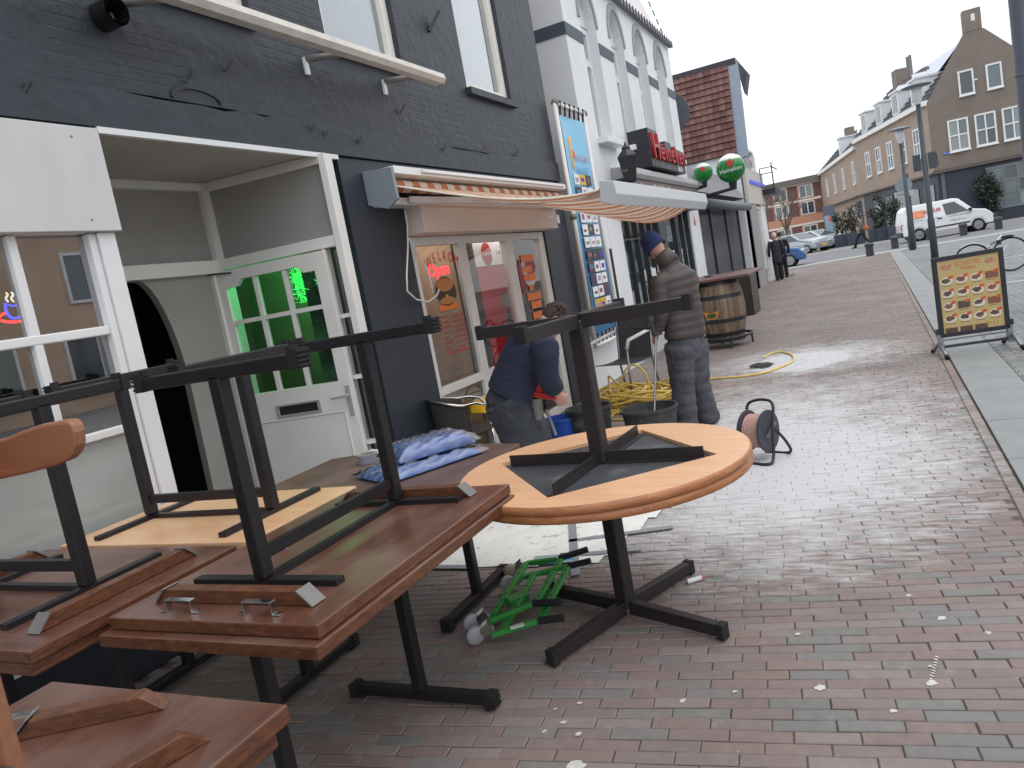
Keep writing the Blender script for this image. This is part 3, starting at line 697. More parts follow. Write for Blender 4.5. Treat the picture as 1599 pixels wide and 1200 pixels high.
b = MB(); b.box(-6.5, -6.4, 5.66, 9.2, 0, 2.6); b.box(-6.5, -3.86, 5.6, 5.66, 0, 2.6); b.box(-6.5, -3.86, 9.12, 9.19, 0, 2.6); b.box(-6.5, -3.6, 5.66, 9.12, 2.2, 2.25); b.box(-6.5, -3.6, 5.66, 9.12, -0.02, 0.01)
b.build('snack_room', M_tan, D)
MB().box(-4.7, -4.55, 6.2, 8.9, 2.14, 2.18).build('ceiling_lamp', emitm('lamp_tube', (255, 240, 220), 2.0), D)
la = bpy.data.lights.new('snack_lamp', 'AREA'); la.shape = 'RECTANGLE'; la.size = 0.2; la.size_y = 2.6; la.energy = 4.5; la.color = (1, 0.92, 0.82)
lao = bpy.data.objects.new('snack_lamp', la); COL.objects.link(lao); lao.location = (-3.72, 7.2, 2.16); lao.rotation_euler = (0, R(25), 0); child(lao, D)
MB().box(-4.02, -3.96, 5.68, 7.18, 0.02, 2.18).build('added_bright_panel', mat('tan_bright_panel', (190, 160, 134), 0.8, vary=0.2, vscale=3), D); MB().box(-4.16, -4.10, 8.12, 9.1, 0.02, 2.18).build('added_bright_panel', mat('tan_bright_panel', (190, 160, 134), 0.8, vary=0.2, vscale=3), D)  # tan panels added close to the glass to stand in for a lit interior
# roller shutter box over the window
sh = MB(); sh.prism([(FX+0.003, 5.66, 2.15), (FX+0.17, 5.66, 2.15), (FX+0.17, 5.66, 2.36), (FX+0.10, 5.66, 2.47), (FX+0.003, 5.66, 2.47)], (0, 3.08, 0))
sh.build('shutter_box', mat('shutter_cream', (226, 212, 202), 0.5, vary=0.06, vscale=3), D, bevel=0.006)
MB().box(FX+0.171, FX+0.176, 8.4, 8.66, 2.27, 2.30).build('maker_plate', M_white, D)
# loose cable from the shutter
pts = [at_x(px, py, FX+0.06) for px, py in ((632, 330), (636, 352), (637, 385), (635, 430), (636, 455), (650, 468), (668, 472), (682, 462), (686, 452))]
MB().loft(pts, 0.008, 6).build('cable', M_white, D, smooth=True)
pts = [at_x(px, py, FX+0.03) for px, py in ((638, 372), (655, 402), (668, 425), (674, 445), (676, 458))]
MB().loft(pts, 0.007, 6).build('cable', M_white, D, smooth=True)
b = MB(); b.box(FX, FX+0.09, 8.86, 8.93, 2.2, 2.29); b.build('alarm_box', M_dkbrown, D)
MB().box(FX+0.09, FX+0.12, 8.88, 8.96, 2.22, 2.32).build('alarm_lamp', M_white, D)
# wall pipe at the top left
b = MB(); b.loft([(FX-0.02, 3.08, 3.36), (FX+0.12, 3.08, 3.36)], 0.075, 18, cap=False); b.loft([(FX+0.12, 3.08, 3.36), (FX-0.02, 3.08, 3.36)], 0.062, 18, cap=False)
b.build('flue_pipe', M_black, D, smooth=True)

# folded awning rail on arms above the shopfront
A = thing('awning_rail', 'long white awning bar on short arms under upper windows of dark building', 'awning', (FX, 4.8, 3.4), world=True)
b = MB(); b.prism([(-3.24, 2.6, 3.40), (-3.16, 2.6, 3.395), (-3.135, 2.6, 3.43), (-3.15, 2.6, 3.475), (-3.22, 2.6, 3.485)], (0, 3.57, 0)); b.build('front_bar', mat('aged_white', (206, 201, 192), 0.45, vary=0.12, vscale=8), A)
for yy in (3.25, 4.83, 5.83):
    MB().cyl((FX, yy-0.1, 3.44), (-3.22, yy+0.08, 3.44), 0.024).build('arm', M_zinc, A, smooth=True)
    MB().box(FX, FX+0.02, yy-0.12, yy-0.08, 3.33, 3.45).build('wall_clip', M_white, A)

# retractable striped awning over the snack window
def stripe_mat():
    m = bpy.data.materials.new('striped_canvas'); m.use_nodes = True
    N = m.node_tree.nodes; L = m.node_tree.links; b = N['Principled BSDF']
    at = N.new('ShaderNodeAttribute'); at.attribute_name = 'along'
    mu = N.new('ShaderNodeMath'); mu.operation = 'MULTIPLY'; mu.inputs[1].default_value = 1/0.235; L.new(at.outputs['Fac'], mu.inputs[0])
    fr = N.new('ShaderNodeMath'); fr.operation = 'FRACT'; L.new(mu.outputs[0], fr.inputs[0])
    gt = N.new('ShaderNodeMath'); gt.operation = 'GREATER_THAN'; gt.inputs[1].default_value = 0.5; L.new(fr.outputs[0], gt.inputs[0])
    mx = N.new('ShaderNodeMix'); mx.data_type = 'RGBA'; mx.inputs[6].default_value = rgb((230, 219, 203)); mx.inputs[7].default_value = rgb((208, 134, 96)); L.new(gt.outputs[0], mx.inputs[0])
    L.new(mx.outputs[2], b.inputs['Base Color']); b.inputs['Roughness'].default_value = 0.85
    tr = N.new('ShaderNodeBsdfTranslucent'); L.new(mx.outputs[2], tr.inputs[0])
    ms = N.new('ShaderNodeMixShader'); ms.inputs[0].default_value = 0.35
    L.new(b.outputs[0], ms.inputs[1]); L.new(tr.outputs[0], ms.inputs[2]); L.new(ms.outputs[0], N['Material Output'].inputs[0])
    return m
M_stripe = stripe_mat()
def along(o, ax=1):
    at = o.data.attributes.new('along', 'FLOAT', 'POINT'); at.data.foreach_set('value', [v.co[ax] for v in o.data.vertices])
A = thing('striped_awning', 'sagging orange and cream striped awning extended over snack bar window', 'awning', (FX, 7, 2.4), world=True)
XB = -3.38
b = MB(); b.prism([(FX+0.004, 5.22, 2.66), (XB+0.14, 5.22, 2.66), (XB+0.14, 5.22, 2.60), (FX+0.004, 5.22, 2.56)], (0, 3.76, 0)); b.build('hood', M_white, A, bevel=0.004)
MB().box(XB+0.142, XB+0.162, 5.62, 8.9, 2.625, 2.65).build('hood_trim', M_white, A)
MB().box(FX+0.004, XB+0.03, 5.22, 8.98, 2.385, 2.44).build('back_bar', M_white, A)
b = MB(); b.prism([(FX+0.004, 5.19, 2.40), (XB+0.06, 5.19, 2.34), (XB+0.16, 5.19, 2.40), (XB+0.155, 5.19, 2.64), (FX+0.004, 5.19, 2.66)], (0, -0.035, 0)); b.build('end_plate', mat('grey_plastic', (138, 146, 154), 0.5), A, bevel=0.004)
b = MB(); b.loft([(XB+0.05, 5.24+3.7*i/60, 2.525) for i in range(61)], 0.05, 14); o = b.build('fabric_roll', M_stripe, A, smooth=True); along(o)
FRX, FY0, FY1, FZ = -1.72, 5.68, 9.28, 2.155
def cloth(u, v):
    y = (5.24+3.7*u)*(1-v)+(FY0+0.03+(FY1-FY0-0.06)*u)*v
    x = (XB+0.09)*(1-v)+(FRX-0.06)*v
    z = 2.515*(1-v)+(FZ+0.02)*v - (0.085+0.2*u**1.3)*4*v*(1-v)*(0.6+0.8*v) - 0.012*math.sin(u*31)*math.sin(PI*v)
    return Vector((x, y, z))
b = MB(); b.grid(cloth, 160, 24); o = b.build('canvas', M_stripe, A, smooth=True)
at = o.data.attributes.new('along', 'FLOAT', 'POINT'); at.data.foreach_set('value', [3.7*(i % 161)/160+5.24 for i in range(len(o.data.vertices))])
b = MB(); b.loft([cloth(0, v/24)+Vector((0, -0.004, 0)) for v in range(25)], 0.008, 6); b.build('hem', mat('cream_hem', (236, 226, 208), 0.8), A, smooth=True)
b = MB(); b.prism([(FRX-0.08, FY0, FZ-0.07), (FRX+0.02, FY0, FZ-0.115), (FRX+0.06, FY0, FZ-0.04), (FRX+0.05, FY0, FZ+0.06), (FRX-0.06, FY0, FZ+0.085)], (0, FY1-FY0, 0)); b.build('front_rail', mat('rail_grey_white', (196, 200, 204), 0.4), A, bevel=0.006)
for y0, ye, y1 in ((5.5, 6.3, 5.75), (8.7, 8.0, 9.0)):
    b = MB(); e = (-2.65, ye, 2.28); b.bar((XB+0.05, y0, 2.42), e, 0.04, 0.05); b.bar(e, (FRX-0.05, y1, FZ-0.02), 0.035, 0.045); b.build('folding_arm', M_white, A)
# ------------------------------------------------------------------ things in the snack bar and left shop windows
XG = XS-0.028
K = tag(text('neon_open_sign', 'Open', 0.17, emitm('neon_red', (255, 56, 66), 1.9), None, MXF(XG-0.03, 5.99, 1.79) @ Matrix.Rotation(R(2), 4, 'Z'), 0.006), 'glowing red neon sign reading Open behind snack bar glass', 'neon sign')
wk = thing('welcome_lettering', 'red arched letters WELKOM stuck on snack bar glass above Open', 'lettering', (XG, 6.1, 1.9), world=True)
M_ored = mat('orange_red_film', (206, 62, 32), 0.5); M_orange = mat('orange_film', (244, 124, 36), 0.5); M_crim = mat('red_film', (186, 40, 50), 0.5)
for i, ch in enumerate('WELKOM'):
    a = (i-2.5)/2.5; yy = 6.24+0.24*a; zz = 1.925-0.05*a*a
    text('letter', ch, 0.135, M_ored, wk, MXF(XG, yy, zz) @ Matrix.Rotation(-a*0.3, 4, 'Z'), 0.001, 'CENTER', 0.8)
bg_ = thing('burger_sticker', 'burger picture sticker on snack bar glass below Open', 'sticker', (XG, 6.13, 1.5), world=True)
M_bun = mat('bun', (196, 128, 66), 0.5); M_patty = mat('patty', (58, 40, 34), 0.5)
MXg = MXF(XG+0.001, 6.19, 1.645)
MB(MXg).disc((0, 0.0, 0), (0.19, 0.135), 22, axis=(0,0,1), a=(1,0,0)).build('outline', M_patty, bg_)
MB(MXg).disc((0, 0.06, 0.002), (0.155, 0.062), 20, axis=(0,0,1), a=(1,0,0)).build('bun_top', M_bun, bg_)
MB(MXg).disc((0, -0.085, 0.002), (0.14, 0.035), 20, axis=(0,0,1), a=(1,0,0)).build('bun_bottom', M_bun, bg_)
MB(MXg).quad((-0.03, -0.03, 0.003), (0.0, -0.07, 0.003), (0.03, -0.03, 0.003)).build('cheese', mat('cheese', (226, 170, 40), 0.5), bg_)
mt = thing('glass_menu_text', 'red price list lettering with orange strip on snack bar glass', 'lettering', (XG, 6.15, 1.1), world=True)
MB(MXF(XG, 0, 0)).box(6.01, 6.38, 1.475, 1.525, 0, 0.001).build('orange_strip', M_orange, mt)
for k, (l, r_) in enumerate(((.11, .17), (.10, .18), (.13, .19), (.12, .17), (.08, .18), (.12, .19), (.09, .15))):
    marks('menu_line', mt, MXF(XG, 6.0, 1.405-0.048*k), l*1.3, 0.034, M_crim, k); marks('menu_line', mt, MXF(XG, 6.22, 1.395-0.048*k), r_*1.3, 0.034, M_crim, k+20)
MB(MXF(XG, 0, 0)).box(6.05, 6.45, 1.075, 1.09, 0, 0.001).build('underline', M_crim, mt)
# cooler behind the middle pane
cl = thing('drinks_cooler', 'red and white drinks cooler standing behind middle snack bar pane', 'cooler', (-3.95, 7.15, 0), world=True)
MB().box(-4.4, -3.75, 7.2, 8.1, 0.02, 2.12).build('cabinet', mat('cooler_black', (40, 40, 44), 0.5), cl)
MB().box(-3.748, -3.74, 7.26, 8.06, 1.84, 2.09).build('header', mat('cooler_header', (206, 200, 200), 0.5, emit=(206, 200, 200), estr=0.22), cl)
MB().box(-3.748, -3.738, 7.26, 8.06, 0.1, 1.83).build('red_door', mat('cooler_red_glow', (170, 28, 40), 0.35, emit=(170, 28, 40), estr=0.15), cl)  # faint glow put into door and header in place of cooler lighting
MB(MXF(-3.737, 7.54, 1.965)).disc((0, 0, 0), 0.125, 26).build('badge', mat('badge_red', (190, 30, 50), 0.4), cl)
text('badge_script', 'Coca-Cola', 0.06, M_white, cl, MXF(-3.735, 7.54, 1.95), 0.001, 'CENTER', 0.85, 0.35)
marks('header_text', cl, MXF(-3.737, 7.78, 1.95), 0.13, 0.05, M_dark, 3)
b = MB(MXF(-3.735, 7.82, 0.1)); b._add([(-.06,.6,0),(.06,.6,0),(.065,1.1,0),(.03,1.3,0),(.03,1.45,0),(-.03,1.45,0),(-.03,1.3,0),(-.065,1.1,0)], [tuple(range(8))]); b.build('bottle_print', mat('bottle_print', (70, 52, 50), 0.3), cl)
b = MB(MXF(-3.734, 7.82, 0.1)); b.box(-0.1, 0.1, 1.25, 1.42, -0.001, 0); b.build('label_print', mat('ice_print', (140, 150, 156), 0.4), cl)
st = thing('orange_window_stickers', 'stack of orange stickers down the right snack bar pane', 'sticker', (XG, 8.1, 1.5), world=True)
for (a, c, e, f) in ((7.98,8.34,1.82,1.90),(8.0,8.24,1.70,1.77),(7.98,8.32,1.60,1.68),(8.08,8.2,1.49,1.55),(7.98,8.38,1.38,1.46),(8.05,8.34,1.28,1.36),(8.05,8.32,1.16,1.24)):
    MB(MXF(XG, 0, 0)).box(a, c, e, f, 0, 0.001).build('sticker', M_orange, st)
b = MB(MXF(XG-0.002, 8.15, 1.72)); b.disc((0.0, 0, 0), (0.2, 0.19), 18, a=(1,0,0)); b.build('plate', mat('white_film', (205, 205, 205), 0.5), st)
b = MB(MXF(XG-0.001, 8.2, 1.76)); b.disc((0.02, 0, 0), (0.16, 0.10), 16, a=(1,0,0), jit=0.15); b.disc((-0.28, -0.1, 0), (0.06, 0.2), 14, a=(1,0,0)); b.build('red_food', mat('dark_red_film', (150, 40, 34), 0.5), st)
# neon coffee cup in the left shop
nc = thing('neon_cup_sign', 'neon coffee cup sign in blue red and white inside left shop window', 'neon sign', (-3.75, 2.2, 1.8), world=True)
def NX(px, py): return at_x(px, py, -3.75)
def curve(pp, n=6):
    o = []
    for i in range(len(pp)-1):
        a, b_, c, d = pp[max(i-1,0)], pp[i], pp[i+1], pp[min(i+2, len(pp)-1)]
        for k in range(n):
            t = k/n; o.append(0.5*((2*b_)+(c-a)*t+(2*a-5*b_+4*c-d)*t*t+(3*b_-a-3*c+d)*t**3))
    return o+[pp[-1]]
blue = emitm('neon_blue', (50, 70, 255), 2.6); wht = emitm('neon_white', (255, 235, 215), 1.3)
MB().loft(curve([NX(*p) for p in ((8,474),(9,483),(13,492),(20,497),(29,496),(37,489),(41,478),(43,470),(36,477),(38,482),(41,478))]), 0.006, 6).build('cup', blue, nc)
MB().loft(curve([NX(*p) for p in ((12,476),(22,478),(33,474))]), 0.004, 6).build('cup_rim', blue, nc)
MB().loft(curve([NX(*p) for p in ((8,489),(1,493),(-3,498),(6,502),(22,503),(40,500),(50,493),(49,488),(40,487))]), 0.007, 6).build('saucer', emitm('neon_red2', (255, 45, 40), 2.4), nc)
for k in range(3):
    x = 9+k*8.5; MB().loft(curve([NX(*p) for p in ((x,457-k*0.5),(x+3,461),(x,466),(x+4,472))]), 0.005, 6).build('steam', wht, nc)
# counter, shelves and boxes inside the left shop
ct = thing('shop_counter', 'tan wooden counter unit inside left shop behind glass', 'counter', (-5.2, 1.5, 0), world=True)
MB().box(-5.6, -5.0, -1.5, 2.2, 0.02, 1.05).build('base', wood('counter_wood', (150, 116, 84), (128, 96, 68)), ct)
MB().box(-5.66, -4.95, -1.55, 2.25, 1.052, 1.1).build('worktop', M_offwhite, ct)
MB().box(-6.88, -6.6, -1.5, 2.5, 1.3, 2.2).build('back_shelf', wood('shelf_wood', (140, 104, 76), (116, 84, 60)), ct)

# ------------------------------------------------------------------ white cafe
CY0, CY1 = 10.75, 17.55
M_cafe = mat('white_render', (228, 231, 234), 0.6, vary=0.05, vscale=1.5, bump=0.05, bscale=30)
M_band = mat('slate_band', (72, 84, 96), 0.6, vary=0.1)
M_greyarch = mat('grey_arch', (140, 148, 154), 0.6)
C = thing('white_cafe', 'white rendered cafe with arched upper windows and grey bands', 'building', (FX, 14, 0), world=True)
WIN = [(11.5, 12.26), (13.0, 13.78), (14.52, 15.3), (16.06, 16.84)]; wz0, wzs, wzt = 3.5, 5.25, 5.78
b = MB(); b.box(-4.1, FX, CY0, CY1, 2.6, wz0); y = CY0
for a, c in WIN: b.box(-4.1, FX, y, a, wz0, wzs); y = c
b.box(-4.1, FX, y, CY1, wz0, wzs)
# arched heads
y = CY0
for a, c in WIN+[(CY1, CY1)]:
    if a == c: b.box(-4.1, FX, y, CY1, wzs, 5.95); break
    b.box(-4.1, FX, y, a, wzs, 5.95)
    pl = [(-4.1, a, 5.95), (-4.1, c, 5.95), (-4.1, c, wzs)]
    for i in range(1, 10):
        t = PI*i/10; pl.append((-4.1, (a+c)/2+(c-a)/2*math.cos(t), wzs+(wzt-wzs)*math.sin(t)))
    pl.append((-4.1, a, wzs)); b.prism(pl, (0.6, 0, 0)); y = c
b.box(-9, -4.1, CY0, CY0+0.3, 0, 5.95); b.box(-9, -4.1, CY1-0.3, CY1, 0, 5.95)
b.build('wall', M_cafe, C)
MB().prism([(FX-0.02, CY0+0.0, 5.96), (FX-1.0, CY0, 8.6), (-7, CY0, 8.8), (-7, CY0, 5.96)], (0, CY1-CY0, 0)).build('mansard', mat('pale_mansard', (222, 214, 216), 0.7, vary=0.04), C)
b = MB(); b.box(FX, FX+0.1, CY0, CY1+0.05, 5.96, 6.05); b.build('gutter', mat('gutter_grey', (120, 124, 130), 0.5), C)
for k in range(34): MB().box(FX+0.1, FX+0.112, CY0+0.1+k*0.2, CY0+0.13+k*0.2, 5.92, 6.08).build('gutter_bracket', M_dkbrown, C)
for k in range(12): MB().cyl((FX-0.02-0.18*k*0.3, CY1+0.03, 6.1+k*0.2), (FX-0.05-0.18*k*0.3, CY1+0.03, 6.22+k*0.2), 0.018, n=6).build('roof_edge_hook', M_greyarch, C)
prev = CY0
for a, c in WIN+[(CY1+0.012, None)]:
    MB().box(FX-0.05, FX+0.012, prev+(0.012 if prev > CY0 else -0.012), a-0.012, 4.86, 5.03).build('band', M_band, C); prev = c
MB().box(-4.4, FX-0.052, CY0-0.012, CY0+0.05, 4.86, 5.03).build('band', M_band, C)
for a, c in WIN:
    win = window(C, MXF(FX-0.14, a, wz0), c-a, wzs-wz0+0.02, 0.1, M_white, glass('cafe_glass', (0.6, 0.62, 0.63), 1.0), 1, 2, bw=0.11, depth=0.1, splits=(0.72,))
    b = MB(); t_ = [((a+c)/2+(c-a)/2*math.cos(PI*i/12), wzs+(wzt-wzs)*math.sin(PI*i/12)) for i in range(13)]
    b.prism([(FX-0.17, p, q) for p, q in t_], (0.03, 0, 0)); o = b.build('arch_panel', M_cafe, None); o.parent = win
    b = MB()
    for i in range(12):
        (p, q), (p2, q2) = t_[i], t_[i+1]; e = Vector((0, (a+c)/2, wzs))
        o1 = e+(Vector((0, p, q))-e)*1.22; o2 = e+(Vector((0, p2, q2))-e)*1.22
        b.prism([(FX+0.003, p, q), (FX+0.003, p2, q2), (FX+0.003, o2.y, o2.z), (FX+0.003, o1.y, o1.z)], (0.02, 0, 0))
    o = b.build('arch_hood', M_greyarch if False else mat('arch_grey', (150, 156, 162), 0.6), None); o.parent = win
    MB().box(FX-0.06, FX+0.16, a-0.08, c+0.08, wz0-0.09, wz0-0.004).build('window_sill', M_white, C, bevel=0.006)
MB().box(-4.4, -4.25, CY0, CY1, 2.7, 5.9).build('rooms', mat('cafe_room', (120, 122, 126), 0.9), C)
# ground floor: white piers, dark framed windows
MB().box(-4.05, FX, CY0, 11.1, 0, 2.6).build('pier', M_cafe, C); MB().box(-4.05, FX+0.001, 11.22, 11.92, 0, 2.6).build('pier', M_cafe, C)
MB().box(FX-0.06, FX+0.004, 11.1, 11.22, 0.25, 1.85).build('dark_strip', M_dark, C)
MB().box(-4.05, FX-0.01, 11.1, 11.22, 0, 2.6).build('pier_back', M_cafe, C)
M_dkgreen = mat('black_green_paint', (40, 48, 52), 0.4, vary=0.1)
MB().box(-3.9, FX-0.01, 11.92, 14.4, 0, 0.42).build('plinth', M_cafe, C); MB().box(-3.9, FX, CY0-1.25, CY0, 0.0, 0.62).build('low_wall', M_cafe, C)
MB().box(-4.6, -4.5, CY0-1.25, CY0, 0, 6).build('gap_wall', mat('gap_tan', (178, 160, 140), 0.8, vary=0.1), C)
window(C, MXF(FX-0.03, 11.95, 0.42), 2.45, 2.18, 0.06, M_dkgreen, M_gshop, 5, 2, bw=0.022, depth=0.1, splits=(0.72,))
MB().box(FX-0.12, FX-0.02, 14.4, 14.9, 0, 2.6).build('dark_pier', M_dkgreen, C)
window(C, MXF(FX-0.03, 14.9, 0.15), 1.0, 2.45, 0.09, M_dkgreen, M_gshop, 1, 2, bw=0.06, depth=0.1, splits=(0.35,))
window(C, MXF(FX-0.03, 15.95, 0.15), 1.2, 2.45, 0.09, M_dkgreen, M_gshop, 2, 2, bw=0.06, depth=0.1, splits=(0.4,))
MB().box(-4.0, FX, 17.15, 18.2, 0, 2.75).build('white_post', M_cafe, C)
MB(MXF(FX+0.003, 17.6, 2.25)).quad((-0.1, -0.1, 0), (0.12, -0.12, 0), (0.02, 0.14, 0)).build('red_mark', M_crim, C)
b = MB(); b.box(-7.5, -7.4, CY0+0.3, 17.2, 0, 2.6); b.box(-7.5, -4.1, CY0+0.3, CY0+0.4, 0, 2.6); b.box(-7.5, -3.7, 11.9, 17.2, 2.55, 2.6); b.box(-7.5, -3.6, 11.9, 17.2, -0.02, 0.02)
b.build('cafe_room', mat('cafe_interior', (58, 56, 54), 0.9, vary=0.3, vscale=1), C)
# sign band with cornice
b = MB(); b.prism([(FX+0.003, 11.85, 2.88), (FX+0.27, 11.85, 2.885), (FX+0.32, 11.85, 2.94), (FX+0.32, 11.85, 3.03), (FX+0.003, 11.85, 3.08)], (0, 5.3, 0)); b.build('cornice', mat('cornice_grey', (186, 188, 190), 0.5, vary=0.06), C, bevel=0.01)
MB().box(FX+0.003, FX+0.24, 11.9, 17.1, 2.56, 2.878).build('sign_band', mat('brown_sign_band', (128, 112, 110), 0.6, vary=0.08), C)
MB().box(FX+0.003, FX+0.26, 11.88, 17.12, 2.44, 2.557).build('band_trim', M_dkgreen, C)
ml = mat('pale_lettering', (214, 208, 204), 0.5)
text('lettering', 'Café De Bruut', 0.28, ml, C, MXF(FX+0.243, 13.35, 2.64), 0.006, 'LEFT', 1.05, 0.12)
marks('lettering', C, MXF(FX+0.243, 12.0, 2.66), 0.62, 0.17, ml, 5, 0.006); marks('lettering', C, MXF(FX+0.243, 16.3, 2.64), 0.55, 0.15, ml, 6, 0.006)
# illuminated brand sign
Hs = thing('brewery_sign', 'black box sign with red raised letters above cafe cornice', 'sign', (FX+0.2, 14.8, 3.2), world=True)
M_sblack = mat('sign_black', (38, 40, 48), 0.4)
b = MB(); b.prism([(FX+0.02, 13.0, 3.09), (FX+0.02, 15.6, 3.09), (FX+0.02, 15.6, 3.50), (FX+0.02, 14.6, 3.54), (FX+0.02, 14.55, 3.60), (FX+0.02, 14.15, 3.60), (FX+0.02, 14.1, 3.52), (FX+0.02, 13.62, 3.52), (FX+0.02, 13.6, 3.72), (FX+0.02, 13.0, 3.72)], (0.36, 0, 0)); b.build('box', M_sblack, Hs, bevel=0.01)
for k, (ch, sz, yy) in enumerate((('H', 0.62, 13.06), ('e', 0.50, 13.55), ('i', 0.46, 13.88), ('n', 0.50, 14.02), ('e', 0.50, 14.34), ('k', 0.46, 14.65), ('e', 0.50, 14.94), ('n', 0.50, 15.25))):
    text('letter', ch, sz, mat('sign_red', (176, 44, 48), 0.4), Hs, MXF(FX+0.40, yy, 3.22), 0.03, 'LEFT', 1.0)
marks('small_text', Hs, MXF(FX+0.385, 13.2, 3.11), 0.5, 0.10, mat('sign_grey', (120, 122, 128), 0.5), 7, 0.003); marks('small_text', Hs, MXF(FX+0.385, 14.9, 3.1), 0.45, 0.13, M_white, 8, 0.003)
# wall lantern
Ln = thing('wall_lantern', 'old black wall lantern on bracket left of cafe sign band', 'lantern', (FX, 11.7, 3.0), world=True)
lc = Vector((-3.18, 11.72, 2.8))
b = MB(); b.lathe(lc, [(0.09, -0.02), (0.10, 0), (0.155, 0.32), (0.165, 0.34), (0.165, 0.37), (0.07, 0.47), (0.075, 0.5), (0.03, 0.53), (0.0, 0.6)], 6); b.build('housing', M_sblack, Ln)
MB().loft([lc+Vector((0, 0, 0.1)), lc+Vector((-0.2, 0, -0.02)), Vector((FX, 11.72, 2.86))], 0.025, 8).build('bracket', M_sblack, Ln)
MB().box(FX, FX+0.12, 11.4, 12.1, 2.55, 2.75).build('wall_mount', M_sblack, Ln)
marks('logo', Ln, MDF((lc.x-0.05, lc.y-0.135, lc.z+0.14), (1, 0.35, 0)), 0.1, 0.04, mat('brass_letter', (190, 160, 100), 0.4), 9, 0.002)
# globe signs
def globe(loc, r, arm, label, txt):
    G = thing('globe_sign', label, 'sign', loc, world=True); c = Vector(loc)
    b = MB(); b.ell(c, r, r, r, 28, 18)
    m = bpy.data.materials.get('globe_green')
    if not m:
        m = mat('globe_green', (20, 120, 50), 0.15); N = m.node_tree.nodes; L = m.node_tree.links
        tc = N.new('ShaderNodeTexCoord'); sp = N.new('ShaderNodeSeparateXYZ'); L.new(tc.outputs['Normal'], sp.inputs[0])
        rp = N.new('ShaderNodeValToRGB'); L.new(sp.outputs[2], rp.inputs[0]); e = rp.color_ramp.elements
        e[0].position = 0.0; e[0].color = rgb((24, 128, 56)); e[1].position = 0.62; e[1].color = rgb((236, 240, 238))
        q = e.new(0.5); q.color = rgb((60, 140, 86))
        L.new(rp.outputs[0], N['Principled BSDF'].inputs['Base Color'])
    b.build('globe', m, G, smooth=True)
    d = (CC-c); d.z = 0; d.normalize(); u = Vector((0,0,1)).cross(d)
    u = -u if u.x < 0 else u
    M = MDF(c+d*(r*0.985), u)
    st = MB(M); P = []
    for k in range(10):
        a = PI/2+PI*k/5; q = (0.36 if k % 2 == 0 else 0.15)*r; P.append((q*math.cos(a), 0.28*r+q*math.sin(a), 0.0))
    st.prism(P, (0, 0, 0.02)); st.build('star', mat('star_red', (214, 40, 40), 0.4), G)
    if txt: text('script', txt, 0.42*r, M_white, G, M @ Matrix.Translation((0, -0.32*r, 0.03)) @ Matrix.Rotation(0.08, 4, 'Z'), 0.004, 'CENTER', 0.95)
    b = MB(); b.cyl(c-Vector((0,0,r*0.95)), c-Vector((0,0,r*1.5)), r*0.3, r*0.22, 10); b.loft([c-Vector((0,0,r*1.4)), Vector((arm[0], arm[1], c.z-r*1.5))], 0.04, 8); b.build('bracket', M_sblack, G)
g2 = at_y(1141, 263, 18.2); globe(g2, 0.315, (FX, 18.6), 'large green and white beer globe sign with red star and white name', 'Heineken')
g1 = at_y(1098, 270, 17.2); globe(g1, 0.20, (FX, 17.4), 'small pale globe sign next to cafe band end', None)

# ------------------------------------------------------------------ banner in the gap
Bn = thing('blue_banner', 'tall blue sponsor banner laced in a white pipe frame between buildings', 'banner', (-3.42, 10.1, 0.6), world=True)
bx = -3.40
b = MB(); 
for p, q in (((9.53, 0.58), (9.53, 3.73)), ((10.62, 0.62), (10.62, 3.73)), ((9.53, 3.73), (10.66, 3.73)), ((9.53, 0.60), (10.62, 0.60))): b.cyl((bx, *p), (bx, *q), 0.03, n=10)
b.build('pipe_frame', M_offwhite, Bn, smooth=True)
for q_ in ((9.55, 3.74), (10.66, 3.73), (9.53, 2.3)): MB().ell((bx, *q_), 0.05, 0.05, 0.05).build('joint', M_zinc, Bn, smooth=True)
for k in range(6):
    yy = 9.66+0.175*k; MB().bar((bx+0.03, yy, 3.77), (bx+0.005, yy, 3.60), 0.02, 0.02).build('tie', M_dark, Bn)
    MB().bar((bx+0.01, yy, 0.76), (bx+0.01, yy, 0.6), 0.016, 0.016).build('tie', M_dark, Bn)
def ban(u, v): return Vector((bx+0.012*math.sin(u*6+v*9), 9.63+0.92*u, 0.74+2.86*v))
b = MB(); b.grid(ban, 6, 16)
def bluem():
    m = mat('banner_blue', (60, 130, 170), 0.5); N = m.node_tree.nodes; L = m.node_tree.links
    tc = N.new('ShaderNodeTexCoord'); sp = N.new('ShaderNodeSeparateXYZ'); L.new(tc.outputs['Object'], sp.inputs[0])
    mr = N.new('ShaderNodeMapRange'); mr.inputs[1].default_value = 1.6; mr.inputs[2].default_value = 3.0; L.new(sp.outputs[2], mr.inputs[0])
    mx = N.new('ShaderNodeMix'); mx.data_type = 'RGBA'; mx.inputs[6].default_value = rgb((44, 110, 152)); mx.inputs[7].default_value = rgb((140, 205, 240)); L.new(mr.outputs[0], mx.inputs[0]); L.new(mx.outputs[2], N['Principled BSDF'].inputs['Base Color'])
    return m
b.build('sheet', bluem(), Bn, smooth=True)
rc = random.Random(11); cols = [(236,238,240)]*9+[(70,72,80),(226,180,50),(110,60,70),(150,160,170),(120,140,150)]
cm = {c: mat('card_%d_%d_%d' % c, c, 0.6) for c in set(cols)}
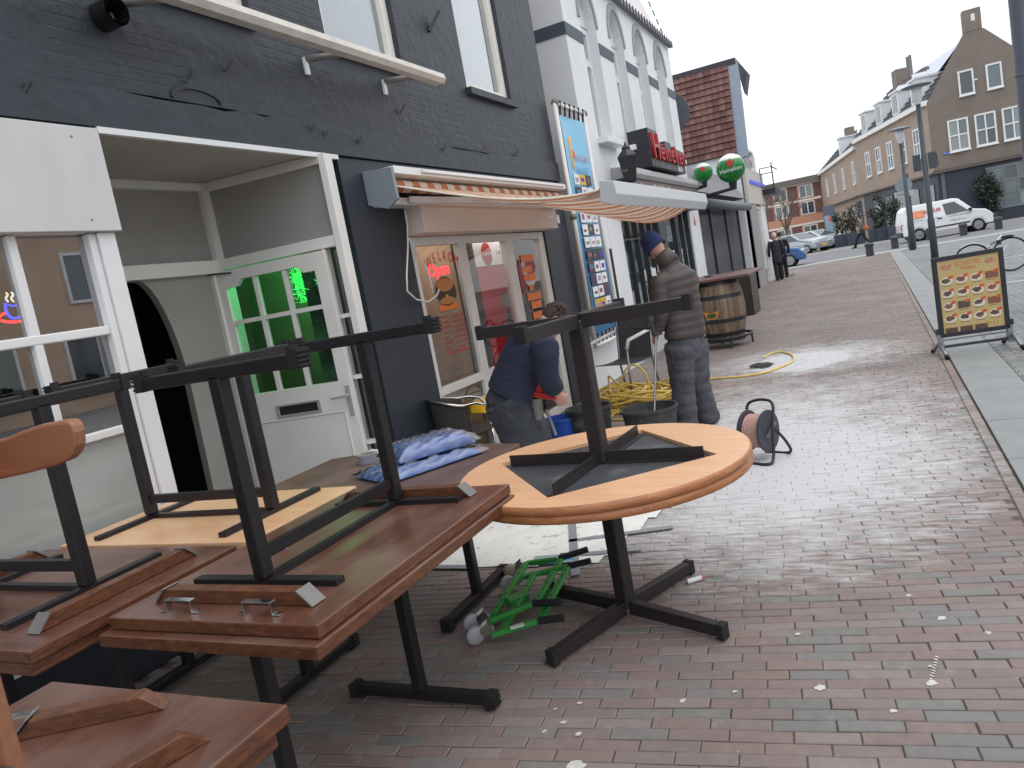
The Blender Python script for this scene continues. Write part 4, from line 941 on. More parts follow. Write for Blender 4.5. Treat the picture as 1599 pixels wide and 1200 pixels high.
for r_ in range(12):
    for k in range(3):
        z = 2.72-0.166*r_; yy = 9.75+0.235*k; c = cols[rc.randrange(len(cols))]
        MB(MXF(bx+0.016, yy, z)).box(0, 0.215, 0, 0.14, 0, 0.002).build('sponsor_card', cm[c], Bn)
        q = (40+rc.randrange(150), 40+rc.randrange(120), 60+rc.randrange(130))
        mk_ = mat('print_%d' % (rc.randrange(8)), q, 0.6)
        MB(MXF(bx+0.0185, yy, z)).box(0.03+rc.random()*0.03, 0.12+rc.random()*0.07, 0.03+rc.random()*0.02, 0.07+rc.random()*0.04, 0, 0.0008).build('card_print', mk_, Bn)
b = MB(MXF(bx+0.016, 0, 0)); pts = [Vector((9.86+0.05*math.cos(t)-0.02, 3.12+0.2*math.sin(t), 0)) for t in [R(60)+R(190)*i/14 for i in range(15)]]
b.loft(pts, 0.022, 6); b.build('logo_swirl', mat('logo_orange', (238, 190, 120), 0.5), Bn)
MB(MXF(bx+0.018, 9.9, 3.12)).disc((0, 0, 0), (0.04, 0.07), 12).build('logo_dot', mat('logo_red', (214, 110, 110), 0.5), Bn)
marks('logo_text', Bn, MXF(bx+0.018, 10.0, 3.05), 0.42, 0.08, mat('logo_pink', (206, 130, 150), 0.5), 12); marks('logo_text', Bn, MXF(bx+0.018, 9.92, 2.86), 0.5, 0.12, mat('logo_bluegrey', (104, 160, 196), 0.5), 13)
# ------------------------------------------------------------------ buildings further along the left side
T = thing('tiled_roof_house', 'house with steep red tiled roof and blue grey edge board behind the cafe', 'house', (-5, 26, 0), world=True)
YR = 26.0
b = MB(); b.box(-9, -3.42, YR+0.3, YR+2.0, 0, 4.4); b.build('wall', mat('house_grey', (150, 150, 150), 0.7), T)
b = MB(); b.prism([(-3.42, YR, 4.35), (-3.42, YR+0.75, 7.15), (-3.42, YR+1.3, 7.15), (-3.42, YR+1.9, 4.35)], (-5.5, 0, 0)); roof = b.build('roof', mat('roof_under', (88, 84, 90), 0.9), T)
tm = MB(); 
tm.grid(lambda u, v: Vector((0.205*(u-0.5), -0.012-0.03*math.sin(u*PI)-0.05*(1-v), 0.235*v-0.02)), 4, 1)
tile0 = tm.build('roof_tile', mat('red_tile', (104, 70, 65), 0.75, vary=0.3, vscale=3), None, smooth=False); tile0.parent = roof
tile0.modifiers.new('s', 'SOLIDIFY').thickness = 0.02
sl_ = math.atan2(0.75, 2.8); rt = random.Random(2)
tv = [tile0.data]
for k, c in enumerate(((112, 77, 71), (92, 62, 58), (116, 86, 79))):
    me = tile0.data.copy(); me.materials.clear(); me.materials.append(mat('red_tile_%d' % k, c, 0.75, vary=0.25, vscale=3)); tv.append(me)
first = True
for r_ in range(14):
    for k in range(17):
        o = tile0 if first else tile0.copy()
        if not first: COL.objects.link(o)
        first = False
        o.data = tv[rt.randrange(4)]
        h = r_*0.205/math.cos(sl_)*1.0
        o.location = (-3.64-k*0.2, YR+h*math.sin(sl_)*0.98-0.01, 4.37+h*math.cos(sl_)); o.rotation_euler = (-sl_+rt.gauss(0, 0.01), 0, rt.gauss(0, 0.012))
M_bluegrey = mat('blue_grey_board', (132, 146, 160), 0.5, vary=0.08)
b = MB(); b.prism([(-3.54, YR-0.05, 4.2), (-3.54, YR+0.72, 7.28), (-3.54, YR+1.0, 7.28), (-3.54, YR+0.35, 4.2)], (0.3, 0, 0)); b.build('edge_board', M_bluegrey, T)
MB().box(-9, -3.3, YR+0.68, YR+1.1, 7.16, 7.36).build('ridge_cap', mat('ridge_dark', (66, 60, 68), 0.7), T)
b = MB(); b.prism([(-3.25, YR+0.8, 7.28), (-3.05, YR+1.2, 6.95), (-3.22, YR+1.2, 6.3), (-3.25, YR+0.85, 6.8)], (0, 0.8, 0)); b.build('eave', mat('eave_dark', (62, 64, 74), 0.6), T)
# low dark bar between the cafe and the tiled house
L_ = thing('dark_bar_front', 'low dark bar front with grey roof next to white cafe', 'building', (FX, 21, 0), world=True)
M_dkfront = mat('dark_front', (46, 50, 60), 0.5, vary=0.15)
MB().box(-8, FX-0.3, 18.2, 26.0, 0, 3.0).build('wall', M_dkfront, L_)
MB().prism([(FX+0.05, 18.2, 2.9), (FX-0.5, 18.2, 3.7), (-8, 18.2, 4.3), (-8, 18.2, 2.9)], (0, 7.6, 0)).build('roof', mat('zinc_roof', (118, 118, 122), 0.6, vary=0.1), L_)
MB().box(FX-0.6, FX-0.45, 17.6, 17.9, 2.8, 5.2).build('downpipe', mat('slate_blue', (62, 70, 84), 0.6), L_)
b = MB(); b.lathe((FX-0.3, 18.1, 4.7), [(0.01, 0), (0.45, 0.0), (0.45, 0.05), (0.01, 0.06)], 24, axis=(0, 1, 0)); b.build('satellite_dish', mat('dish_grey', (88, 92, 102), 0.6), L_)
for k in range(4): MB().box(FX-0.28, FX-0.22, 18.5+k*2.4, 18.56+k*2.4, 0, 2.6).build('mullion', M_dkgreen, L_)
for k in range(3):
    MB().quad((FX-0.26, 18.56+k*2.4, 0.3), (FX-0.26, 20.9+k*2.4, 0.3), (FX-0.26, 20.9+k*2.4, 2.5), (FX-0.26, 18.56+k*2.4, 2.5)).build('pane', mat('blue_black_glass', (36, 41, 56), 0.25, spec=0.4), L_)
MB().cyl((FX+0.12, 18.7, 2.62), (FX+0.12, 25.6, 2.62), 0.12, n=14).build('rolled_blind', mat('blind_grey', (96, 108, 114), 0.5), L_, smooth=True)
MB().box(FX-0.2, FX+0.02, 19.5, 20.4, 3.35, 3.55).build('roof_box', M_offwhite, L_)
# narrow white corner house with balcony
Q = thing('white_corner_house', 'narrow white corner house with blue strip light and black balcony', 'house', (FX, 28, 0), world=True)
MB().box(-9, FX-0.06, 26.05, 30.6, 0, 4.6).build('wall', M_cafe, Q)
MB().box(FX-0.05, FX+0.05, 26.3, 27.2, 0, 2.75).build('pillar', M_cafe, Q); MB().box(FX-0.05, FX+0.05, 29.3, 30.6, 0, 2.75).build('pillar', M_cafe, Q)
window(Q, MXF(FX+0.03, 27.3, 0.5), 1.9, 2.2, 0.1, M_white, glass('q_glass', (0.35, 0.4, 0.42)), 2, 1, depth=0.1)
b = MB(); b.prism([(FX+0.0, 26.2, 2.76), (FX+0.1, 26.2, 2.76), (FX+0.1, 26.2, 3.9), (FX+0.0, 26.2, 3.9)], (0, 4.5, 0)); b.build('blank_panel', mat('beige_panel', (196, 192, 186), 0.6), Q)
MB().box(FX+0.101, FX+0.15, 26.9, 30.6, 3.42, 3.52).build('blue_strip', mat('blue_strip', (92, 100, 220), 0.4, emit=(90, 100, 230), estr=0.25), Q)
window(Q, MXF(FX+0.03, 28.0, 3.95), 1.4, 0.7, 0.08, M_white, glass('q_glass', (0.35, 0.4, 0.42)), 1, 1)
MB().box(FX+0.05, FX+0.55, 30.0, 31.8, 3.1, 3.3).build('balcony_floor', M_sblack, Q)
b = MB()
for z in (3.35, 3.85, 4.05): b.bar((FX+0.1, 30.02, z), (FX+0.53, 30.02, z), 0.03, 0.03)
b.bar((FX+0.52, 30.02, 3.3), (FX+0.52, 30.02, 4.2), 0.04, 0.04, (1,0,0)); b.bar((FX+0.1, 30.02, 3.3), (FX+0.1, 30.02, 4.05), 0.035, 0.035, (1,0,0)); b.bar((FX+0.52, 30, 4.05), (FX+0.52, 31.8, 4.05), 0.03, 0.03)
b.build('railing', M_sblack, Q)
tag(MB().grid(lambda u, v: Vector((-3.35+0.5*u, 30.7+1.4*v, 0.02+0.05*math.sin(u*9)*math.sin(v*7))), 8, 12).build('grass_verge', mat('verge_green', (104, 106, 70), 0.9, vary=0.4, vscale=9)), 'small tuft of grass at foot of white corner house', 'grass')['kind'] = 'stuff'

# ------------------------------------------------------------------ long brown brick building at the end
M_brn = mat('brown_brick', (128, 117, 108), 0.8, vary=0.1, vscale=1.2, bump=0.1, bscale=20)
M_brn2 = mat('warm_brick', (162, 143, 128), 0.8, vary=0.08, vscale=1.0)
M_slate = mat('slate_tiles', (84, 84, 96), 0.6, vary=0.15, vscale=1.5)
M_shopdk = mat('navy_shopfront', (52, 58, 72), 0.5, vary=0.1, vscale=1)
M_wglass = [mat('far_window_glass', (96, 112, 116), 0.1, spec=0.8), mat('far_window_curtain', (140, 148, 146), 0.15, spec=0.7), mat('far_window_dark', (66, 76, 82), 0.08, spec=0.8), mat('far_window_glass', (96, 112, 116), 0.1, spec=0.8)]
E1 = thing('brown_gable_building', 'big brown brick building with gable chimney slate roof and white dormers', 'building', (6, 58, 0), world=True)
CX, CYY = 3.85, 56.0
X2 = 9.9
# gable front facing the camera
def gy(px, py): return at_y(px, py, CYY)
pts = [(CX, 3.72), (X2, 3.72), (X2, 8.6), (8.7, 9.75), (7.2, 11.35), (6.15, 11.35), (CX, 7.85)]
b = MB(); b.prism([(x, CYY, z) for x, z in pts], (0, 0.4, 0)); b.build('gable_wall', M_brn, E1)
MB().box(6.17, 7.12, CYY-0.02, CYY+0.8, 11.36, 12.6).build('chimney', M_brn, E1); MB().box(6.6, 6.8, CYY-0.04, CYY-0.02, 11.9, 12.3).build('chimney_plate', M_white, E1)
MB().box(CX+0.3, X2, CYY+0.15, CYY+0.5, 0, 3.5).build('shopfront', M_shopdk, E1)
MB().box(CX-0.05, X2, CYY-0.12, CYY+0.3, 3.52, 3.72).build('shop_cornice', mat('cornice_brown', (96, 88, 84), 0.7), E1)
MB().box(CX+0.35, CX+0.55, CYY+0.05, CYY+0.15, 0, 3.5).build('shop_pilaster', mat('pilaster_grey', (96, 102, 112), 0.6), E1)
def farwin(M, w, h, c, r_, par=E1): return window(par, M @ Matrix.Translation((0, 0, 0.09)), w, h, 0.1, M_white, M_wglass, c, r_, bw=0.08, depth=0.12, sill=0.06)
for x in (4.82, 6.25, 7.66): farwin(MYF(x, CYY-0.02, 4.62), 1.1, 1.9, 2, 2)
for x in (5.62, 7.07): farwin(MYF(x, CYY-0.02, 7.78), 0.82, 1.45, 1, 1)
MB().box(6.43, 6.62, CYY-0.1, CYY, 8.5, 8.58).build('wall_lamp', M_white, E1)
ss = MB(MYF(4.45, CYY-0.03, 4.58)).box(0, 0.5, 0, 0.13, 0, 0.02).build('street_name_plate', mat('sign_blue', (66, 92, 190), 0.4), E1)
marks('plate_text', None, MYF(4.48, CYY-0.052, 4.61), 0.44, 0.07, M_white, 31).parent = ss
window(E1, MYF(6.6, CYY+0.08, 0.7), 3.2, 2.6, 0.14, mat('shop_grey_frame', (120, 126, 132), 0.5), M_wglass, 4, 3, bw=0.1, depth=0.1)
# street side running away to the left, in two stretches
a0 = Vector((CX, CYY, 0)); a1 = Vector((-0.45, 71.3, 0)); a2 = Vector((-4.7, 97.0, 0))
for seg, (p, q, zt, col, nw) in enumerate(((a0, a1, 7.75, M_brn2, 5), (a1, a2, 7.3, M_brn2, 4))):
    u = (q-p).normalized(); ln = (q-p).length; nn = u.cross(Vector((0,0,1)))
    # facing the street: local u runs from far end to near end
    M = MDF((q.x, q.y, 0), -u)
    MB(M).box(0, ln, 3.6, zt, -8 if seg == 0 else -6, 0).build('side_wall', col, E1)
    MB(M).box(0, ln, 0, 3.5, -6, -0.15).build('side_shopfront', M_shopdk if seg == 0 else M_brn2, E1)
    MB(M).box(0, ln, 3.5, 3.62, -0.5, 0.18).build('side_cornice', mat('cornice_brown', (96, 88, 84), 0.7), E1)
    MB(M).box(0, ln, zt-0.02, zt+0.28, -0.3, 0.25).build('gutter', M_offwhite, E1)
    rz = zt+3.6 if seg == 0 else zt+3.2
    b = MB(M); b.prism([(0, zt+0.28, 0.1), (0, rz, -3.1), (0, zt+0.28, -6.4)], (ln, 0, 0)); rf = b.build('roof', M_slate, E1)
    for k in range(11):
        t = k/11; MB(M).box(0, ln, zt+0.32+(rz-zt-0.28)*t, zt+0.36+(rz-zt-0.28)*t, 0.1-3.2*t-0.02, 0.1-3.2*t+0.06).build('tile_course', mat('slate_course', (98, 98, 112), 0.6), None).parent = rf
    b = MB(M); t0, t1 = 0.48, 0.9
    def rp(t, off): return (zt+0.28+(rz-zt-0.28)*t+off, 0.1-3.2*t+off*0.9)
    za, na = rp(t0, 0.1); zb, nb = rp(t1, 0.1)
    b.prism([(ln*0.25, za, na), (ln*0.93, za, na), (ln*0.93, zb, nb), (ln*0.25, zb, nb)], (0, 0.05, 0.05)); b.build('solar_panels', mat('solar_glass', (150, 160, 176), 0.04, 0.9), None).parent = rf
    for k in range(4 if seg == 0 else 1):
        uu_ = ln*(0.92-0.235*k) if seg == 0 else ln*0.7
        dz0, dz1 = zt+0.35, zt+1.85
        d = MB(M); d.box(uu_-1.3, uu_, dz0, dz1, -2.2, -0.02); d.box(uu_-1.4, uu_+0.1, dz1+0.002, dz1+0.12, -2.3, 0.1); do = d.build('dormer', M_white, E1)
        MB(M).box(uu_-1.1, uu_-0.2, dz0+0.2, dz1-0.15, -0.018, 0.0).build('dormer_pane', M_wglass[0], None).parent = do
    for k in range(nw):
        uu_ = ln-1.6-k*(ln-2.5)/nw
        window(E1, MDF(tuple(q-u*0+(-u)*(uu_-1.15)+nn*(-0.0)+Vector((0,0,4.75 if seg == 0 else 4.6))), -u) @ Matrix.Translation((0, 0, 0.08)), 1.15, 1.9, 0.1, M_white, M_wglass, 2, 2, bw=0.08, depth=0.12, sill=0.06)
    MB(M).box(ln*0.12, ln*0.12+1.0, rz-0.6, rz+1.0, -3.6, -2.7).build('side_chimney', M_brn, E1)
    if seg == 0:
        for k in range(5): MB(M).box(ln-2.2-k*2.7, ln-0.6-k*2.7, 0.4, 2.9, -0.16, -0.1).build('shop_pane', mat('shop_pane_dark', (70, 84, 90), 0.1, spec=0.8), E1)
        for k in range(2): MB(M).cyl((ln*0.3+k*0.5, rz-0.3, -3), (ln*0.3+k*0.5, rz+1.4, -3), 0.12).build('flue', M_zinc, E1)
    else:
        MB(M).box(ln-3.4, ln-1.1, 0.1, 3.1, -0.14, -0.05).build('grey_panel', mat('grey_blue_panel', (94, 102, 118), 0.6), E1)
# orange apartment block far left
O = thing('orange_flats', 'low orange brick apartment block with white framed windows far down street', 'building', (-9, 96, 0), world=True)
p = Vector((-4.85, 97.5, 0)); q = Vector((-12, 97.0, 0)); M = MYF(-16, 96.5, 0)
MB(M).box(0, 11.3, 0, 6.9, -8, 0).build('wall', mat('orange_brick', (196, 146, 120), 0.8, vary=0.08), O)
MB(M).box(0, 11.4, 6.9, 7.5, -8, 0.6).build('eaves', mat('eaves_brown', (112, 104, 98), 0.7), O)
for z in (0.6, 3.3, 5.2):
    MB(M).box(0, 11.3, z+1.55, z+1.75, -0.2, 0.06).build('concrete_band', M_offwhite, O)
    for k in range(4):
        window(O, M @ Matrix.Translation((0.6+2.8*k, z, 0.08)), 1.5, 1.45, 0.1, M_offwhite, M_wglass, 2, 1, bw=0.1, depth=0.1)
        MB(M).box(2.2+2.8*k, 3.2+2.8*k, z, z+1.5, -0.02, 0.05).build('infill_panel', mat('red_brown_panel', (116, 84, 76), 0.8), O)
# row of houses opposite, seen only mirrored in the shop glass
OP = thing('opposite_houses', 'tan brick row of houses across the square mirrored in shop windows', 'building', (16, 18, 0), world=True)
MO = MDF((17, 44, 0), (0, -1, 0))
MO = Matrix(((0,0,-1,17),(-1,0,0,44),(0,1,0,0),(0,0,0,1)))
MB(MO).box(0, 44, 0, 6.2, -8, 0).build('wall', mat('tan_brick', (206, 178, 154), 0.8, vary=0.15, vscale=0.7), OP)
b = MB(MO); b.prism([(0, 6.2, 0.3), (0, 9.6, -4), (0, 6.2, -8.3)], (44, 0, 0)); b.build('roof', M_slate, OP)
for k in range(11):
    window(OP, MO @ Matrix.Translation((1.2+4*k, 3.6, 0.08)), 1.6, 1.7, 0.1, M_white, M_wglass, 2, 1); window(OP, MO @ Matrix.Translation((1.0+4*k, 0.5, 0.08)), 2.4, 2.2, 0.1, M_white, M_wglass, 2, 1)
# ------------------------------------------------------------------ tables
# one two-leg cafe table, upright, long axis local x, top face at z=h
def leg_set(t, L, Wd, h, ends, mleg=M_black, inv=False, top_t=0.04):
    for x in ends:
        MB().box(x-0.024, x+0.024, -0.024, 0.024, 0.05, h-top_t-0.022).build('leg', mleg, t, bevel=0.006)
        MB().box(x-0.024, x+0.024, -0.31, 0.31, 0.022, 0.065).build('foot_bar', mleg, t, bevel=0.005)
        for s in (-1, 1):
            f = MB(); f.box(x-0.028, x+0.028, s*0.325-0.018, s*0.325+0.018, 0.010, 0.069)
            for k in range(4): f.box(x-0.029, x+0.029, s*0.341-0.001, s*0.345+0.005*s, 0.014+k*0.014, 0.021+k*0.014)
            f.cyl((x, s*0.31, 0), (x, s*0.31, 0.02), 0.018, n=8); f.build('end_cap', M_rubber, t)
        MB().box(x-0.02, x+0.02, -0.3, 0.3, h-top_t-0.02, h-top_t-0.001).build('mount_bar', mleg, t)
    if len(ends) > 1:
        MB().box(ends[0]+0.026, ends[1]-0.026, -0.012, 0.012, h-top_t-0.115, h-top_t-0.075).build('stretcher', mleg, t)
        MB().box(ends[0]+0.02, ends[1]-0.02, -0.014, 0.014, h-top_t-0.022, h-top_t-0.002).build('spine_bar', mleg, t)
def rect_table(label, loc, rz, L, Wd, h, ends, top, edge, inverted=False, cleats=True, handles=False, group='stacked cafe tables'):
    t = thing('table', label, 'table', loc, rz, group)
    TT = 0.04
    b = MB(); b.box(-L/2, L/2, -Wd/2, Wd/2, h-TT, h); b.m = [0, 0, 1, 1, 1, 1]
    b.build('tabletop', [top, edge], t, bevel=0.005)
    leg_set(t, L, Wd, h, ends)
    if cleats:
        for s in (-1, 1):
            x = s*(L/2-0.13)
            b = MB(); b.prism([(x-0.022, -Wd*0.38, h-TT-0.001), (x-0.022, -Wd*0.38+0.05, h-TT-0.045), (x-0.022, Wd*0.38-0.05, h-TT-0.045), (x-0.022, Wd*0.38, h-TT-0.001)], (0.044, 0, 0)); b.build('cleat', edge, t, bevel=0.003)
            for e in (-1, 1):
                b = MB(); y = e*Wd*0.38
                b.prism([(x-0.03, y, h-TT-0.0005), (x-0.03, y-e*0.05, h-TT-0.0475), (x+0.03, y-e*0.05, h-TT-0.0475), (x+0.03, y, h-TT-0.0005)], (0, e*0.004, -0.003)); b.build('end_plate', M_zinc, t)
    if handles:
        for y in (-0.15, 0.17):
            x = -L/2+0.055
            b = MB(); b.box(x-0.012, x+0.012, y-0.055, y+0.055, h-TT-0.04, h-TT-0.036); b.box(x-0.012, x+0.012, y-0.055, y-0.051, h-TT-0.038, h-TT); b.box(x-0.012, x+0.012, y+0.051, y+0.055, h-TT-0.038, h-TT)
            b.box(x-0.012, x+0.012, y+0.055, y+0.08, h-TT-0.004, h-TT-0.0005); b.box(x-0.012, x+0.012, y-0.08, y-0.055, h-TT-0.004, h-TT-0.0005); b.build('bracket', M_chrome, t, bevel=0.001)
    if inverted: t.rotation_euler = (PI, 0, rz)
    return t
HT = 0.77
# stack nearest the round table (long side runs down the street)
rect_table('brown rectangular table standing on its feet at front centre under an upturned twin', (-1.84, 2.06, 0), PI/2, 1.25, 0.87, HT, (-0.42, 0.33), M_brownwood, M_brownedge, cleats=False)
rect_table('upturned brown table at front centre with metal brackets near its front edge', (-1.84, 2.08, 2*HT+0.002), PI/2, 1.22, 0.84, HT, (-0.35, 0.41), M_brownwood, M_brownedge, True, True, True)
# left stack
rect_table('brown table standing on its feet in the left stack below upturned one', (-2.905, 1.655, 0), 0, 1.16, 0.80, HT, (-0.36, 0.36), M_brownwood, M_brownedge, cleats=False)
rect_table('upturned brown table on left stack in front of the shop window', (-2.89, 1.66, 2*HT+0.002), 0, 1.16, 0.82, HT, (-0.32, 0.28), M_brownwood, M_brownedge, True)
# beech stack behind
rect_table('table standing on its feet beneath the upturned pale beech table', (-2.87, 2.46, 0), 0, 1.16, 0.68, HT, (-0.38, 0.38), M_brownwood, M_brownedge, cleats=False)
rect_table('upturned pale beech table in front of the white door', (-2.86, 2.455, 2*HT+0.002), 0, 1.16, 0.70, HT, (-0.38, 0.39), M_beech, M_beech, True, False)
# near stack at lower left
rect_table('brown table standing on its feet at lower left below nearest upturned table', (-1.62, 0.50, 0), PI/2, 1.2, 0.76, HT, (-0.4, 0.2), M_brownwood, M_brownedge, cleats=False)
te = rect_table('nearest upturned brown table at lower left corner with chrome bracket', (-1.62, 0.52, 2*HT+0.002), PI/2, 1.22, 0.80, HT, (-0.40, 0.0), M_brownwood, M_brownedge, True, False)
for ch in list(te.children):
    if ch.name.split('.')[0] in ('leg', 'foot_bar', 'end_cap', 'stretcher', 'spine_bar', 'mount_bar'): bpy.data.objects.remove(ch)
# its cleats lie skew, with a chrome bracket by the right one
for (c, a, ln) in (((0.48, -0.06), 60, 0.34), ((0.36, 0.27), 15, 0.24)):
    u = Vector((math.cos(R(a)), math.sin(R(a)), 0)); v = Vector((-u.y, u.x, 0)); c = Vector((c[0], c[1], HT-0.04))
    b = MB(); b.prism([c-u*ln/2-v*0.022, c-u*(ln/2-0.05)-v*0.022-Vector((0,0,0.042)), c+u*(ln/2-0.05)-v*0.022-Vector((0,0,0.042)), c+u*ln/2-v*0.022], v*0.044); b.build('cleat', M_brownedge, te, bevel=0.003)
    e = c-u*ln/2; b = MB(); b.prism([e-v*0.03, e+v*0.03, e+v*0.03+u*0.05-Vector((0,0,0.046)), e-v*0.03+u*0.05-Vector((0,0,0.046))], -u*0.004-Vector((0,0,0.002))); b.build('end_plate', M_zinc, te)
b = MB(); c = Vector((0.40, -0.24, HT-0.04)); b.obox(c-Vector((0,0,0.04)), (0.5,0.866,0), (-0.866,0.5,0), (0,0,1), 0.06, 0.012, 0.002)
for s in (-1, 1): b.obox(c+Vector((0.03*s, 0.052*s, -0.02)), (0.5,0.866,0), (-0.866,0.5,0), (0,0,1), 0.002, 0.012, 0.02); b.obox(c+Vector((0.042*s, 0.073*s, -0.002)), (0.5,0.866,0), (-0.866,0.5,0), (0,0,1), 0.014, 0.012, 0.002)
b.build('bracket', M_chrome, te)
# boat-shaped table with the parcels
t = thing('boat_shaped_table', 'dark brown boat shaped table carrying blue parcels and tape before the dark wall', 'table', (-2.47, 3.30, 0))
n = 14; prof = []
for i in range(n+1):
    s = -1+2*i/n; prof.append((0.645*s, -(0.36+0.11*(1-s*s))))
poly = [(x, y, 0.71) for x, y in prof]+[(x, -y, 0.71) for x, y in prof[::-1]]
b = MB(); b.prism(poly, (0, 0, 0.04)); k = len(poly); b.m = [0, 0]+[1]*k
b.build('tabletop', [wood('dull_brown_top', (98, 72, 62), (80, 58, 50), 0.5, dust=(124, 108, 100)), M_brownedge], t, bevel=0.004)
leg_set(t, 1.29, 0.8, 0.75, (-0.42, 0.42))
# --- round tables
def round_table(label, loc, rz, inverted, h=0.72, r=0.655):
    t = thing('round_table', label, 'table', loc, rz, 'round cafe tables')
    b = MB(); b.lathe((0,0,0), [(r-0.007, h-0.036), (r, h-0.030), (r+0.002, h-0.018), (r, h-0.006), (r-0.007, h)], 72); b.build('rim', M_roundedge, t, smooth=True)
    # underside is a thick ring with a square board let in
    q = 0.375; N_ = 72; ring = [((r-0.007)*math.cos(2*PI*i/N_), (r-0.007)*math.sin(2*PI*i/N_)) for i in range(N_)]
    sq = []
    for i in range(N_):
        a = 2*PI*i/N_; c_, s_ = math.cos(a), math.sin(a); k = q/max(abs(c_+s_)*0.7071*1.0, abs(c_-s_)*0.7071)
        k = min(k, r*0.985); sq.append((k*c_, k*s_))
    b = MB()
    for i in range(N_):
        j = (i+1) % N_; b._add([(*ring[j], h-0.036), (*ring[i], h-0.036), (*sq[i], h-0.036), (*sq[j], h-0.036)], [(0,1,2,3)])
        b._add([(*sq[i], h-0.036), (*sq[i], h-0.018), (*sq[j], h-0.018), (*sq[j], h-0.036)], [(0,1,2,3)])
    b.build('underside', M_roundwood, t)
    b = MB(); b._add([(*p_, h-0.02) for p_ in sq[::-1]], [tuple(range(N_))]); b.build('base_board', M_board, t)
    b = MB(); b._add([(*p_, h) for p_ in ring], [tuple(range(N_))]); b.build('top_face', M_roundwood, t)
    MB().box(-0.035, 0.035, -0.035, 0.035, 0.05, h-0.022).build('column', M_dkbrown, t, bevel=0.008)
    for k in range(4):
        a = k*PI/2; u = Vector((math.cos(a), math.sin(a), 0)); v = Vector((-u.y, u.x, 0))
        b = MB(); b.prism([u*0.03-v*0.022+Vector((0,0,0.022)), u*0.03-v*0.022+Vector((0,0,0.085)), u*0.5-v*0.022+Vector((0,0,0.07)), u*0.5-v*0.022+Vector((0,0,0.018))], v*0.044); b.build('foot', M_dkbrown, t, bevel=0.003)
        b = MB(); b.obox(u*0.505+Vector((0,0,0.04)), u, v, (0,0,1), 0.018, 0.0245, 0.034); b.build('foot_cap', M_rubber, t, bevel=0.004)
        b = MB(); b.obox(u*0.25+Vector((0,0,h-0.048)), u, v, (0,0,1), 0.225, 0.003, 0.026); b.obox(u*0.25+v*0.014+Vector((0,0,h-0.0235)), u, v, (0,0,1), 0.225, 0.016, 0.002); b.build('arm', M_dkbrown, t)
    if inverted: t.rotation_euler = (PI, 0, rz)
    return t
round_table('round wooden table standing on four black feet beneath its upturned twin', (-1.20, 3.19, 0), R(-22), False)
round_table('upturned round wooden table with black cross base pointing up', (-1.20, 3.18, 2*0.72+0.002), R(-5), True)

# chair on the near table: curved back rail and posts
ch = thing('wooden_chair', 'orange brown wooden chair at lower left, only its back rail and post in view', 'chair', (-1.25, 0.55, HT+0.045), world=True)
rd = Vector((0.897, 0.442, 0)); c0 = Vector((-1.19, 0.575, 0)); fwd = Vector((-0.442, 0.897, 0))
ol = [(-300, 745), (0, 686), (25, 680), (47, 670), (75, 660), (105, 654), (122, 652), (130, 657), (135, 670), (136, 690), (132, 704), (122, 714), (100, 722), (60, 733), (0, 746), (-300, 805)]
b = MB(); b.prism([at_y(px, py, 0.62) for px, py in ol], fwd*-0.026); b.build('back_rail', M_chairwood, ch, bevel=0.004)
for s in (0.0, -0.36):
    p = c0+rd*s; b = MB(); b.bar(p+Vector((0,0,0.815)), p+Vector((0,0,1.46)), 0.034, 0.034, fwd); b.build('back_post', M_chairwood, ch, bevel=0.006)
    b = MB(); b.cyl(p+Vector((0,0,1.06))-fwd*0.02+rd*0.0, p+Vector((0,0,1.06))-fwd*0.03+rd*0.03, 0.008); b.build('bolt', M_steel, ch)
    b = MB(); b.bar(p-fwd*0.42+Vector((0,0,0.815)), p-fwd*0.42+Vector((0,0,1.22)), 0.034, 0.034, fwd); b.build('front_leg', M_chairwood, ch)
b = MB(); cc = c0-rd*0.18-fwd*0.22+Vector((0,0,1.235)); b.obox(cc, rd, fwd, (0,0,1), 0.2, 0.22, 0.016); b.build('seat', M_chairwood, ch, bevel=0.01)

# ------------------------------------------------------------------ things on the tables
M_film = glass('clear_film', (0.95, 0.96, 0.98), 1.1, 0.25)
M_bluecl = mat('blue_cloth', (96, 126, 184), 0.7, vary=0.12, vscale=12)
def parcel(label, c, rz, a, b_, h, seed):
    t = thing('wrapped_parcel', label, 'parcel', c, rz, 'blue parcels'); q = random.Random(seed)
    N1 = 22
    def top(u, v):
        x = a*(u-0.5)*2; y = b_*(v-0.5)*2; e = min(1, 6*min(u, 1-u))*min(1, 5*min(v, 1-v))
        return Vector((x, y, 0.006+h*(e**0.35)*(0.92+0.08*math.sin(u*7+seed)*math.cos(v*6))))
    m = MB(); m.grid(top, N1, N1); m.build('folded_sheet', M_bluecl, t, smooth=True)
    def film(u, v):
        p = top(u, v); w = 0.004*math.sin(u*31+v*13+seed)+0.003*math.sin(v*37-u*23)+q.uniform(-0.0012, 0.0012)
        k = 1.05 + (0.06 if u > 0.97 or v > 0.97 else 0)
        return Vector((p.x*k, p.y*k, max(0.003, p.z+0.009+w)))
    m = MB(); m.grid(film, 44, 40); m.build('plastic_bag', M_film, t, smooth=True)
    return t
parcel('lower blue parcel in clear plastic lying flat on boat shaped table', (-2.26, 3.33, 0.752), R(63), 0.29, 0.18, 0.045, 1)
parcel('upper blue parcel in clear plastic resting askew on another parcel', (-2.25, 3.42, 0.806), R(55), 0.22, 0.145, 0.07, 2)
tp = thing('tape_roll', 'roll of grey duct tape standing flat on boat shaped table', 'tape', (-2.72, 3.5, 0.751))
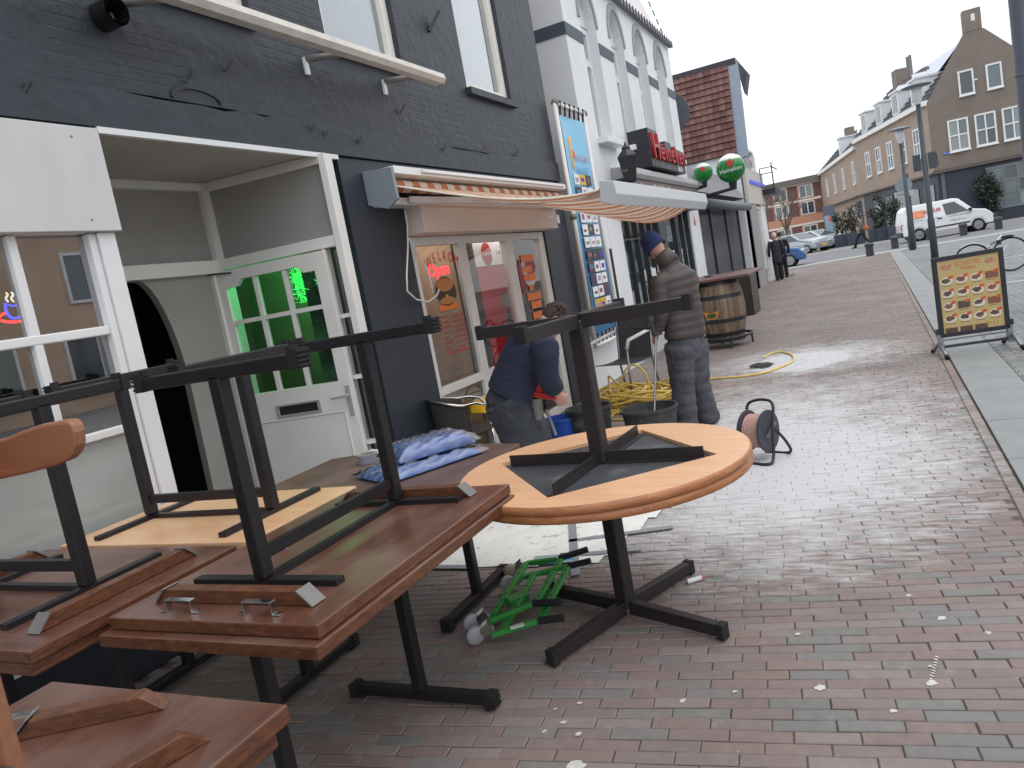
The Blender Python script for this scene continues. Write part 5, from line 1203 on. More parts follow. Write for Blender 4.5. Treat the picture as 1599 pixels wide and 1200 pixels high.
b = MB(); b.lathe((0,0,0), [(0.04, 0), (0.06, 0), (0.06, 0.05), (0.04, 0.05), (0.04, 0)], 28); b.build('tape_ring', mat('duct_tape', (138, 142, 156), 0.45), tp, smooth=False)
b = MB(); b.lathe((0,0,0), [(0.0398, 0.002), (0.037, 0.002), (0.037, 0.048), (0.0398, 0.048)], 28); b.build('core', mat('card_core', (176, 150, 118), 0.8), tp)
sk = MB(); sk.grid(lambda u, v: Vector((-2.92+0.34*u, 3.66+0.16*v, 0.753+0.018*math.sin(PI*u)*math.sin(PI*v)+0.004*math.sin(u*17+v*9))), 16, 8)
tag(sk.build('cloth_rag', mat('pale_rag', (216, 212, 204), 0.9, vary=0.08, vscale=20), smooth=True), 'pale cloth rag beside tape roll at door side of boat shaped table', 'rag')
tag(MB().disc((-2.02, 2.02, HT+0.0435), (0.011, 0.006), 9, jit=0.2).build('paper_scrap', M_white), 'tiny white scrap on edge of left upturned table', 'scrap')

# ------------------------------------------------------------------ floor sheet, tape and small items under the tables
M_sheet = mat('dusty_paper', (240, 240, 235), 0.8, vary=0.06, vscale=5, col2=(168, 164, 154), mixscale=16, thresh=(0.6, 0.72), bump=0.3, bscale=9)
fs = thing('floor_sheet', 'dusty white masking sheet taped over bricks under the round table', 'sheet', (-2.2, 4.3, 0), world=True)
q = random.Random(4)
ed = [(-3.35, 3.72), (-2.35, 3.73), (-1.98, 3.75), (-1.86, 3.80), (-1.56, 3.80), (-1.53, 3.86), (-1.50, 4.1), (-1.44, 4.45), (-1.34, 4.86), (-2.0, 4.95), (-3.35, 5.05)]
def inside(x, y):
    r_ = False
    for i in range(len(ed)):
        (x1, y1), (x2, y2) = ed[i], ed[i-1]
        if (y1 > y) != (y2 > y) and x < (x2-x1)*(y-y1)/(y2-y1)+x1: r_ = not r_
    return r_
b = MB(); G = 0.05
for i in range(-68, -26):
    for j in range(72, 104):
        x, y = i*G, j*G
        if inside(x+G/2, y+G/2):
            b._add([(x+a*G, y+c*G, 0.0075+0.003*math.sin((x+a*G)*23)*math.sin((y+c*G)*19)+0.002*math.sin((x+a*G)*7+(y+c*G)*11)) for a, c in ((0,0),(1,0),(1,1),(0,1))], [(0,1,2,3)])
b.build('paper', M_sheet, fs)
M_duct = mat('grey_tape', (150, 154, 160), 0.35, vary=0.1, vscale=20)
for a, c in (((-1.95, 4.45), (-1.62, 3.62)), ((-1.85, 4.12), (-1.25, 4.32)), ((-3.3, 3.74), (-2.3, 3.735)), ((-1.75, 3.9), (-1.35, 3.98))):
    MB().bar((*a, 0.0125), (*c, 0.0125), 0.05, 0.002).build('tape_strip', M_duct, fs)
tag(MB().bar((-1.96, 3.82, 0.013), (-1.72, 3.86, 0.013), 0.13, 0.003).build('blue_wrapper', mat('blue_wrapper', (90, 160, 205), 0.4, col2=(170, 180, 182), mixscale=9, thresh=(0.45, 0.55))), 'flattened blue packet on the white floor sheet', 'wrapper')
mk2 = thing('marker_pen', 'short white and pink marker lying by round table foot', 'pen', at_z(1086, 905, 0.012), R(40))
MB().cyl((-0.045, 0, 0), (0.03, 0, 0), 0.012, n=10).build('barrel', M_white, mk2); MB().cyl((0.03, 0, 0), (0.055, 0, 0), 0.011, 0.005, n=10).build('tip', mat('pink_tip', (190, 110, 105), 0.6), mk2)
tag(MB().bar(at_z(898, 1001, 0.03), at_z(932, 976, 0.03), 0.018, 0.012).build('metal_strip', M_steel), 'short shiny metal strip beside foot of round table', 'strip')

# green lifting trolley: two parallelogram arms with castors and black grips
gt = thing('green_lifting_frame', 'green folding steel lifting frame with grey castors and black grips on bricks', 'lifting frame', at_z(800, 950, 0), world=True)
M_green = mat('green_enamel', (52, 150, 62), 0.35, vary=0.1, vscale=9)
M_grip = mat('foam_grip', (34, 34, 36), 0.8)
def G0(px, py, z): return at_z(px, py, z)
arms = [(G0(765, 970, 0.07), G0(830, 943, 0.11), G0(876, 940, 0.12)), (G0(768, 992, 0.07), G0(838, 970, 0.09), G0(880, 965, 0.10)), (G0(822, 880, 0.10), G0(868, 874, 0.13), G0(918, 858, 0.15)), (G0(815, 902, 0.10), G0(885, 885, 0.13), G0(922, 876, 0.15))]
for a, m_, e in arms:
    MB().bar(a, m_, 0.03, 0.022).build('flat_bar', M_green, gt, bevel=0.003)
    MB().cyl(m_+(e-m_)*0.08, e, 0.017, n=10).build('grip', M_grip, gt)
for a, c in ((G0(822, 880, 0.11), G0(770, 962, 0.06)), (G0(834, 898, 0.11), G0(785, 985, 0.06)), (G0(880, 866, 0.13), G0(836, 945, 0.10)), (G0(888, 884, 0.13), G0(845, 965, 0.08)), (G0(862, 905, 0.06), G0(848, 948, 0.05))):
    d = c-a; MB().bar(a, c, 0.032, 0.02).build('perforated_bar', M_green, gt, bevel=0.003)
    h = MB()
    for k in range(1, 8): h.disc(a+d*(k/8)+Vector((0,0,0.0106)), 0.006, 8)
    h.build('holes', M_dark, gt)
MB().obox(G0(807, 935, 0.085), (0.6, 0.8, 0), (-0.8, 0.6, 0), (0,0,1), 0.055, 0.03, 0.02).build('pivot_plate', M_green, gt, bevel=0.004)
for (px, py, hub) in ((737, 973, 1), (742, 993, 1), (798, 893, 0), (793, 912, 1)):
    c = G0(px, py, 0.045); u = Vector((0.75, -0.66, 0))
    b = MB(); b.lathe(c-u*0.016, [(0.0, 0), (0.038, 0.0), (0.044, 0.008), (0.044, 0.024), (0.038, 0.032), (0, 0.032)], 20, axis=u); b.build('castor_wheel', mat('castor_grey', (168, 170, 174), 0.5) if hub else mat('castor_tan', (160, 150, 132), 0.5), gt, smooth=True)
    MB().bar(c+Vector((0.02, 0.03, 0.0)), c+Vector((0.06, 0.05, 0.03)), 0.05, 0.05).build('castor_fork', M_chrome, gt)
MB().bar(G0(797, 981, 0.10), G0(818, 975, 0.103), 0.028, 0.004).build('maker_label', M_white, gt)
# ------------------------------------------------------------------ people
def person(label, J, f, mats, fine=True, scale=1.0, hat=None, hair=None, quilt=False, coat=0.0, group=None, extra=None, sleeve=0.95, headk=None):
    """J: world joints; f: facing; a continuous body mesh with clothing as children"""
    f = Vector(f).normalized(); s = f.cross(Vector((0,0,1))).normalized()       # s = the person's right
    base = (J['anL']+J['anR'])/2; base = Vector((base.x, base.y, 0))
    P = thing('person', label, 'person', base, world=True, group=group)
    k = scale; Z = Vector((0,0,1))
    vox = 0.011 if fine else 0.02
    nk, hd = J['neck'], J['head']; up = (hd-nk).normalized()
    b = MB()
    b.loft([J['hip']-Z*0.06, J['hip']+Z*0.06, J['waist'], J['chest'], nk-up*0.05], [(0.15*k, 0.10*k), (0.155*k, 0.105*k), (0.13*k, 0.095*k), (0.155*k, 0.10*k), (0.06*k, 0.055*k)], 14, side=s)
    b.loft([nk-up*0.08, nk+up*0.1], 0.055*k, 12)
    hf = J.get('look', f); hf = (Vector(hf)-up*Vector(hf).dot(up)).normalized(); hs = hf.cross(up)
    rot = Matrix((hs, hf, up)).transposed(); kb = k; k = headk or k
    b.ell(hd, 0.074*k, 0.095*k, 0.118*k, 16, 12, rot)
    b.ell(hd+hf*0.096*k-up*0.015*k, 0.014*k, 0.02*k, 0.026*k, 8, 6, rot)
    b.ell(hd+hf*0.075*k-up*0.07*k, 0.04*k, 0.03*k, 0.035*k, 10, 6, rot)
    for e in (-1, 1):
        b.ell(hd+hs*(0.078*k*e)-up*0.01*k, 0.012*k, 0.022*k, 0.034*k, 8, 6, rot)
    k = kb
    for e, L_ in ((1, 'R'), (-1, 'L')):
        b.loft([J['hip']+s*(0.08*k*e), J['kn'+L_], J['an'+L_]], [0.085*k, 0.058*k, 0.042*k], 12)
        b.loft([J['an'+L_], J['an'+L_]-Z*0.03+f*0.06, J['an'+L_]-Z*0.05+f*0.15], [0.045*k, 0.042*k, 0.028*k], 10)
        sh, el, ha = J['sh'+L_], J['el'+L_], J['ha'+L_]
        b.loft([J['chest']+(sh-J['chest'])*0.5, sh, el, ha], [0.06*k, 0.055*k, 0.042*k, 0.028*k], 12)
        d = (ha-el).normalized(); sd = s*e
        b.loft([ha, ha+d*0.05, ha+d*0.09], [(0.03*k, 0.022*k), (0.042*k, 0.018*k), (0.038*k, 0.016*k)], 10, side=f)
        for q in range(4):
            o = f*((q-1.5)*0.02*k); l = (0.07, 0.078, 0.074, 0.058)[q]*k
            b.loft([ha+d*0.085+o, ha+d*(0.085+l*0.55)+o-sd*0.008, ha+d*(0.085+l*0.9)+o-sd*0.028], [0.0095*k, 0.0088*k, 0.007*k], 7)
        b.loft([ha+d*0.03+f*0.03, ha+d*0.06+f*0.055-sd*0.01, ha+d*0.09+f*0.06-sd*0.025], [0.012*k, 0.0105*k, 0.008*k], 7)
    body = b.build('body', mats['skin'], P, smooth=True)
    md = body.modifiers.new('r', 'REMESH'); md.mode = 'VOXEL'; md.voxel_size = vox; md.use_smooth_shade = True
    md = body.modifiers.new('s', 'SMOOTH'); md.factor = 0.5; md.iterations = 3
    if fine:
        for e in (-1, 1):
            MB().ell(hd+hs*(0.032*k*e)+hf*0.087*k+up*0.012*k, 0.011, 0.008, 0.008, 8, 6, rot).build('eye', M_dark, P)
    # trousers: one mesh
    b = MB(); nr = 26 if fine else 8; rr = random.Random(len(label))
    for e, L_ in ((1, 'R'), (-1, 'L')):
        h, kn, an = J['hip']+s*(0.085*k*e)+Z*0.05, J['kn'+L_], J['an'+L_]+Z*0.01
        pts, rad = [], []
        for i in range(nr+1):
            t = i/nr
            p = h+(kn-h)*(t*2) if t < 0.5 else kn+(an-kn)*((t-0.5)*2)
            r = (0.125-0.025*t*2 if t < 0.5 else 0.10-0.004*(t-0.5)*2)*k*(1.06 if fine else 0.9)
            w = 0.0022*math.sin(i*1.3+e) if fine else 0
            r += w*(1.6 if (t > 0.78 or 0.42 < t < 0.6) else 0.6)
            pts.append(p+f*(0.008*math.sin(i*1.7) if fine else 0)); rad.append((r, r*1.06))
        b.loft(pts, rad, 16, side=s)
    b.loft([J['hip']-Z*0.1*k, J['hip']+Z*0.02, J['hip']+(J['waist']-J['hip'])*0.75], [(0.16*k, 0.12*k), (0.195*k, 0.135*k), (0.175*k, 0.125*k)], 18, side=s)
    tr = b.build('trousers', mats['legs'], P, smooth=True)
    if fine:
        m_ = tr.modifiers.new('r', 'REMESH'); m_.mode = 'VOXEL'; m_.voxel_size = 0.012; m_.use_smooth_shade = True
        m_ = tr.modifiers.new('s', 'SMOOTH'); m_.factor = 0.5; m_.iterations = 2
    # upper garment
    b = MB(); n = 40 if fine else 10
    low = J['hip']+(J['waist']-J['hip'])*0.35 if not coat else J['hip']-Z*coat
    path = [low, J['waist'], J['chest'], nk-up*0.02]
    cum = [0]
    for i in range(3): cum.append(cum[-1]+(path[i+1]-path[i]).length)
    rads = [(0.205, 0.15), (0.195, 0.145), (0.215, 0.145), (0.085, 0.085)]
    pts, rad = [], []
    for i in range(n+1):
        d = cum[-1]*i/n
        q = max(j for j in range(4) if cum[j] <= d+1e-9); q = min(q, 2); t = (d-cum[q])/(cum[q+1]-cum[q])
        t2 = t*t*(3-2*t) if q == 2 else t
        pp = path[q]+(path[q+1]-path[q])*t
        ra, rb = rads[q][0]*(1-t2)+rads[q+1][0]*t2, rads[q][1]*(1-t2)+rads[q+1][1]*t2
        bul = (0.011*abs(math.sin(d/0.072*PI/1))-0.004) if quilt and q < 3 else (0.003*math.sin(i*1.9) if fine else 0)
        pts.append(pp); rad.append((ra*k+bul, rb*k+bul))
    b.loft(pts, rad, 28, side=s)
    for e, L_ in ((1, 'R'), (-1, 'L')):
        sh, el, ha = J['sh'+L_], J['el'+L_], J['ha'+L_]; ns = 24 if fine else 6; pts, rad = [], []
        st = J['chest']+(sh-J['chest'])*0.55
        for i in range(ns+1):
            t = i/ns*sleeve
            p = st+(sh-st)*(t/0.15) if t < 0.15 else (sh+(el-sh)*((t-0.15)/0.42) if t < 0.57 else el+(ha-el)*((t-0.57)/0.43))
            r = (0.085-0.03*t)*k
            if quilt: r += 0.009*abs(math.sin(i*1.05))
            elif fine: r += 0.004*math.sin(i*2.2)
            pts.append(p); rad.append(r)
        b.loft(pts, rad, 16)
    jk = b.build('jacket', mats['top'], P, smooth=True)
    if fine and not quilt:
        m_ = jk.modifiers.new('r', 'REMESH'); m_.mode = 'VOXEL'; m_.voxel_size = 0.012; m_.use_smooth_shade = True
        m_ = jk.modifiers.new('s', 'SMOOTH'); m_.factor = 0.5; m_.iterations = 3
    if quilt:
        b = MB(); b.loft([nk-up*0.05, nk+up*0.03, nk+up*0.085, nk+up*0.09], [(0.1*k, 0.098*k), (0.092*k, 0.092*k), (0.084*k, 0.086*k), (0.074*k, 0.076*k)], 20, side=s); b.build('collar', mats['top'], P, smooth=True)
    for e, L_ in ((1, 'R'), (-1, 'L')):
        a = J['an'+L_]; g0 = Vector((a.x, a.y, 0.0))
        b = MB(); b.loft([g0+Z*0.05-f*0.07, g0+Z*0.055, g0+Z*0.045+f*0.1, g0+Z*0.035+f*0.19], [(0.045, 0.048), (0.052, 0.053), (0.05, 0.044), (0.03, 0.03)], 12, side=s); b.build('shoe', mats.get('shoe', M_rubber), P, smooth=True)
    k = headk or k
    if hat:
        b = MB(); N_ = 18
        prof = [(0.098, -0.045), (0.104, -0.03), (0.106, 0.0), (0.104, 0.04), (0.094, 0.08), (0.07, 0.115), (0.035, 0.135), (0.0, 0.14)]
        for i, (r, h) in enumerate(prof[:-1]):
            r2, h2 = prof[i+1]
            A_ = [hd+up*h*k+hs*(math.cos(2*PI*j/N_)*r*0.82*k)+hf*(math.sin(2*PI*j/N_)*r*k-0.006) for j in range(N_)]
            B_ = [hd+up*h2*k+hs*(math.cos(2*PI*j/N_)*r2*0.82*k)+hf*(math.sin(2*PI*j/N_)*r2*k-0.006) for j in range(N_)]
            for j in range(N_): b.quad(A_[j], A_[(j+1) % N_], B_[(j+1) % N_], B_[j])
        b.lathe(hd-up*0.05*k-hf*0.005, [(0.094*k, 0), (0.102*k, 0.005), (0.102*k, 0.05), (0.096*k, 0.055)], 18, axis=up, a=hs)
        b.build('knit_hat', hat, P, smooth=True)
    if hair:
        b = MB(); b.ell(hd+up*0.028*k-hf*0.02*k, 0.083*k, 0.094*k, 0.105*k, 16, 10, rot)
        if fine:
            rq = random.Random(8)
            for i in range(160):
                v = rot @ Vector((rq.gauss(0, 1), rq.gauss(-0.4, 1), abs(rq.gauss(0, 1)))).normalized()
                p = hd+up*0.028*k-hf*0.02*k+v*0.085*k; b.loft([p, p+v*0.008+Vector((rq.gauss(0, .008), rq.gauss(0, .008), rq.gauss(0, .008)))], [0.007, 0.002], 5)
        b.build('hair', hair, P, smooth=True)
    return P
M_navy = mat('navy_sweater', (40, 44, 66), 0.85, vary=0.2, vscale=9, bump=0.7, bscale=13)
M_work = mat('worn_work_trousers', (56, 59, 68), 0.8, vary=0.3, vscale=7, col2=(92, 94, 100), mixscale=6, thresh=(0.5, 0.8), bump=0.9, bscale=14)
M_puff = mat('brown_grey_puffer', (75, 67, 65), 0.55, vary=0.12, vscale=9)
M_work2 = mat('grey_blue_work_trousers', (80, 81, 89), 0.85, vary=0.25, vscale=8, col2=(60, 61, 68), mixscale=5, thresh=(0.45, 0.7), bump=0.9, bscale=16)
# worker bending over (left), feet behind the boat-shaped table
Y1 = 4.95
hip = at_y(793, 630, Y1); nk = at_y(852, 512, Y1+0.08)
J = dict(hip=hip, waist=hip+(nk-hip)*0.33+Vector((0,0,0.05)), chest=hip+(nk-hip)*0.74+Vector((-0.01,0,0.05)), neck=nk, head=at_y(866, 499, Y1+0.12),
         shR=at_y(852, 545, Y1-0.16), elR=at_y(853, 585, Y1-0.14), haR=at_y(868, 612, Y1-0.02), shL=at_y(838, 528, Y1+0.26), elL=at_y(842, 585, Y1+0.3), haL=at_y(846, 600, Y1+0.2), look=(0.5, 0.2, -0.8))
gz = Vector((hip.x, hip.y, 0))
J.update(knR=Vector((hip.x+0.09, hip.y-0.06, 0.47)), anR=Vector((hip.x+0.0, hip.y-0.10, 0.08)), knL=Vector((hip.x+0.10, hip.y+0.12, 0.47)), anL=Vector((hip.x+0.05, hip.y+0.18, 0.08)))
w1 = person('worker in navy sweater bending forward over red tool beside dark wall', J, (0.94, 0.34, 0), dict(skin=M_skin, legs=M_work, top=M_navy), scale=1.22, headk=0.98, hair=mat('brown_hair', (66, 50, 44), 0.8, vary=0.3, vscale=40))
w1pos = hip.copy()
# standing worker in the quilted jacket and blue hat
Y2 = 6.95
hip = at_y(1073, 545, Y2); nk = at_y(1043, 408, Y2)
J = dict(hip=hip, waist=at_y(1066, 490, Y2), chest=at_y(1054, 437, Y2), neck=nk, head=at_y(1020, 383, Y2+0.02),
         shL=at_y(1030, 440, Y2-0.16), elL=at_y(1033, 490, Y2-0.2), haL=at_y(1026, 518, Y2-0.16), shR=at_y(1076, 436, Y2+0.18), elR=at_y(1075, 480, Y2+0.26), haR=at_y(1040, 500, Y2+0.3), look=(-0.75, 0.55, -0.45))
J.update(knL=at_y(1066, 603, Y2-0.10), anL=at_y(1073, 665, Y2-0.10), knR=at_y(1090, 600, Y2+0.1), anR=at_y(1107, 656, Y2+0.14))
w2 = person('standing worker in brown grey quilted jacket and dark blue knit hat', J, (-0.8, 0.6, 0), dict(skin=M_skin, legs=M_work2, top=M_puff), hat=mat('blue_knit', (38, 52, 92), 0.9, vary=0.15, vscale=30, bump=0.5, bscale=120), quilt=True)
b = MB(MDF(at_y(1048, 424, Y2-0.27), (1, 0.1, 0))); b.box(-0.02, 0.02, -0.035, 0.035, -0.01, 0.004); 
MB().obox(at_y(1021, 425, Y2-0.235), (1, 0.2, 0), (0, 0, 1), (0.2, -1, 0), 0.018, 0.035, 0.006).build('arm_badge', M_offwhite, w2)
MB().obox(at_y(1062, 560, Y2-0.16), (0.95, 0.3, 0), (0, 0, 1), (0.3, -0.95, 0), 0.075, 0.09, 0.02).build('leg_pocket', M_work2, w2, bevel=0.012)
hand2 = J['haL']
def walker(label, px, py, Y, h, f, mats, **kw):
    g = at_y(px, py, Y); g.z = 0; f = Vector(f).normalized(); s = f.cross(Vector((0,0,1))); k = h/1.75; st = kw.pop('stride', 0.08); Z = Vector((0,0,1))
    J = dict(hip=g+Z*0.93*k, waist=g+Z*1.08*k, chest=g+Z*1.33*k, neck=g+Z*1.5*k, head=g+Z*1.635*k+f*0.02,
             shR=g+Z*1.42*k+s*0.19, shL=g+Z*1.42*k-s*0.19, elR=g+Z*1.14*k+s*0.25-f*0.03, elL=g+Z*1.14*k-s*0.25-f*0.03, haR=g+Z*0.9*k+s*0.24+f*0.1, haL=g+Z*0.9*k-s*0.24+f*0.1,
             knR=g+Z*0.49*k+s*0.09+f*st, anR=g+Z*0.08+s*0.09+f*st*1.4, knL=g+Z*0.49*k-s*0.09-f*st*0.6, anL=g+Z*0.09-s*0.09-f*st*1.6)
    return person(label, J, f, mats, fine=False, scale=k*0.86, headk=k, **kw)
M_coat = mat('navy_coat', (44, 46, 58), 0.8, vary=0.15, vscale=4); M_blk = mat('black_cloth', (34, 34, 38), 0.85)
walker('white haired pedestrian in long dark coat standing at street corner', 1218, 438, 29.2, 1.7, (-0.3, 1, 0), dict(skin=M_skin, legs=M_blk, top=M_coat), hair=mat('white_hair', (220, 212, 204), 0.8), coat=0.3)
walker('second pedestrian in dark jacket partly behind the white haired one', 1226, 436, 30.2, 1.68, (-0.2, 1, 0), dict(skin=M_skin, legs=M_blk, top=M_blk), hair=mat('dark_hair', (60, 46, 40), 0.8))
wk_ = walker('pedestrian in green parka with orange bag striding past planters', 1348, 388, 50.2, 1.8, (-1, 0.1, 0), dict(skin=M_skin, legs=M_blk, top=mat('green_parka', (92, 98, 78), 0.8)), hair=mat('dark_hair', (60, 46, 40), 0.8), stride=0.3, coat=0.12)
og = at_y(1352, 356, 50.0); tag(MB().ell(og, 0.17, 0.1, 0.15, 12, 8).build('shoulder_bag', mat('orange_bag', (176, 96, 62), 0.7), smooth=True), 'orange shoulder bag carried by striding pedestrian', 'bag')

# ------------------------------------------------------------------ builders' gear
M_tub = mat('black_tub', (58, 60, 62), 0.7, vary=0.3, vscale=9, col2=(120, 120, 118), mixscale=7, thresh=(0.55, 0.8))
def tub(name, label, c, r, h, m, handle=True, grp='mixing tubs'):
    t = thing(name, label, 'bucket', c, 0, grp)
    b = MB(); b.lathe((0,0,0), [(0.0, 0.004), (r*0.78, 0.004), (r*0.8, 0.0), (r, h*0.93), (r*1.07, h*0.94), (r*1.07, h), (r*0.97, h), (r*0.76, 0.02), (0, 0.02)], 28); b.build('shell', m, t, smooth=False)
    if handle: b = MB(); b.loft([Vector((r*1.03*math.cos(a), r*0.35*math.sin(a)-0.02, h*0.93-0.25*h*math.sin(a))) for a in [PI*i/12 for i in range(13)]], 0.006, 6); b.build('handle', M_steel, t)
    b = MB(); b.disc((0, 0, h*0.7), r*0.9, 24); b.build('contents', mat('wet_plaster', (186, 184, 178), 0.6, vary=0.1), t)
    return t
t2 = at_z(1012, 632, 0.38); tub('mixing_tub', 'black plaster tub at feet of standing worker', (t2.x, t2.y, 0), 0.235, 0.36, M_tub)
t1 = at_z(918, 635, 0.40); tub('mixing_tub', 'black plaster tub behind raised column of round table', (t1.x, t1.y, 0), 0.20, 0.40, M_tub)
t3 = at_z(862, 694, 0.36); tub('mixing_tub', 'dusty black tub beside bending worker behind round table', (t3.x, t3.y, 0), 0.17, 0.34, M_tub)
t4 = at_z(876, 648, 0.36); tub('bucket', 'blue plastic bucket with white label beside bending worker', (t4.x, t4.y, 0), 0.15, 0.34, mat('blue_plastic', (28, 76, 168), 0.4), True, None)
# mixing paddle in the standing worker's hand, down into the tub
pd = thing('mixing_paddle', 'grey mixing drill and paddle held by standing worker over tub', 'mixer', (t2.x, t2.y, 0.05), world=True)
top = hand2+Vector((0.0, -0.02, 0.02)); bot = Vector((t2.x, t2.y, 0.06))
MB().cyl(top, bot, 0.011, n=10).build('shaft', M_steel, pd)
b = MB(); b.loft([top-Vector((0,0,0.05)), top+Vector((0,0,0.22))], [(0.05, 0.05), (0.06, 0.06)], 12); b.build('motor', mat('drill_grey', (96, 100, 104), 0.5), pd, smooth=True)
b = MB(); b.loft([top+Vector((-0.2, -0.1, 0.06)), top+Vector((-0.05, -0.02, 0.02)), top+Vector((0.12, 0.06, 0.06))], 0.014, 8); b.build('handles', M_grip, pd)
b = MB(); b.lathe(bot, [(0.07, 0), (0.07, 0.01)], 16); b.build('paddle', M_steel, pd)
# red machine in the bending worker's hands
rm = thing('red_power_mixer', 'red power tool with grey shaft held by bending worker', 'power tool', at_y(838, 615, Y1), world=True)
c = at_y(836, 607, Y1+0.02)
b = MB(); b.obox(c, (0.9, 0.2, 0.25), (-0.2, 0.95, 0), (-0.25, 0, 0.95), 0.09, 0.06, 0.045); b.obox(at_y(848, 617, Y1), (0.95, 0.1, -0.25), (-0.1, 0.99, 0), (0.25, 0, 0.95), 0.11, 0.045, 0.022); b.build('housing', M_redp, rm, bevel=0.014)
b = MB(); b.cyl(at_y(836, 622, Y1), at_y(840, 655, Y1), 0.05, 0.035); b.build('gear_case', M_zinc, rm)
b = MB(); b.cyl(at_y(853, 640, Y1), at_y(868, 680, Y1), 0.012); b.build('shaft', M_zinc, rm)
MB().obox(at_y(831, 588, Y1+0.02), (1, 0, 0), (0, 1, 0), (0, 0, 1), 0.05, 0.05, 0.03).build('switch_box', M_rubber, rm, bevel=0.01)
# plaster bags
def bag(label, c, a, b_, h, rz, seed):
    t = thing('plaster_bag', label, 'bag', c, rz, 'plaster bags'); q = random.Random(seed)
    def top(u, v):
        e = (math.sin(PI*u)**0.5)*(math.sin(PI*v)**0.5); return Vector((a*(2*u-1), b_*(2*v-1), 0.01+h*e+0.02*math.sin(u*9+seed)*e))
    m = MB(); m.grid(top, 14, 12); m.build('sack', mat('sack_white_yellow', (228, 222, 206), 0.7, col2=(240, 190, 30), mixscale=3.2, thresh=(0.5, 0.54), detail=1.0), t, smooth=True)
    m = MB(); m.grid(lambda u, v: Vector((a*(2*u-1), b_*(2*v-1), 0.006)), 4, 4); m.build('sack_bottom', M_offwhite, t)
    m = MB(); m.grid(lambda u, v: Vector((a+0.02+0.1*v, b_*(2*u-1)*(1-0.3*v), 0.03+0.07*v+0.02*math.sin(u*14))), 14, 4); m.build('torn_mouth', mat('sack_yellow', (238, 180, 30), 0.7), t)
    return t
gq = at_z(835, 672, 0.2); bag('yellow and white plaster bag behind bending worker legs', (gq.x+0.1, gq.y, 0), 0.28, 0.2, 0.22, R(20), 1)
gq = at_z(757, 668, 0.3); bag('open plaster bag on the wicker chair left of bending worker', (gq.x, gq.y, 0.47), 0.2, 0.16, 0.12, R(-15), 2)
gq = at_z(880, 662, 0.1); bag('white plaster bag slumped against the blue bucket', (gq.x-0.05, gq.y-0.18, 0), 0.16, 0.12, 0.2, R(50), 3)
# bistro chairs
M_wick = mat('dark_wicker', (66, 62, 58), 0.8, vary=0.3, vscale=60, bump=0.6, bscale=110)
def bistro(label, loc, rz):
    t = thing('bistro_chair', label, 'chair', loc, rz, 'bistro chairs')
    arc = [Vector((0.27*math.cos(a), 0.27*math.sin(a), 0.70+0.08*max(0, math.sin(a)))) for a in [R(-25)+R(230)*i/20 for i in range(21)]]
    pts = [Vector((0.23, -0.26, 0.44)), Vector((0.25, -0.26, 0.60)), Vector((0.26, -0.2, 0.67))]+arc+[Vector((-0.26, -0.2, 0.67)), Vector((-0.25, -0.26, 0.6)), Vector((-0.23, -0.26, 0.44))]
    MB().loft(pts, 0.0125, 8).build('arm_rail', M_chrome, t, smooth=True)
    m = MB(); m.grid(lambda u, v: Vector(((0.235+0.025*v)*math.cos(R(-10)+R(200)*u), (0.235+0.025*v)*math.sin(R(-10)+R(200)*u), 0.45+v*(0.245+0.07*max(0, math.sin(R(-10)+R(200)*u))))), 24, 8); m.build('woven_back', M_wick, t, smooth=True, solid=0.012)
    m = MB(); m.lathe((0, 0, 0.43), [(0.0, 0.0), (0.24, 0.0), (0.255, 0.015), (0.24, 0.03), (0.0, 0.03)], 26); m.build('seat', M_wick, t, smooth=False)
    for sx in (-1, 1):
        MB().cyl((sx*0.23, -0.26, 0.44), (sx*0.24, -0.27, 0.0), 0.0125, n=8).build('leg', M_chrome, t, smooth=True); MB().cyl((sx*0.17, 0.2, 0.44), (sx*0.2, 0.26, 0.0), 0.0125, n=8).build('leg', M_chrome, t, smooth=True)
    return t
wc = at_y(718, 650, 5.6); bistro('dark wicker bistro chair with chrome arm rail left of bending worker', (wc.x+0.02, 5.6, 0), R(125))
# chair with aluminium arms by the cafe corner
t = thing('terrace_chair', 'grey terrace chair with white metal arms behind standing worker', 'chair', (-2.85, 8.9, 0), R(-20))
Mg = mat('grey_textilene', (84, 88, 94), 0.7, vary=0.2, vscale=20)
for sx in (-1, 1):
    MB().loft([(sx*0.27, 0.26, 0.78), (sx*0.28, 0.1, 0.76), (sx*0.28, -0.22, 0.72), (sx*0.27, -0.26, 0.62)], 0.022, 8, ).build('arm', M_white, t, smooth=True)
    MB().loft([(sx*0.26, 0.3, 0.0), (sx*0.25, 0.24, 0.42), (sx*0.25, 0.30, 0.95)], 0.014, 8).build('rear_leg', M_steel, t, smooth=True); MB().loft([(sx*0.27, -0.3, 0.0), (sx*0.27, -0.26, 0.64)], 0.014, 8).build('front_leg', M_steel, t, smooth=True)
m = MB(); m.grid(lambda u, v: Vector(((u-0.5)*0.48, 0.24+0.07*v, 0.45+0.5*v)), 4, 6); m.build('backrest', Mg, t, solid=0.01)
m = MB(); m.grid(lambda u, v: Vector(((u-0.5)*0.48, -0.26+0.5*v, 0.45-0.02*math.sin(PI*v))), 4, 6); m.build('seat', Mg, t, solid=0.01)
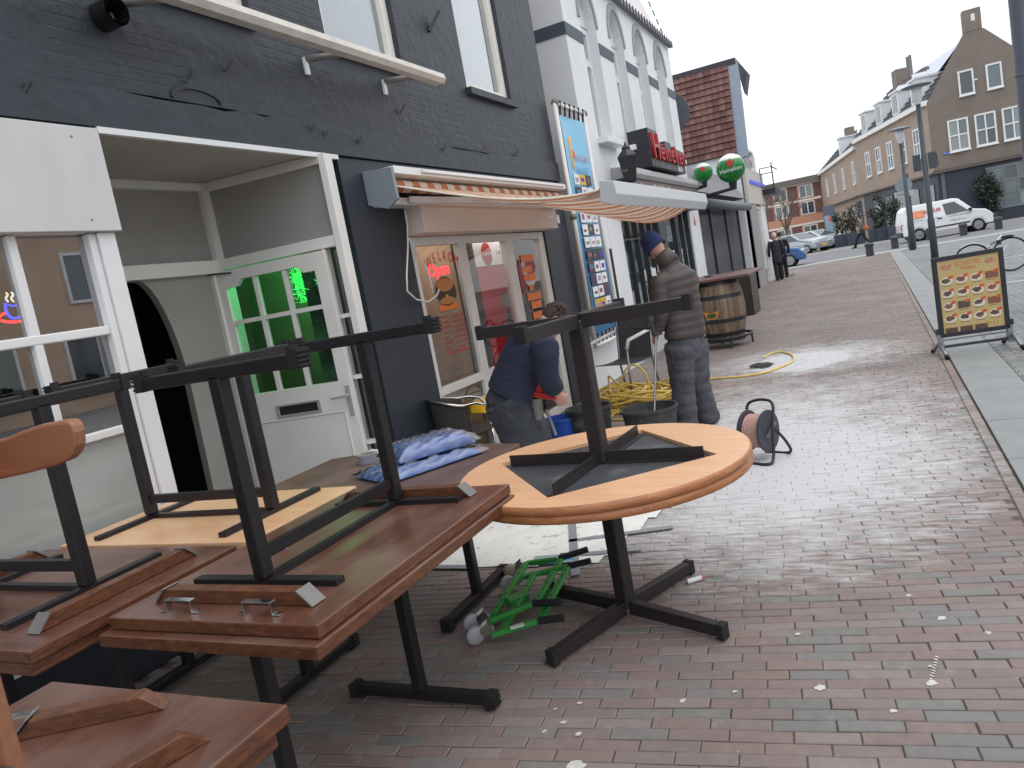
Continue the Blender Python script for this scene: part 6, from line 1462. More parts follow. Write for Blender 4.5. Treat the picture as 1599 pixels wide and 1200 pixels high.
# yellow hose: heap plus the run to the drain
M_hose = mat('yellow_hose', (226, 196, 104), 0.5, vary=0.12, vscale=12)
hz = thing('yellow_hose', 'tangled yellow hose heap on bricks with a loose end to the wet drain', 'hose', (-2.4, 8.4, 0), world=True)
rh = random.Random(12); ctr = at_z(985, 628, 0.0); ctr = Vector((-2.62, 8.35, 0))
pts = []
for i in range(520):
    a = i*0.21; rr_ = 0.33+0.16*math.sin(i*0.037)+0.06*math.sin(i*0.11)
    pts.append(ctr+Vector((rr_*1.15*math.cos(a)+0.10*math.sin(i*0.05), rr_*0.85*math.sin(a)+0.08*math.cos(i*0.043), 0.02+0.20*(0.5+0.5*math.sin(i*0.019))*(0.6+0.4*math.sin(i*0.13+a)**2))))
MB().loft(pts, 0.0125, 7).build('coil', M_hose, hz, smooth=True)
lp = curve([at_y(*p) for p in ((960, 640, 8.1), (968, 600, 8.2), (978, 577, 8.2), (990, 570, 8.2), (1002, 577, 8.2), (1011, 592, 8.2), (1012, 612, 8.2), (1006, 628, 8.1))], 8); MB().loft(lp, 0.0125, 7).build('standing_loop', M_hose, hz, smooth=True)
MB().loft(curve([at_y(955, 622, 8.3), at_y(950, 590, 8.5), at_y(956, 592, 8.4), at_y(966, 600, 8.3)], 6), 0.0125, 7).build('loose_loop', M_hose, hz, smooth=True)
en = curve([at_z(*p, 0.014) for p in ((1010, 615), (1045, 605), (1080, 598), (1110, 592), (1150, 589), (1190, 583), (1220, 573), (1238, 564), (1237, 555), (1222, 550), (1205, 552), (1192, 559))], 8); MB().loft(en, 0.0125, 7).build('run', M_hose, hz, smooth=True)
b = MB(); b.loft(curve([at_z(*p, 0.014) for p in ((950, 655), (965, 640), (962, 632), (985, 640), (1000, 645))], 6), 0.0115, 7); b.loft(curve([at_z(*p, 0.014) for p in ((955, 656), (980, 655), (1000, 650))], 6), 0.0115, 7); b.build('front_strands', M_hose, hz, smooth=True)
dm = thing('drain_hole', 'wet dark drain hole in bricks where hose ends', 'drain', at_z(1180, 572, 0), world=True)
g0 = at_z(1188, 571, 0.004); MB().disc(g0, (0.16, 0.24), 24, a=(1, 0.2, 0), jit=0.15).build('wet_patch', mat('wet_brick', (70, 66, 64), 0.12, spec=0.8, vary=0.3, vscale=8), dm)
MB().disc(g0+Vector((0.02, 0, 0.004)), (0.1, 0.13), 18, jit=0.1).build('hole', M_dark, dm)
# cable reel
rl = thing('cable_reel', 'cable reel with pinkish cable on black tube stand in the dust', 'cable reel', at_z(1190, 712, 0), world=True)
ax = Vector((0.93, -0.36, 0)).normalized(); rc_ = at_y(1184, 673, 5.75)
for o_, r_, nm in ((-0.085, 0.155, 'flange'), (0.075, 0.155, 'flange')):
    b = MB(); b.lathe(rc_+ax*o_, [(0.0, 0), (r_*0.35, 0), (r_*0.35, 0.004), (r_*0.93, 0.002), (r_, -0.004), (r_, 0.012), (r_*0.93, 0.012), (0, 0.012)], 32, axis=ax); b.build(nm, mat('reel_black', (62, 66, 74), 0.5, vary=0.2, vscale=12), rl)
b = MB()
for k in range(9): b.lathe(rc_+ax*(-0.07+k*0.0165), [(0.117, 0.0), (0.124, 0.004), (0.126, 0.008), (0.124, 0.012), (0.117, 0.0165)], 30, axis=ax)
b.build('cable_winding', mat('pink_cable', (186, 146, 136), 0.6, vary=0.12, vscale=40), rl, smooth=True)
fw = Vector((0,0,1)).cross(ax)
def RP(a_, f_, z): return Vector((rc_.x, rc_.y, 0))+ax*a_+fw*f_+Vector((0,0,z))
fr_ = curve([RP(-0.02, -0.16, 0.012), RP(0.14, -0.17, 0.012), RP(0.15, -0.10, 0.05), RP(0.13, -0.02, 0.25), RP(0.11, 0.06, 0.40), RP(0.02, 0.08, 0.43), RP(-0.08, 0.07, 0.41), RP(-0.1, 0.05, 0.36)], 5)
MB().loft(fr_, 0.011, 8).build('tube_stand', M_sblack, rl, smooth=True)
MB().loft(curve([RP(0.13, -0.02, 0.25), RP(0.16, 0.08, 0.12), RP(0.15, 0.14, 0.012), RP(-0.05, 0.15, 0.012)], 5), 0.011, 8).build('tube_foot', M_sblack, rl, smooth=True)
MB().bar(rc_+ax*0.1-fw*0.06-Vector((0,0,0.04)), rc_+ax*0.1+fw*0.08+Vector((0,0,0.05)), 0.02, 0.015).build('crank', M_zinc, rl)
b = MB(); b.loft(curve([RP(-0.09, 0.1, 0.15), RP(-0.25, 0.12, 0.02), RP(-0.5, 0.2, 0.012), RP(-1.0, 0.1, 0.012)], 6), 0.006, 6); b.loft(curve([RP(-0.09, -0.05, 0.05), RP(-0.2, -0.1, 0.012), RP(-0.45, -0.25, 0.012)], 6), 0.006, 6); b.build('loose_cable', M_rubber, rl)

# ------------------------------------------------------------------ barrel bar
br_ = thing('barrel_table', 'oak barrel on round black foot ring carrying reddish bar board', 'barrel', (-2.27, 12.55, 0))
Rb = lambda z: 0.285+0.075*(1-((z-0.45)/0.45)**2)
NS = 22; woods = [wood('oak_%d' % i, c, tuple(int(v*0.78) for v in c), 0.6, st=(8, 8, 1)) for i, c in enumerate(((134, 112, 90), (118, 98, 80), (146, 124, 100)))]
for k in range(NS):
    a0, a1 = 2*PI*k/NS+0.006, 2*PI*(k+1)/NS-0.006; b = MB()
    zs = [0.0+0.9*i/8 for i in range(9)]
    for i in range(8):
        z0, z1 = zs[i], zs[i+1]; r0, r1 = Rb(z0), Rb(z1); am = (a0+a1)/2
        b._add([(r0*math.cos(a0), r0*math.sin(a0), z0+0.17), ((r0+.004)*math.cos(am), (r0+.004)*math.sin(am), z0+0.17), (r0*math.cos(a1), r0*math.sin(a1), z0+0.17), (r1*math.cos(a0), r1*math.sin(a0), z1+0.17), ((r1+.004)*math.cos(am), (r1+.004)*math.sin(am), z1+0.17), (r1*math.cos(a1), r1*math.sin(a1), z1+0.17)], [(0,1,4,3),(1,2,5,4)])
    b.build('stave', woods[k % 3], br_)
MB().lathe((0,0,0.17), [(0.27, 0.0), (0.27, 0.9)], 20).build('core', M_dark, br_)
for z in (0.02, 0.24, 0.62, 0.83): b = MB(); b.lathe((0,0,0.17+z), [(Rb(z)+0.006, 0), (Rb(z+0.06)+0.006, 0.06)], 40); b.build('hoop', M_sblack, br_, smooth=True)
MB().lathe((0,0,0.17), [(0.0, 0.88), (0.28, 0.88)], 30).build('lid', woods[1], br_)
b = MB(); b.loft([Vector((0.42*math.cos(2*PI*i/32), 0.42*math.sin(2*PI*i/32), 0.17)) for i in range(32)], 0.02, 8, closed=True); b.build('foot_ring', M_sblack, br_, smooth=True)
MB().lathe((0,0,0.1), [(0.0, 0), (0.31, 0), (0.31, 0.05), (0.0, 0.06)], 24).build('base_plate', M_sblack, br_)
for a in (R(20), R(110), R(200), R(290)): MB().cyl((0.40*math.cos(a), 0.40*math.sin(a), 0.17), (0.41*math.cos(a), 0.41*math.sin(a), 0.0), 0.016, n=8).build('stand_leg', M_sblack, br_); MB().bar((0.3*math.cos(a), 0.3*math.sin(a), 0.13), (0.42*math.cos(a), 0.42*math.sin(a), 0.16), 0.03, 0.02).build('spoke', M_sblack, br_)
dq = MDF(Vector((-0.10, -0.345, 0.56)), (1, -0.25, 0)); b = MB(dq); b._add([(-0.13, 0.06, 0.02), (-0.09, -0.07, 0.02), (0.09, -0.07, 0.02), (0.13, 0.06, 0.02), (0, 0.035, 0.03)], [(0,1,2,3,4)]); b.build('badge', mat('badge_orange', (206, 140, 70), 0.5), br_)
b = MB(dq); b.disc((0, -0.01, 0.033), (0.08, 0.035), 16, a=(1,0,0)); b.build('badge_green', mat('badge_green', (56, 84, 50), 0.5), br_)
tag(MB().box(-2.9, -1.75, 12.2, 14.0, 1.075, 1.115).build('bar_board', wood('reddish_board', (120, 84, 74), (96, 66, 60), 0.4, st=(10, 1, 10)), bevel=0.006), 'reddish brown board lying on oak barrel as bar top', 'board')
tag(MB().lathe((-2.55, 13.3, 1.1155), [(0.0, 0.006), (0.05, 0.006), (0.09, 0.02), (0.1, 0.025), (0.09, 0.028)], 20).build('ashtray', M_steel, smooth=True), 'small metal ashtray on the bar board', 'ashtray')
bs = thing('wooden_cabinet', 'brown wooden cabinet with dark side standing beyond oak barrel', 'cabinet', (-2.3, 17.4, 0), world=True)
MB().box(-2.72, -2.45, 17.3, 18.3, 0.02, 0.98).build('box', wood('brown_box', (62, 51, 46), (50, 41, 38), coat=0), bs); MB().box(-3.05, -2.725, 17.25, 17.6, 0.02, 0.96).build('dark_side', M_dkfront, bs)
tag(MB().bar((-2.3, 13.7, 1.123), (-2.2, 13.8, 1.123), 0.02, 0.02).build('door_catch', M_steel), 'small metal clip lying on bar board', 'clip')
# ------------------------------------------------------------------ menu board on the slabs
mb_ = thing('menu_board', 'yellow food menu board in black frame on grey swing stand', 'menu board', (0.86, 9.43, 0), R(10))
MW, MZ0, MZ1 = 0.335, 0.20, 1.06
b = MB(); fw_ = 0.045
b.box(-MW, MW, -0.025, 0.025, MZ0, MZ0+fw_); b.box(-MW, MW, -0.025, 0.025, MZ1-fw_, MZ1); b.box(-MW, -MW+fw_, -0.025, 0.025, MZ0+fw_, MZ1-fw_); b.box(MW-fw_, MW, -0.025, 0.025, MZ0+fw_, MZ1-fw_); b.build('frame', mat('board_frame', (38, 38, 48), 0.4), mb_, bevel=0.004)
MB().box(-MW+fw_, MW-fw_, -0.012, 0.012, MZ0+fw_, MZ1-fw_).build('poster', mat('menu_yellow', (196, 172, 116), 0.35, vary=0.06, vscale=3), mb_)
PF = MYF(0, -0.0125, 0)
text('menu_title', 'SCHOTEL', 0.058, mat('menu_red', (196, 76, 56), 0.5), mb_, PF @ Matrix.Translation((-0.0, 0.94, 0)), 0.0006, 'CENTER', 1.0); text('menu_title', 'MENU', 0.052, mat('menu_red', (196, 76, 56), 0.5), mb_, PF @ Matrix.Translation((0.0, 0.89, 0)), 0.0006, 'CENTER', 1.0)
foods = [(92, 70, 58), (110, 78, 62), (132, 86, 70), (88, 76, 66), (140, 90, 70)]; rm_ = random.Random(21)
M_plate = mat('plate_print', (222, 212, 196), 0.5); M_tagr = mat('tag_print', (206, 84, 62), 0.5); M_txt = mat('print_dark', (104, 86, 60), 0.6)
for r_ in range(5):
    for k in range(4):
        x = -0.215+0.142*k; z = 0.80-0.135*r_
        if r_ == 4 and k == 3: continue
        fm = mat('food_print_%d' % rm_.randrange(5), foods[rm_.randrange(5)], 0.5, vary=0.45, vscale=40)
        if (r_, k) in ((0, 3), (2, 1), (2, 3), (4, 0), (4, 1), (4, 2)):
            w_ = 0.06; MB(PF).box(x-w_, x+w_, z-0.04, z+0.035, 0, 0.0006).build('food_photo', fm, mb_)
        else:
            MB(PF).disc((x, z-0.005, 0.0005), (0.06, 0.043), 20, a=(1,0,0)).build('plate_photo', M_plate, mb_); MB(PF).disc((x-0.006, z, 0.001), (0.042, 0.026), 16, a=(1,0,0), jit=0.2).build('food_photo', fm, mb_)
        if r_ < 4: MB(PF).disc((x+0.04, z+0.032, 0.0015), (0.028, 0.016), 12, a=(1, 0.4, 0)).build('price_flash', M_tagr, mb_)
        MB(PF).box(x-0.05, x+0.04, z-0.058, z-0.052, 0, 0.0006).build('caption', M_txt, mb_)
for x in (-0.21, 0.215): MB(PF).disc((x, 0.945, 0.0005), (0.055, 0.028), 14, a=(1, 0.2, 0), jit=0.2).build('food_photo', mat('dish_print', (190, 130, 108), 0.5, vary=0.3, vscale=50), mb_)
marks('signature', mb_, PF @ Matrix.Translation((0.12, 0.27, 0)), 0.13, 0.05, mat('sign_ochre', (170, 132, 70), 0.5), 41)
M_alu = mat('stand_alu', (150, 152, 156), 0.35, 0.7)
for sx in (-1, 1):
    x = sx*(MW-0.005); MB().bar((x, 0.0, 0.06), (x, 0.0, 0.26), 0.05, 0.05, (0, 1, 0)).build('upright', M_alu, mb_, bevel=0.004); MB().box(x-0.035, x+0.035, -0.03, 0.03, 0.24, 0.30).build('spring_block', M_sblack, mb_)
    for sy in (-1, 1):
        MB().cyl((x+sx*0.01, sy*0.02, 0.14), (x+sx*0.02, sy*0.27, 0.03), 0.02, n=10).build('foot', M_alu, mb_, smooth=True); MB().cyl((x+sx*0.019, sy*0.25, 0.038), (x+sx*0.021, sy*0.285, 0.02), 0.024, n=10).build('foot_cap', M_rubber, mb_)
MB().cyl((-MW, 0, 0.10), (MW, 0, 0.10), 0.016, n=10).build('cross_bar', M_sblack, mb_); MB().cyl((-MW, 0.02, 0.17), (MW, 0.02, 0.17), 0.01, n=8).build('cross_bar', M_alu, mb_)

# bicycle behind it
bk = thing('bicycle', 'parked bicycle behind menu board, wheel and handlebar showing', 'bicycle', (at_y(1518, 402, 18.5).x+0.15, 18.5, 0), R(8))
def wheel(c, r, nm):
    b = MB(); b.loft([Vector((c[0]+r*math.cos(2*PI*i/36), c[1], c[2]+r*math.sin(2*PI*i/36))) for i in range(36)], 0.018, 8, closed=True); w_ = b.build(nm, M_rubber, bk, smooth=True)
    b = MB(); 
    for i in range(14):
        a = 2*PI*i/14; b.bar(c, (c[0]+r*math.cos(a), c[1], c[2]+r*math.sin(a)), 0.003, 0.003, (0, 1, 0))
    b.build('spokes', M_steel, None).parent = w_
wheel((-0.15, 0, 0.35), 0.335, 'wheel'); wheel((0.62, 0.3, 0.35), 0.335, 'wheel')
b = MB(); b.loft([Vector((-0.15+0.36*math.cos(R(20)+R(110)*i/10), 0, 0.35+0.36*math.sin(R(20)+R(110)*i/10))) for i in range(11)], [(0.03, 0.012)]*11, 8, side=(0,1,0)); b.build('mudguard', mat('silver_guard', (196, 198, 200), 0.3), bk, smooth=True)
b = MB(); b.loft([(-0.15, 0, 0.35), (0.2, 0.08, 0.62), (0.32, 0.1, 0.65)], 0.018, 8); b.loft([(0.2, 0.08, 0.62), (0.3, 0.1, 0.3), (0.62, 0.3, 0.35)], 0.018, 8); b.loft([(0.3, 0.1, 0.3), (0.6, 0.18, 0.62)], 0.016, 8); b.loft([(-0.15, 0.0, 0.35), (0.3, 0.1, 0.3)], 0.015, 8); b.build('frame', mat('bike_silver', (200, 202, 206), 0.3, 0.3), bk, smooth=True)
b = MB(); b.loft([(0.2, 0.08, 0.62), (0.30, 0.0, 0.68), (0.36, -0.18, 0.72)], 0.013, 8); b.loft([(0.3, 0.0, 0.68), (0.42, 0.12, 0.74), (0.5, 0.26, 0.84)], 0.013, 8); b.build('handlebar', M_chrome, bk, smooth=True)
MB().cyl((0.36, -0.18, 0.72), (0.38, -0.26, 0.70), 0.018).build('grip', M_rubber, bk); MB().box(0.30, 0.37, -0.06, 0.02, 0.60, 0.70).build('lamp', M_sblack, bk)
MB().ell((0.55, 0.17, 0.72), 0.13, 0.07, 0.035).build('saddle', M_rubber, bk, smooth=True)

# ------------------------------------------------------------------ lamps, poles, bollards
M_pole = mat('dark_green_grey_pole', (64, 74, 82), 0.5, vary=0.1, vscale=3)
def street_lamp(label, x, y, h, flags=False):
    t = thing('street_lamp', label, 'street lamp', (x, y, 0), 0, 'street lamps')
    b = MB(); b.loft([(0,0,0), (0,0,1.2), (0,0,1.25), (0,0,h)], [0.11, 0.10, 0.085, 0.07], 14); b.build('pole', M_pole, t, smooth=True)
    b = MB(); b.lathe((0,0,h), [(0.08, 0), (0.1, 0.08), (0.14, 0.2), (0.16, 0.5), (0.1, 0.58)], 16); b.build('lantern', mat('lamp_glass', (206, 212, 216), 0.2, spec=0.6), t, smooth=True)
    b = MB(); b.lathe((0,0,h+0.5), [(0.0, 0.16), (0.18, 0.14), (0.42, 0.06), (0.43, 0.04), (0.1, 0.05), (0, 0.06)], 24); b.build('hood', mat('lamp_hood', (120, 126, 132), 0.5), t, smooth=True)
    if flags:
        for s in (-1, 1): MB().box(s*0.1, s*0.1+s*0.22, -0.05, 0.05, 2.75, 3.25).build('speaker_box', M_pole, t)
        MB().loft([(0.1, 0, 3.2), (0.34, 0, 3.2), (0.36, 0, 2.8), (0.1, 0, 2.8)], 0.02, 6).build('bracket', M_pole, t)
    return t
street_lamp('tall dark street lamp with boxes on its pole beside slab path', 1.70, 28.0, 4.75, True)
street_lamp('shorter street lamp with layered hood behind the taller one', 1.42, 35.9, 4.3)
b = MB(); b.loft([(1.94, 12.0, 0), (1.94, 12.0, 0.6), (1.94, 12.0, 0.62), (1.94, 12.0, 6.0)], [0.16, 0.15, 0.125, 0.115], 20)
rp_ = thing('lamp_pole', 'thick dark blue grey pole at right edge of photo', 'pole', (2.0, 12.0, 0), world=True); b.build('pole', mat('blue_grey_pole', (60, 66, 82), 0.45, vary=0.08), rp_, smooth=True)
MB().lathe((1.94, 12.0, 3.0), [(0.128, 0), (0.13, 0.006), (0.128, 0.012)], 20).build('band', M_zinc, rp_)
ts = thing('traffic_sign', 'round traffic sign seen from behind with white plate on thin pole', 'traffic sign', (1.55, 36.6, 0), world=True)
b = MB(); b.cyl((1.55, 36.6, 0), (1.55, 36.6, 3.1), 0.045, n=10); b.build('pole', M_pole, ts)
sg = at_y(1411, 290, 36.5); b = MB(); b.lathe((sg.x, 36.52, sg.z), [(0.0, 0), (0.32, 0), (0.32, 0.02), (0, 0.02)], 28, axis=(0, 1, 0)); b.build('disc', mat('sign_back', (146, 156, 164), 0.5), ts)
sg = at_y(1412, 303, 36.5); MB().box(sg.x-0.36, sg.x+0.36, 36.48, 36.5, sg.z-0.11, sg.z+0.11).build('text_plate', mat('plate_white', (190, 194, 196), 0.5), ts); marks('plate_text', ts, MYF(sg.x-0.28, 36.478, sg.z-0.05), 0.55, 0.1, M_dkfront, 51)
proto = None
for k, (px, py, Y) in enumerate(((1359, 400, 36.9), (1398, 388, 40.6), (1425, 388, 37.6), (1505, 368, 42.3), (1560, 358, 42.9), (1453, 374, 44.2))):
    g = at_y(px, py, Y)
    nm = ['nearest short black bollard at the end of brick street', 'black bollard left of white van rear wheel', 'black bollard by thin sign pole in front of van', 'black bollard below middle of white van', 'rightmost black bollard past white van nose', 'black bollard beside tall lamp pole at van'][k]
    if proto is None:
        proto = thing('bollard', nm, 'bollard', (g.x, Y, 0), 0, 'black bollards')
        MB().lathe((0,0,0), [(0.16, 0), (0.16, 0.42), (0.19, 0.44), (0.19, 0.5), (0.15, 0.55), (0.0, 0.57)], 14).build('post', mat('bollard_black', (58, 62, 68), 0.5), proto, smooth=False); MB().lathe((0,0,0.5), [(0.165, 0.03), (0.03, 0.075)], 14).build('cap', mat('bollard_cap', (110, 114, 118), 0.5), proto)
    else:
        o = copy_tree(proto); o.location = (g.x, Y, 0); o['label'] = nm

# ------------------------------------------------------------------ vehicles
def vehicle(label, cat, loc, rz, prof, W, zb, glassq, paint, wheels, wr=0.31, tum=0.22, lamps=True, group=None, bumper=None):
    """prof: closed side outline (x forward, z); glassq: list of side windows; front at +x"""
    t = thing('van' if cat == 'van' else 'parked_car', label, cat, loc, rz, group)
    hw = lambda z: W/2-max(0, z-zb)*tum-max(0, 0.35-z)*0.15
    k = len(prof); b = MB()
    P = [(x, -hw(z), z) for x, z in prof]+[(x, hw(z), z) for x, z in prof]
    b._add(P, [tuple(range(k-1, -1, -1)), tuple(range(k, 2*k))]+[(i, (i+1) % k, (i+1) % k+k, i+k) for i in range(k)])
    b.build('body', paint, t, bevel=0.05, segs=3)
    for q in glassq:
        for s in (-1, 1): MB().prism([(x, s*(hw(z)-0.006), z) for x, z in q], (0, s*0.016, 0)).build('side_window', M_carglass, t)
    for i in range(k):
        (x0, z0), (x1, z1) = prof[i], prof[(i+1) % k]
        if min(z0, z1) >= zb-0.02 and abs(z1-z0) > 0.3 and max(z0, z1) > zb+0.3:
            n = Vector((z1-z0, 0, -(x1-x0))).normalized(); n = n if n.x*(x0+x1) > 0 else -n
            a0, a1 = 0.08, 0.92; f0 = (x0+(x1-x0)*a0, z0+(z1-z0)*a0); f1 = (x0+(x1-x0)*a1, z0+(z1-z0)*a1)
            if cat == 'van' and x0+x1 < 0: continue
            MB().prism([(f0[0]+n.x*.0, -hw(f0[1])+0.1, f0[1]), (f0[0], hw(f0[1])-0.1, f0[1]), (f1[0], hw(f1[1])-0.1, f1[1]), (f1[0], -hw(f1[1])+0.1, f1[1])], n*0.012).build('windscreen', M_carglass, t)
    for x in wheels:
        for s in (-1, 1):
            b = MB(); b.lathe((x, s*(W/2-0.19), wr), [(0.0, 0), (wr*1.18, 0.0), (wr*1.18, 0.2)], 20, axis=(0, s, 0)); b.build('wheel_arch', M_dark, t)
            b = MB(); b.lathe((x, s*(W/2-0.17), wr), [(0.0, 0.0), (wr, 0.0), (wr, 0.15), (wr*0.9, 0.18), (wr*0.66, 0.18)], 24, axis=(0, s, 0)); w_ = b.build('wheel', M_rubber, t)
            b = MB(); b.lathe((x, s*(W/2-0.17), wr), [(wr*0.66, 0.181), (wr*0.6, 0.17), (wr*0.25, 0.175), (0.0, 0.185)], 20, axis=(0, s, 0)); b.build('rim', mat('wheel_rim', (150, 152, 154), 0.4, 0.4), None).parent = w_
    if lamps:
        xf = max(p[0] for p in prof); xr = min(p[0] for p in prof)
        for s in (-1, 1):
            MB().box(xf-0.25, xf+0.012, s*(W/2-0.36), s*(W/2-0.04), 0.62, 0.76).build('headlight', mat('headlight', (210, 214, 218), 0.1), t, bevel=0.02); MB().box(xr-0.012, xr+0.1, s*(W/2-0.22), s*(W/2-0.03), 0.65, 0.95).build('tail_light', mat('tail_red', (150, 40, 36), 0.2), t, bevel=0.02)
    xf = max(p[0] for p in prof); xr = min(p[0] for p in prof)
    bm_ = bumper or paint
    MB().box(xf-0.3, xf+0.06, -W/2+0.04, W/2-0.04, 0.26, 0.55).build('front_bumper', bm_, t, bevel=0.05); MB().box(xr-0.05, xr+0.3, -W/2+0.03, W/2-0.03, 0.28, 0.55).build('rear_bumper', bm_, t, bevel=0.05)
    MB().box(xf+0.061, xf+0.07, -0.26, 0.26, 0.38, 0.49).build('number_plate', mat('plate_yellow', (226, 178, 60), 0.4), t)
    return t
M_carglass = mat('car_glass', (58, 68, 74), 0.06, spec=0.9)
M_vanw = mat('van_white', (236, 238, 240), 0.25, coat=0.5)
vp = [(-2.05, 0.3), (-2.08, 0.9), (-1.95, 1.6), (-1.75, 1.8), (0.35, 1.82), (0.62, 1.76), (1.22, 1.12), (1.75, 1.02), (2.0, 0.8), (2.06, 0.5), (2.04, 0.3)]
vA = Vector((2.05, 45.0, 0)); vB = Vector((4.83, 45.45, 0)); vd = (vB-vA).normalized(); vc = (vA+vB)/2
perp = Vector((-vd.y, vd.x, 0))
vn = vehicle('white delivery van with red and orange lettering parked across the street', 'van', tuple(vc+perp*0.78), math.atan2(vd.y, vd.x), vp, 1.72, 1.0, [[(-0.02, 1.05), (-0.12, 1.62), (0.42, 1.64), (1.0, 1.08)]], M_vanw, (-1.32, 1.36), 0.32, 0.2, bumper=mat('grey_bumper', (48, 52, 58), 0.6))
MB().box(-1.0, 1.0, -0.885, -0.86, 0.50, 0.56).build('rub_strip', M_dark, vn)
MB().box(-0.42, -0.22, -0.875, -0.86, 0.92, 0.98).build('door_handle', M_dark, vn)
MB().box(1.0, 1.12, -0.98, -0.82, 1.06, 1.2).build('mirror', M_dark, vn)
PV = MYF(0, -0.80, 0)
def vside(pts, m, nm): return MB().prism([(x, -(0.86-max(0, z-1.0)*0.2)-0.004, z) for x, z in pts], (0, 0.003, 0)).build(nm, m, vn)
vside([(-1.55, 1.12), (-1.5, 1.5), (-1.0, 1.5), (-0.95, 1.14)], mat('van_orange', (236, 150, 112), 0.4, vary=0.25, vscale=5), 'orange_print')
o = marks('van_lettering', vn, Matrix.Translation((0, -0.815, 0)) @ MYF(-1.0, 0, 1.28) @ Matrix.Rotation(R(4), 4, 'Z') @ Matrix.Rotation(R(-11), 4, 'X'), 0.85, 0.24, mat('van_red', (196, 40, 66), 0.4), 61, 0.012)
for z, x0, w_, sd in ((0.98, -1.5, 1.1, 62), (0.94, 0.1, 1.0, 63), (0.72, 0.15, 0.7, 64)): marks('van_small_print', vn, MYF(x0, -0.866, z), w_, 0.07, mat('van_grey_print', (120, 122, 130), 0.5), sd, 0.004)
hb = [(-2.0, 0.3), (-2.02, 0.8), (-1.85, 1.0), (-1.35, 1.42), (-0.1, 1.46), (0.85, 0.98), (1.75, 0.84), (1.98, 0.6), (2.0, 0.3)]
es = [(-2.2, 0.3), (-2.22, 0.85), (-2.1, 1.0), (-1.75, 1.40), (-0.1, 1.44), (0.85, 0.96), (1.9, 0.82), (2.15, 0.6), (2.15, 0.3)]
gq_ = [[(-1.45, 0.98), (-1.2, 1.34), (-0.55, 1.38), (-0.55, 0.98)], [(-0.48, 0.98), (-0.48, 1.38), (-0.12, 1.38), (0.62, 0.98)]]
M_silver = mat('silver_paint', (168, 174, 180), 0.3, 0.5, coat=0.5)
def carat(label, px, py, Y, rz, prof, paint, W=1.74): g = at_y(px, py, Y); return vehicle(label, 'car', (g.x, Y, 0), rz, prof, W, 0.95, gq_, paint, (-1.28, 1.32), 0.31, 0.35, group='cars parked across the street')
carat('silver estate car parked nearest the planters across street', 1282, 392, 60.5, R(-35), es, mat('light_silver', (206, 210, 214), 0.3, 0.3, coat=0.5))
carat('silver hatchback parked left of the lighter estate car', 1252, 400, 57.5, R(-38), hb, M_silver)
carat('blue car cut off by white corner house', 1192, 424, 39.9, R(2), hb, mat('blue_paint', (58, 98, 156), 0.3, 0.2, coat=0.6))
carat('white car parked behind blue car at street corner', 1205, 402, 58.0, R(5), hb, M_vanw)
carat('dark estate car parked behind the two silver cars', 1262, 386, 67.0, R(-30), es, mat('dark_paint', (54, 56, 62), 0.3, coat=0.5))

# ------------------------------------------------------------------ planters, plants and a bare tree
M_leaf = mat('dark_leaf', (44, 52, 44), 0.6, vary=0.4, vscale=4); M_leaf2 = mat('grey_leaf', (58, 66, 56), 0.6, vary=0.3, vscale=4)
def bush(b, c, rx, rz_, n, seed, sz=0.09):
    q = random.Random(seed)
    hubs = [Vector((q.uniform(-0.65, 0.65)*rx, q.uniform(-0.5, 0.5)*rx, q.uniform(-0.75, 0.85)*rz_)) for _ in range(11)]
    for i in range(n):
        v = Vector((q.gauss(0, 1), q.gauss(0, 1), q.gauss(0, 1)))*0.2; h_ = hubs[i % 11]
        p = Vector(c)+h_+Vector((v.x*rx, v.y*rx, v.z*rz_)); d = Vector((q.gauss(0, 1), q.gauss(0, 1), q.gauss(0, 1))).normalized(); e = d.orthogonal().normalized(); s_ = sz*q.uniform(0.6, 1.4)
        b.quad(p-d*s_, p+e*s_*0.45, p+d*s_, p-e*s_*0.45)
for k, (px, py, Y, h, rx) in enumerate(((1318, 384, 58.5, 1.5, 0.6), (1338, 381, 58.0, 2.0, 0.55), (1385, 372, 57.0, 2.3, 0.65), (1402, 369, 56.0, 1.8, 0.6), (1372, 375, 57.5, 1.4, 0.55))):
    g = at_y(px, py, Y)
    t = thing('planter', ['leftmost dark planter with grey green shrub by silver cars', 'planter with tall upright shrub behind striding pedestrian', 'planter with tallest dark evergreen before navy shopfront', 'planter with bushy evergreen just left of white van', 'low planter with small dark shrub between evergreens'][k], 'planter', (g.x, Y, 0), 0, 'planters before the navy shopfront')
    MB().box(-0.55, 0.55, -0.4, 0.4, 0, 0.85).build('box', mat('planter_navy', (58, 66, 80), 0.5), t, bevel=0.02)
    b = MB(); bush(b, (0, 0, 0.85+h*0.45), rx, h*0.5, 430, k+70, 0.10); b.build('foliage', M_leaf if k % 2 else M_leaf2, t)
    MB().cyl((0, 0, 0.8), (0.05, 0, 0.9+h*0.5), 0.05, 0.02).build('stem', M_dkbrown, t)
g = at_y(1545, 325, 55.6); t = thing('potted_shrub', 'dark green shrub standing before navy shopfront right of van', 'shrub', (g.x, 55.4, 0)); MB().lathe((0,0,0), [(0.3, 0), (0.42, 0.6), (0.36, 0.6), (0.3, 0.5), (0, 0.5)], 16).build('pot', mat('planter_navy', (58, 66, 80), 0.5), t)
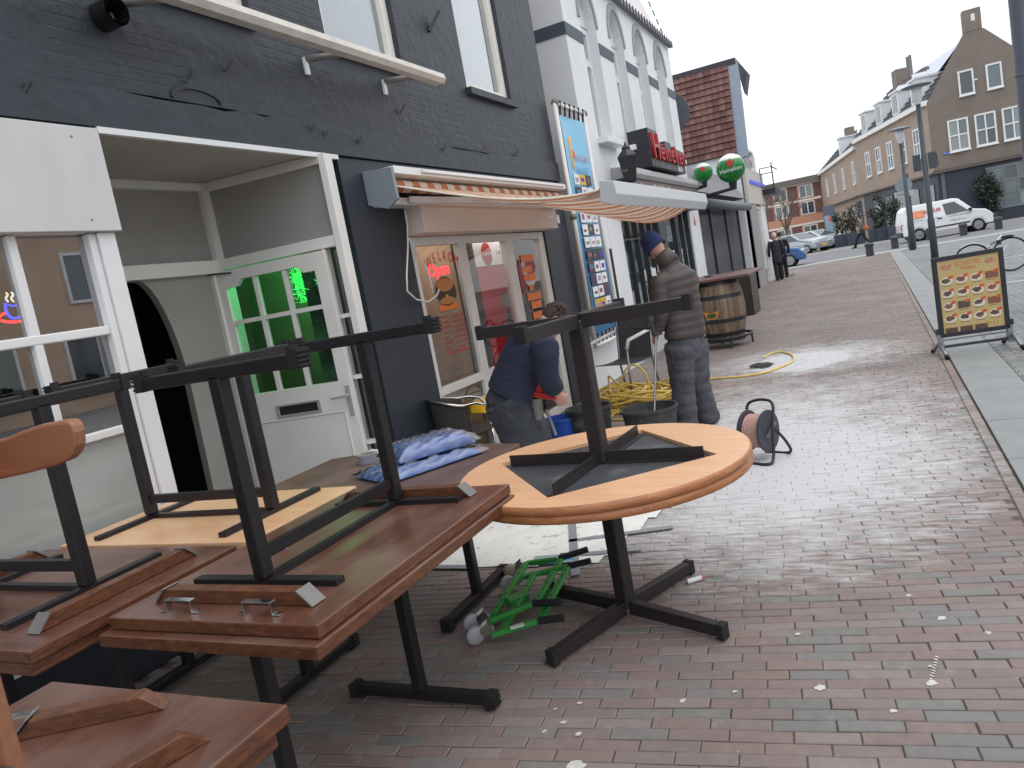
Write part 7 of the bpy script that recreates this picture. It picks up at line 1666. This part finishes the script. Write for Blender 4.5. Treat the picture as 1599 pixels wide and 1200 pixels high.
b = MB(); bush(b, (0, 0, 1.75), 0.75, 1.15, 1100, 91, 0.12); b.build('foliage', M_leaf, t); MB().cyl((0, 0, 0.5), (0, 0, 1.6), 0.05, 0.03).build('stem', M_dkbrown, t)
def bare_tree(label, x, y, h, seed):
    t = thing('bare_tree', label, 'tree', (x, y, 0)); q = random.Random(seed); trunk = MB(); tw = MB()
    def br(p, d, l, r, lv):
        e = p+d*l; (trunk if lv == 0 else tw).loft([p, (p+e)/2+Vector((q.gauss(0, .05), q.gauss(0, .05), 0))*l*0.3, e], [r, r*0.8, r*0.6], 6 if lv < 2 else 4)
        if lv >= 4: return
        for k in range(3 if lv else 5):
            ax_ = Vector((q.gauss(0, 1), q.gauss(0, 1), q.gauss(0, 0.5))); nd = (d+ax_.normalized()*q.uniform(0.4, 0.75)).normalized(); nd.z = abs(nd.z)*0.8+0.15; br(p+d*l*q.uniform(0.55, 1.0), nd.normalized(), l*q.uniform(0.55, 0.75), r*0.55, lv+1)
    br(Vector((0,0,0)), Vector((0,0,1)), h*0.38, 0.14, 0)
    m_ = mat('bare_bark', (112, 98, 88), 0.9); trunk.build('trunk', m_, t, smooth=True); tw.build('crown', m_, t)
g = at_y(1203, 395, 70); bare_tree('bare winter tree in front of orange flats at street corner', g.x, 70, 7.5, 3)
g = at_y(1232, 390, 78); bare_tree('bare thin tree further right before orange flats', g.x, 78, 7.0, 5)
g = at_y(1297, 352, 60.8)
po = thing('wall_poster', 'poster with red and pale blue figure on grey panel behind planters', 'poster', (g.x, g.y, 0), world=True)
# sits on the grey panel of the brown building's second stretch
MB().box(g.x-0.35, g.x+0.35, g.y-0.04, g.y, 1.0, 2.3).build('sheet', mat('poster_blue', (150, 172, 186), 0.6), po); MB().ell((g.x+0.05, g.y-0.05, 2.05), 0.16, 0.02, 0.2).build('print', mat('poster_orange', (206, 104, 84), 0.6), po); MB().box(g.x-0.4, g.x+0.4, g.y, g.y+0.06, 0, 3.0).build('board', mat('grey_blue_panel', (94, 102, 118), 0.6), po)

for o in bpy.data.objects:
    if '_world' in o: del o['_world']
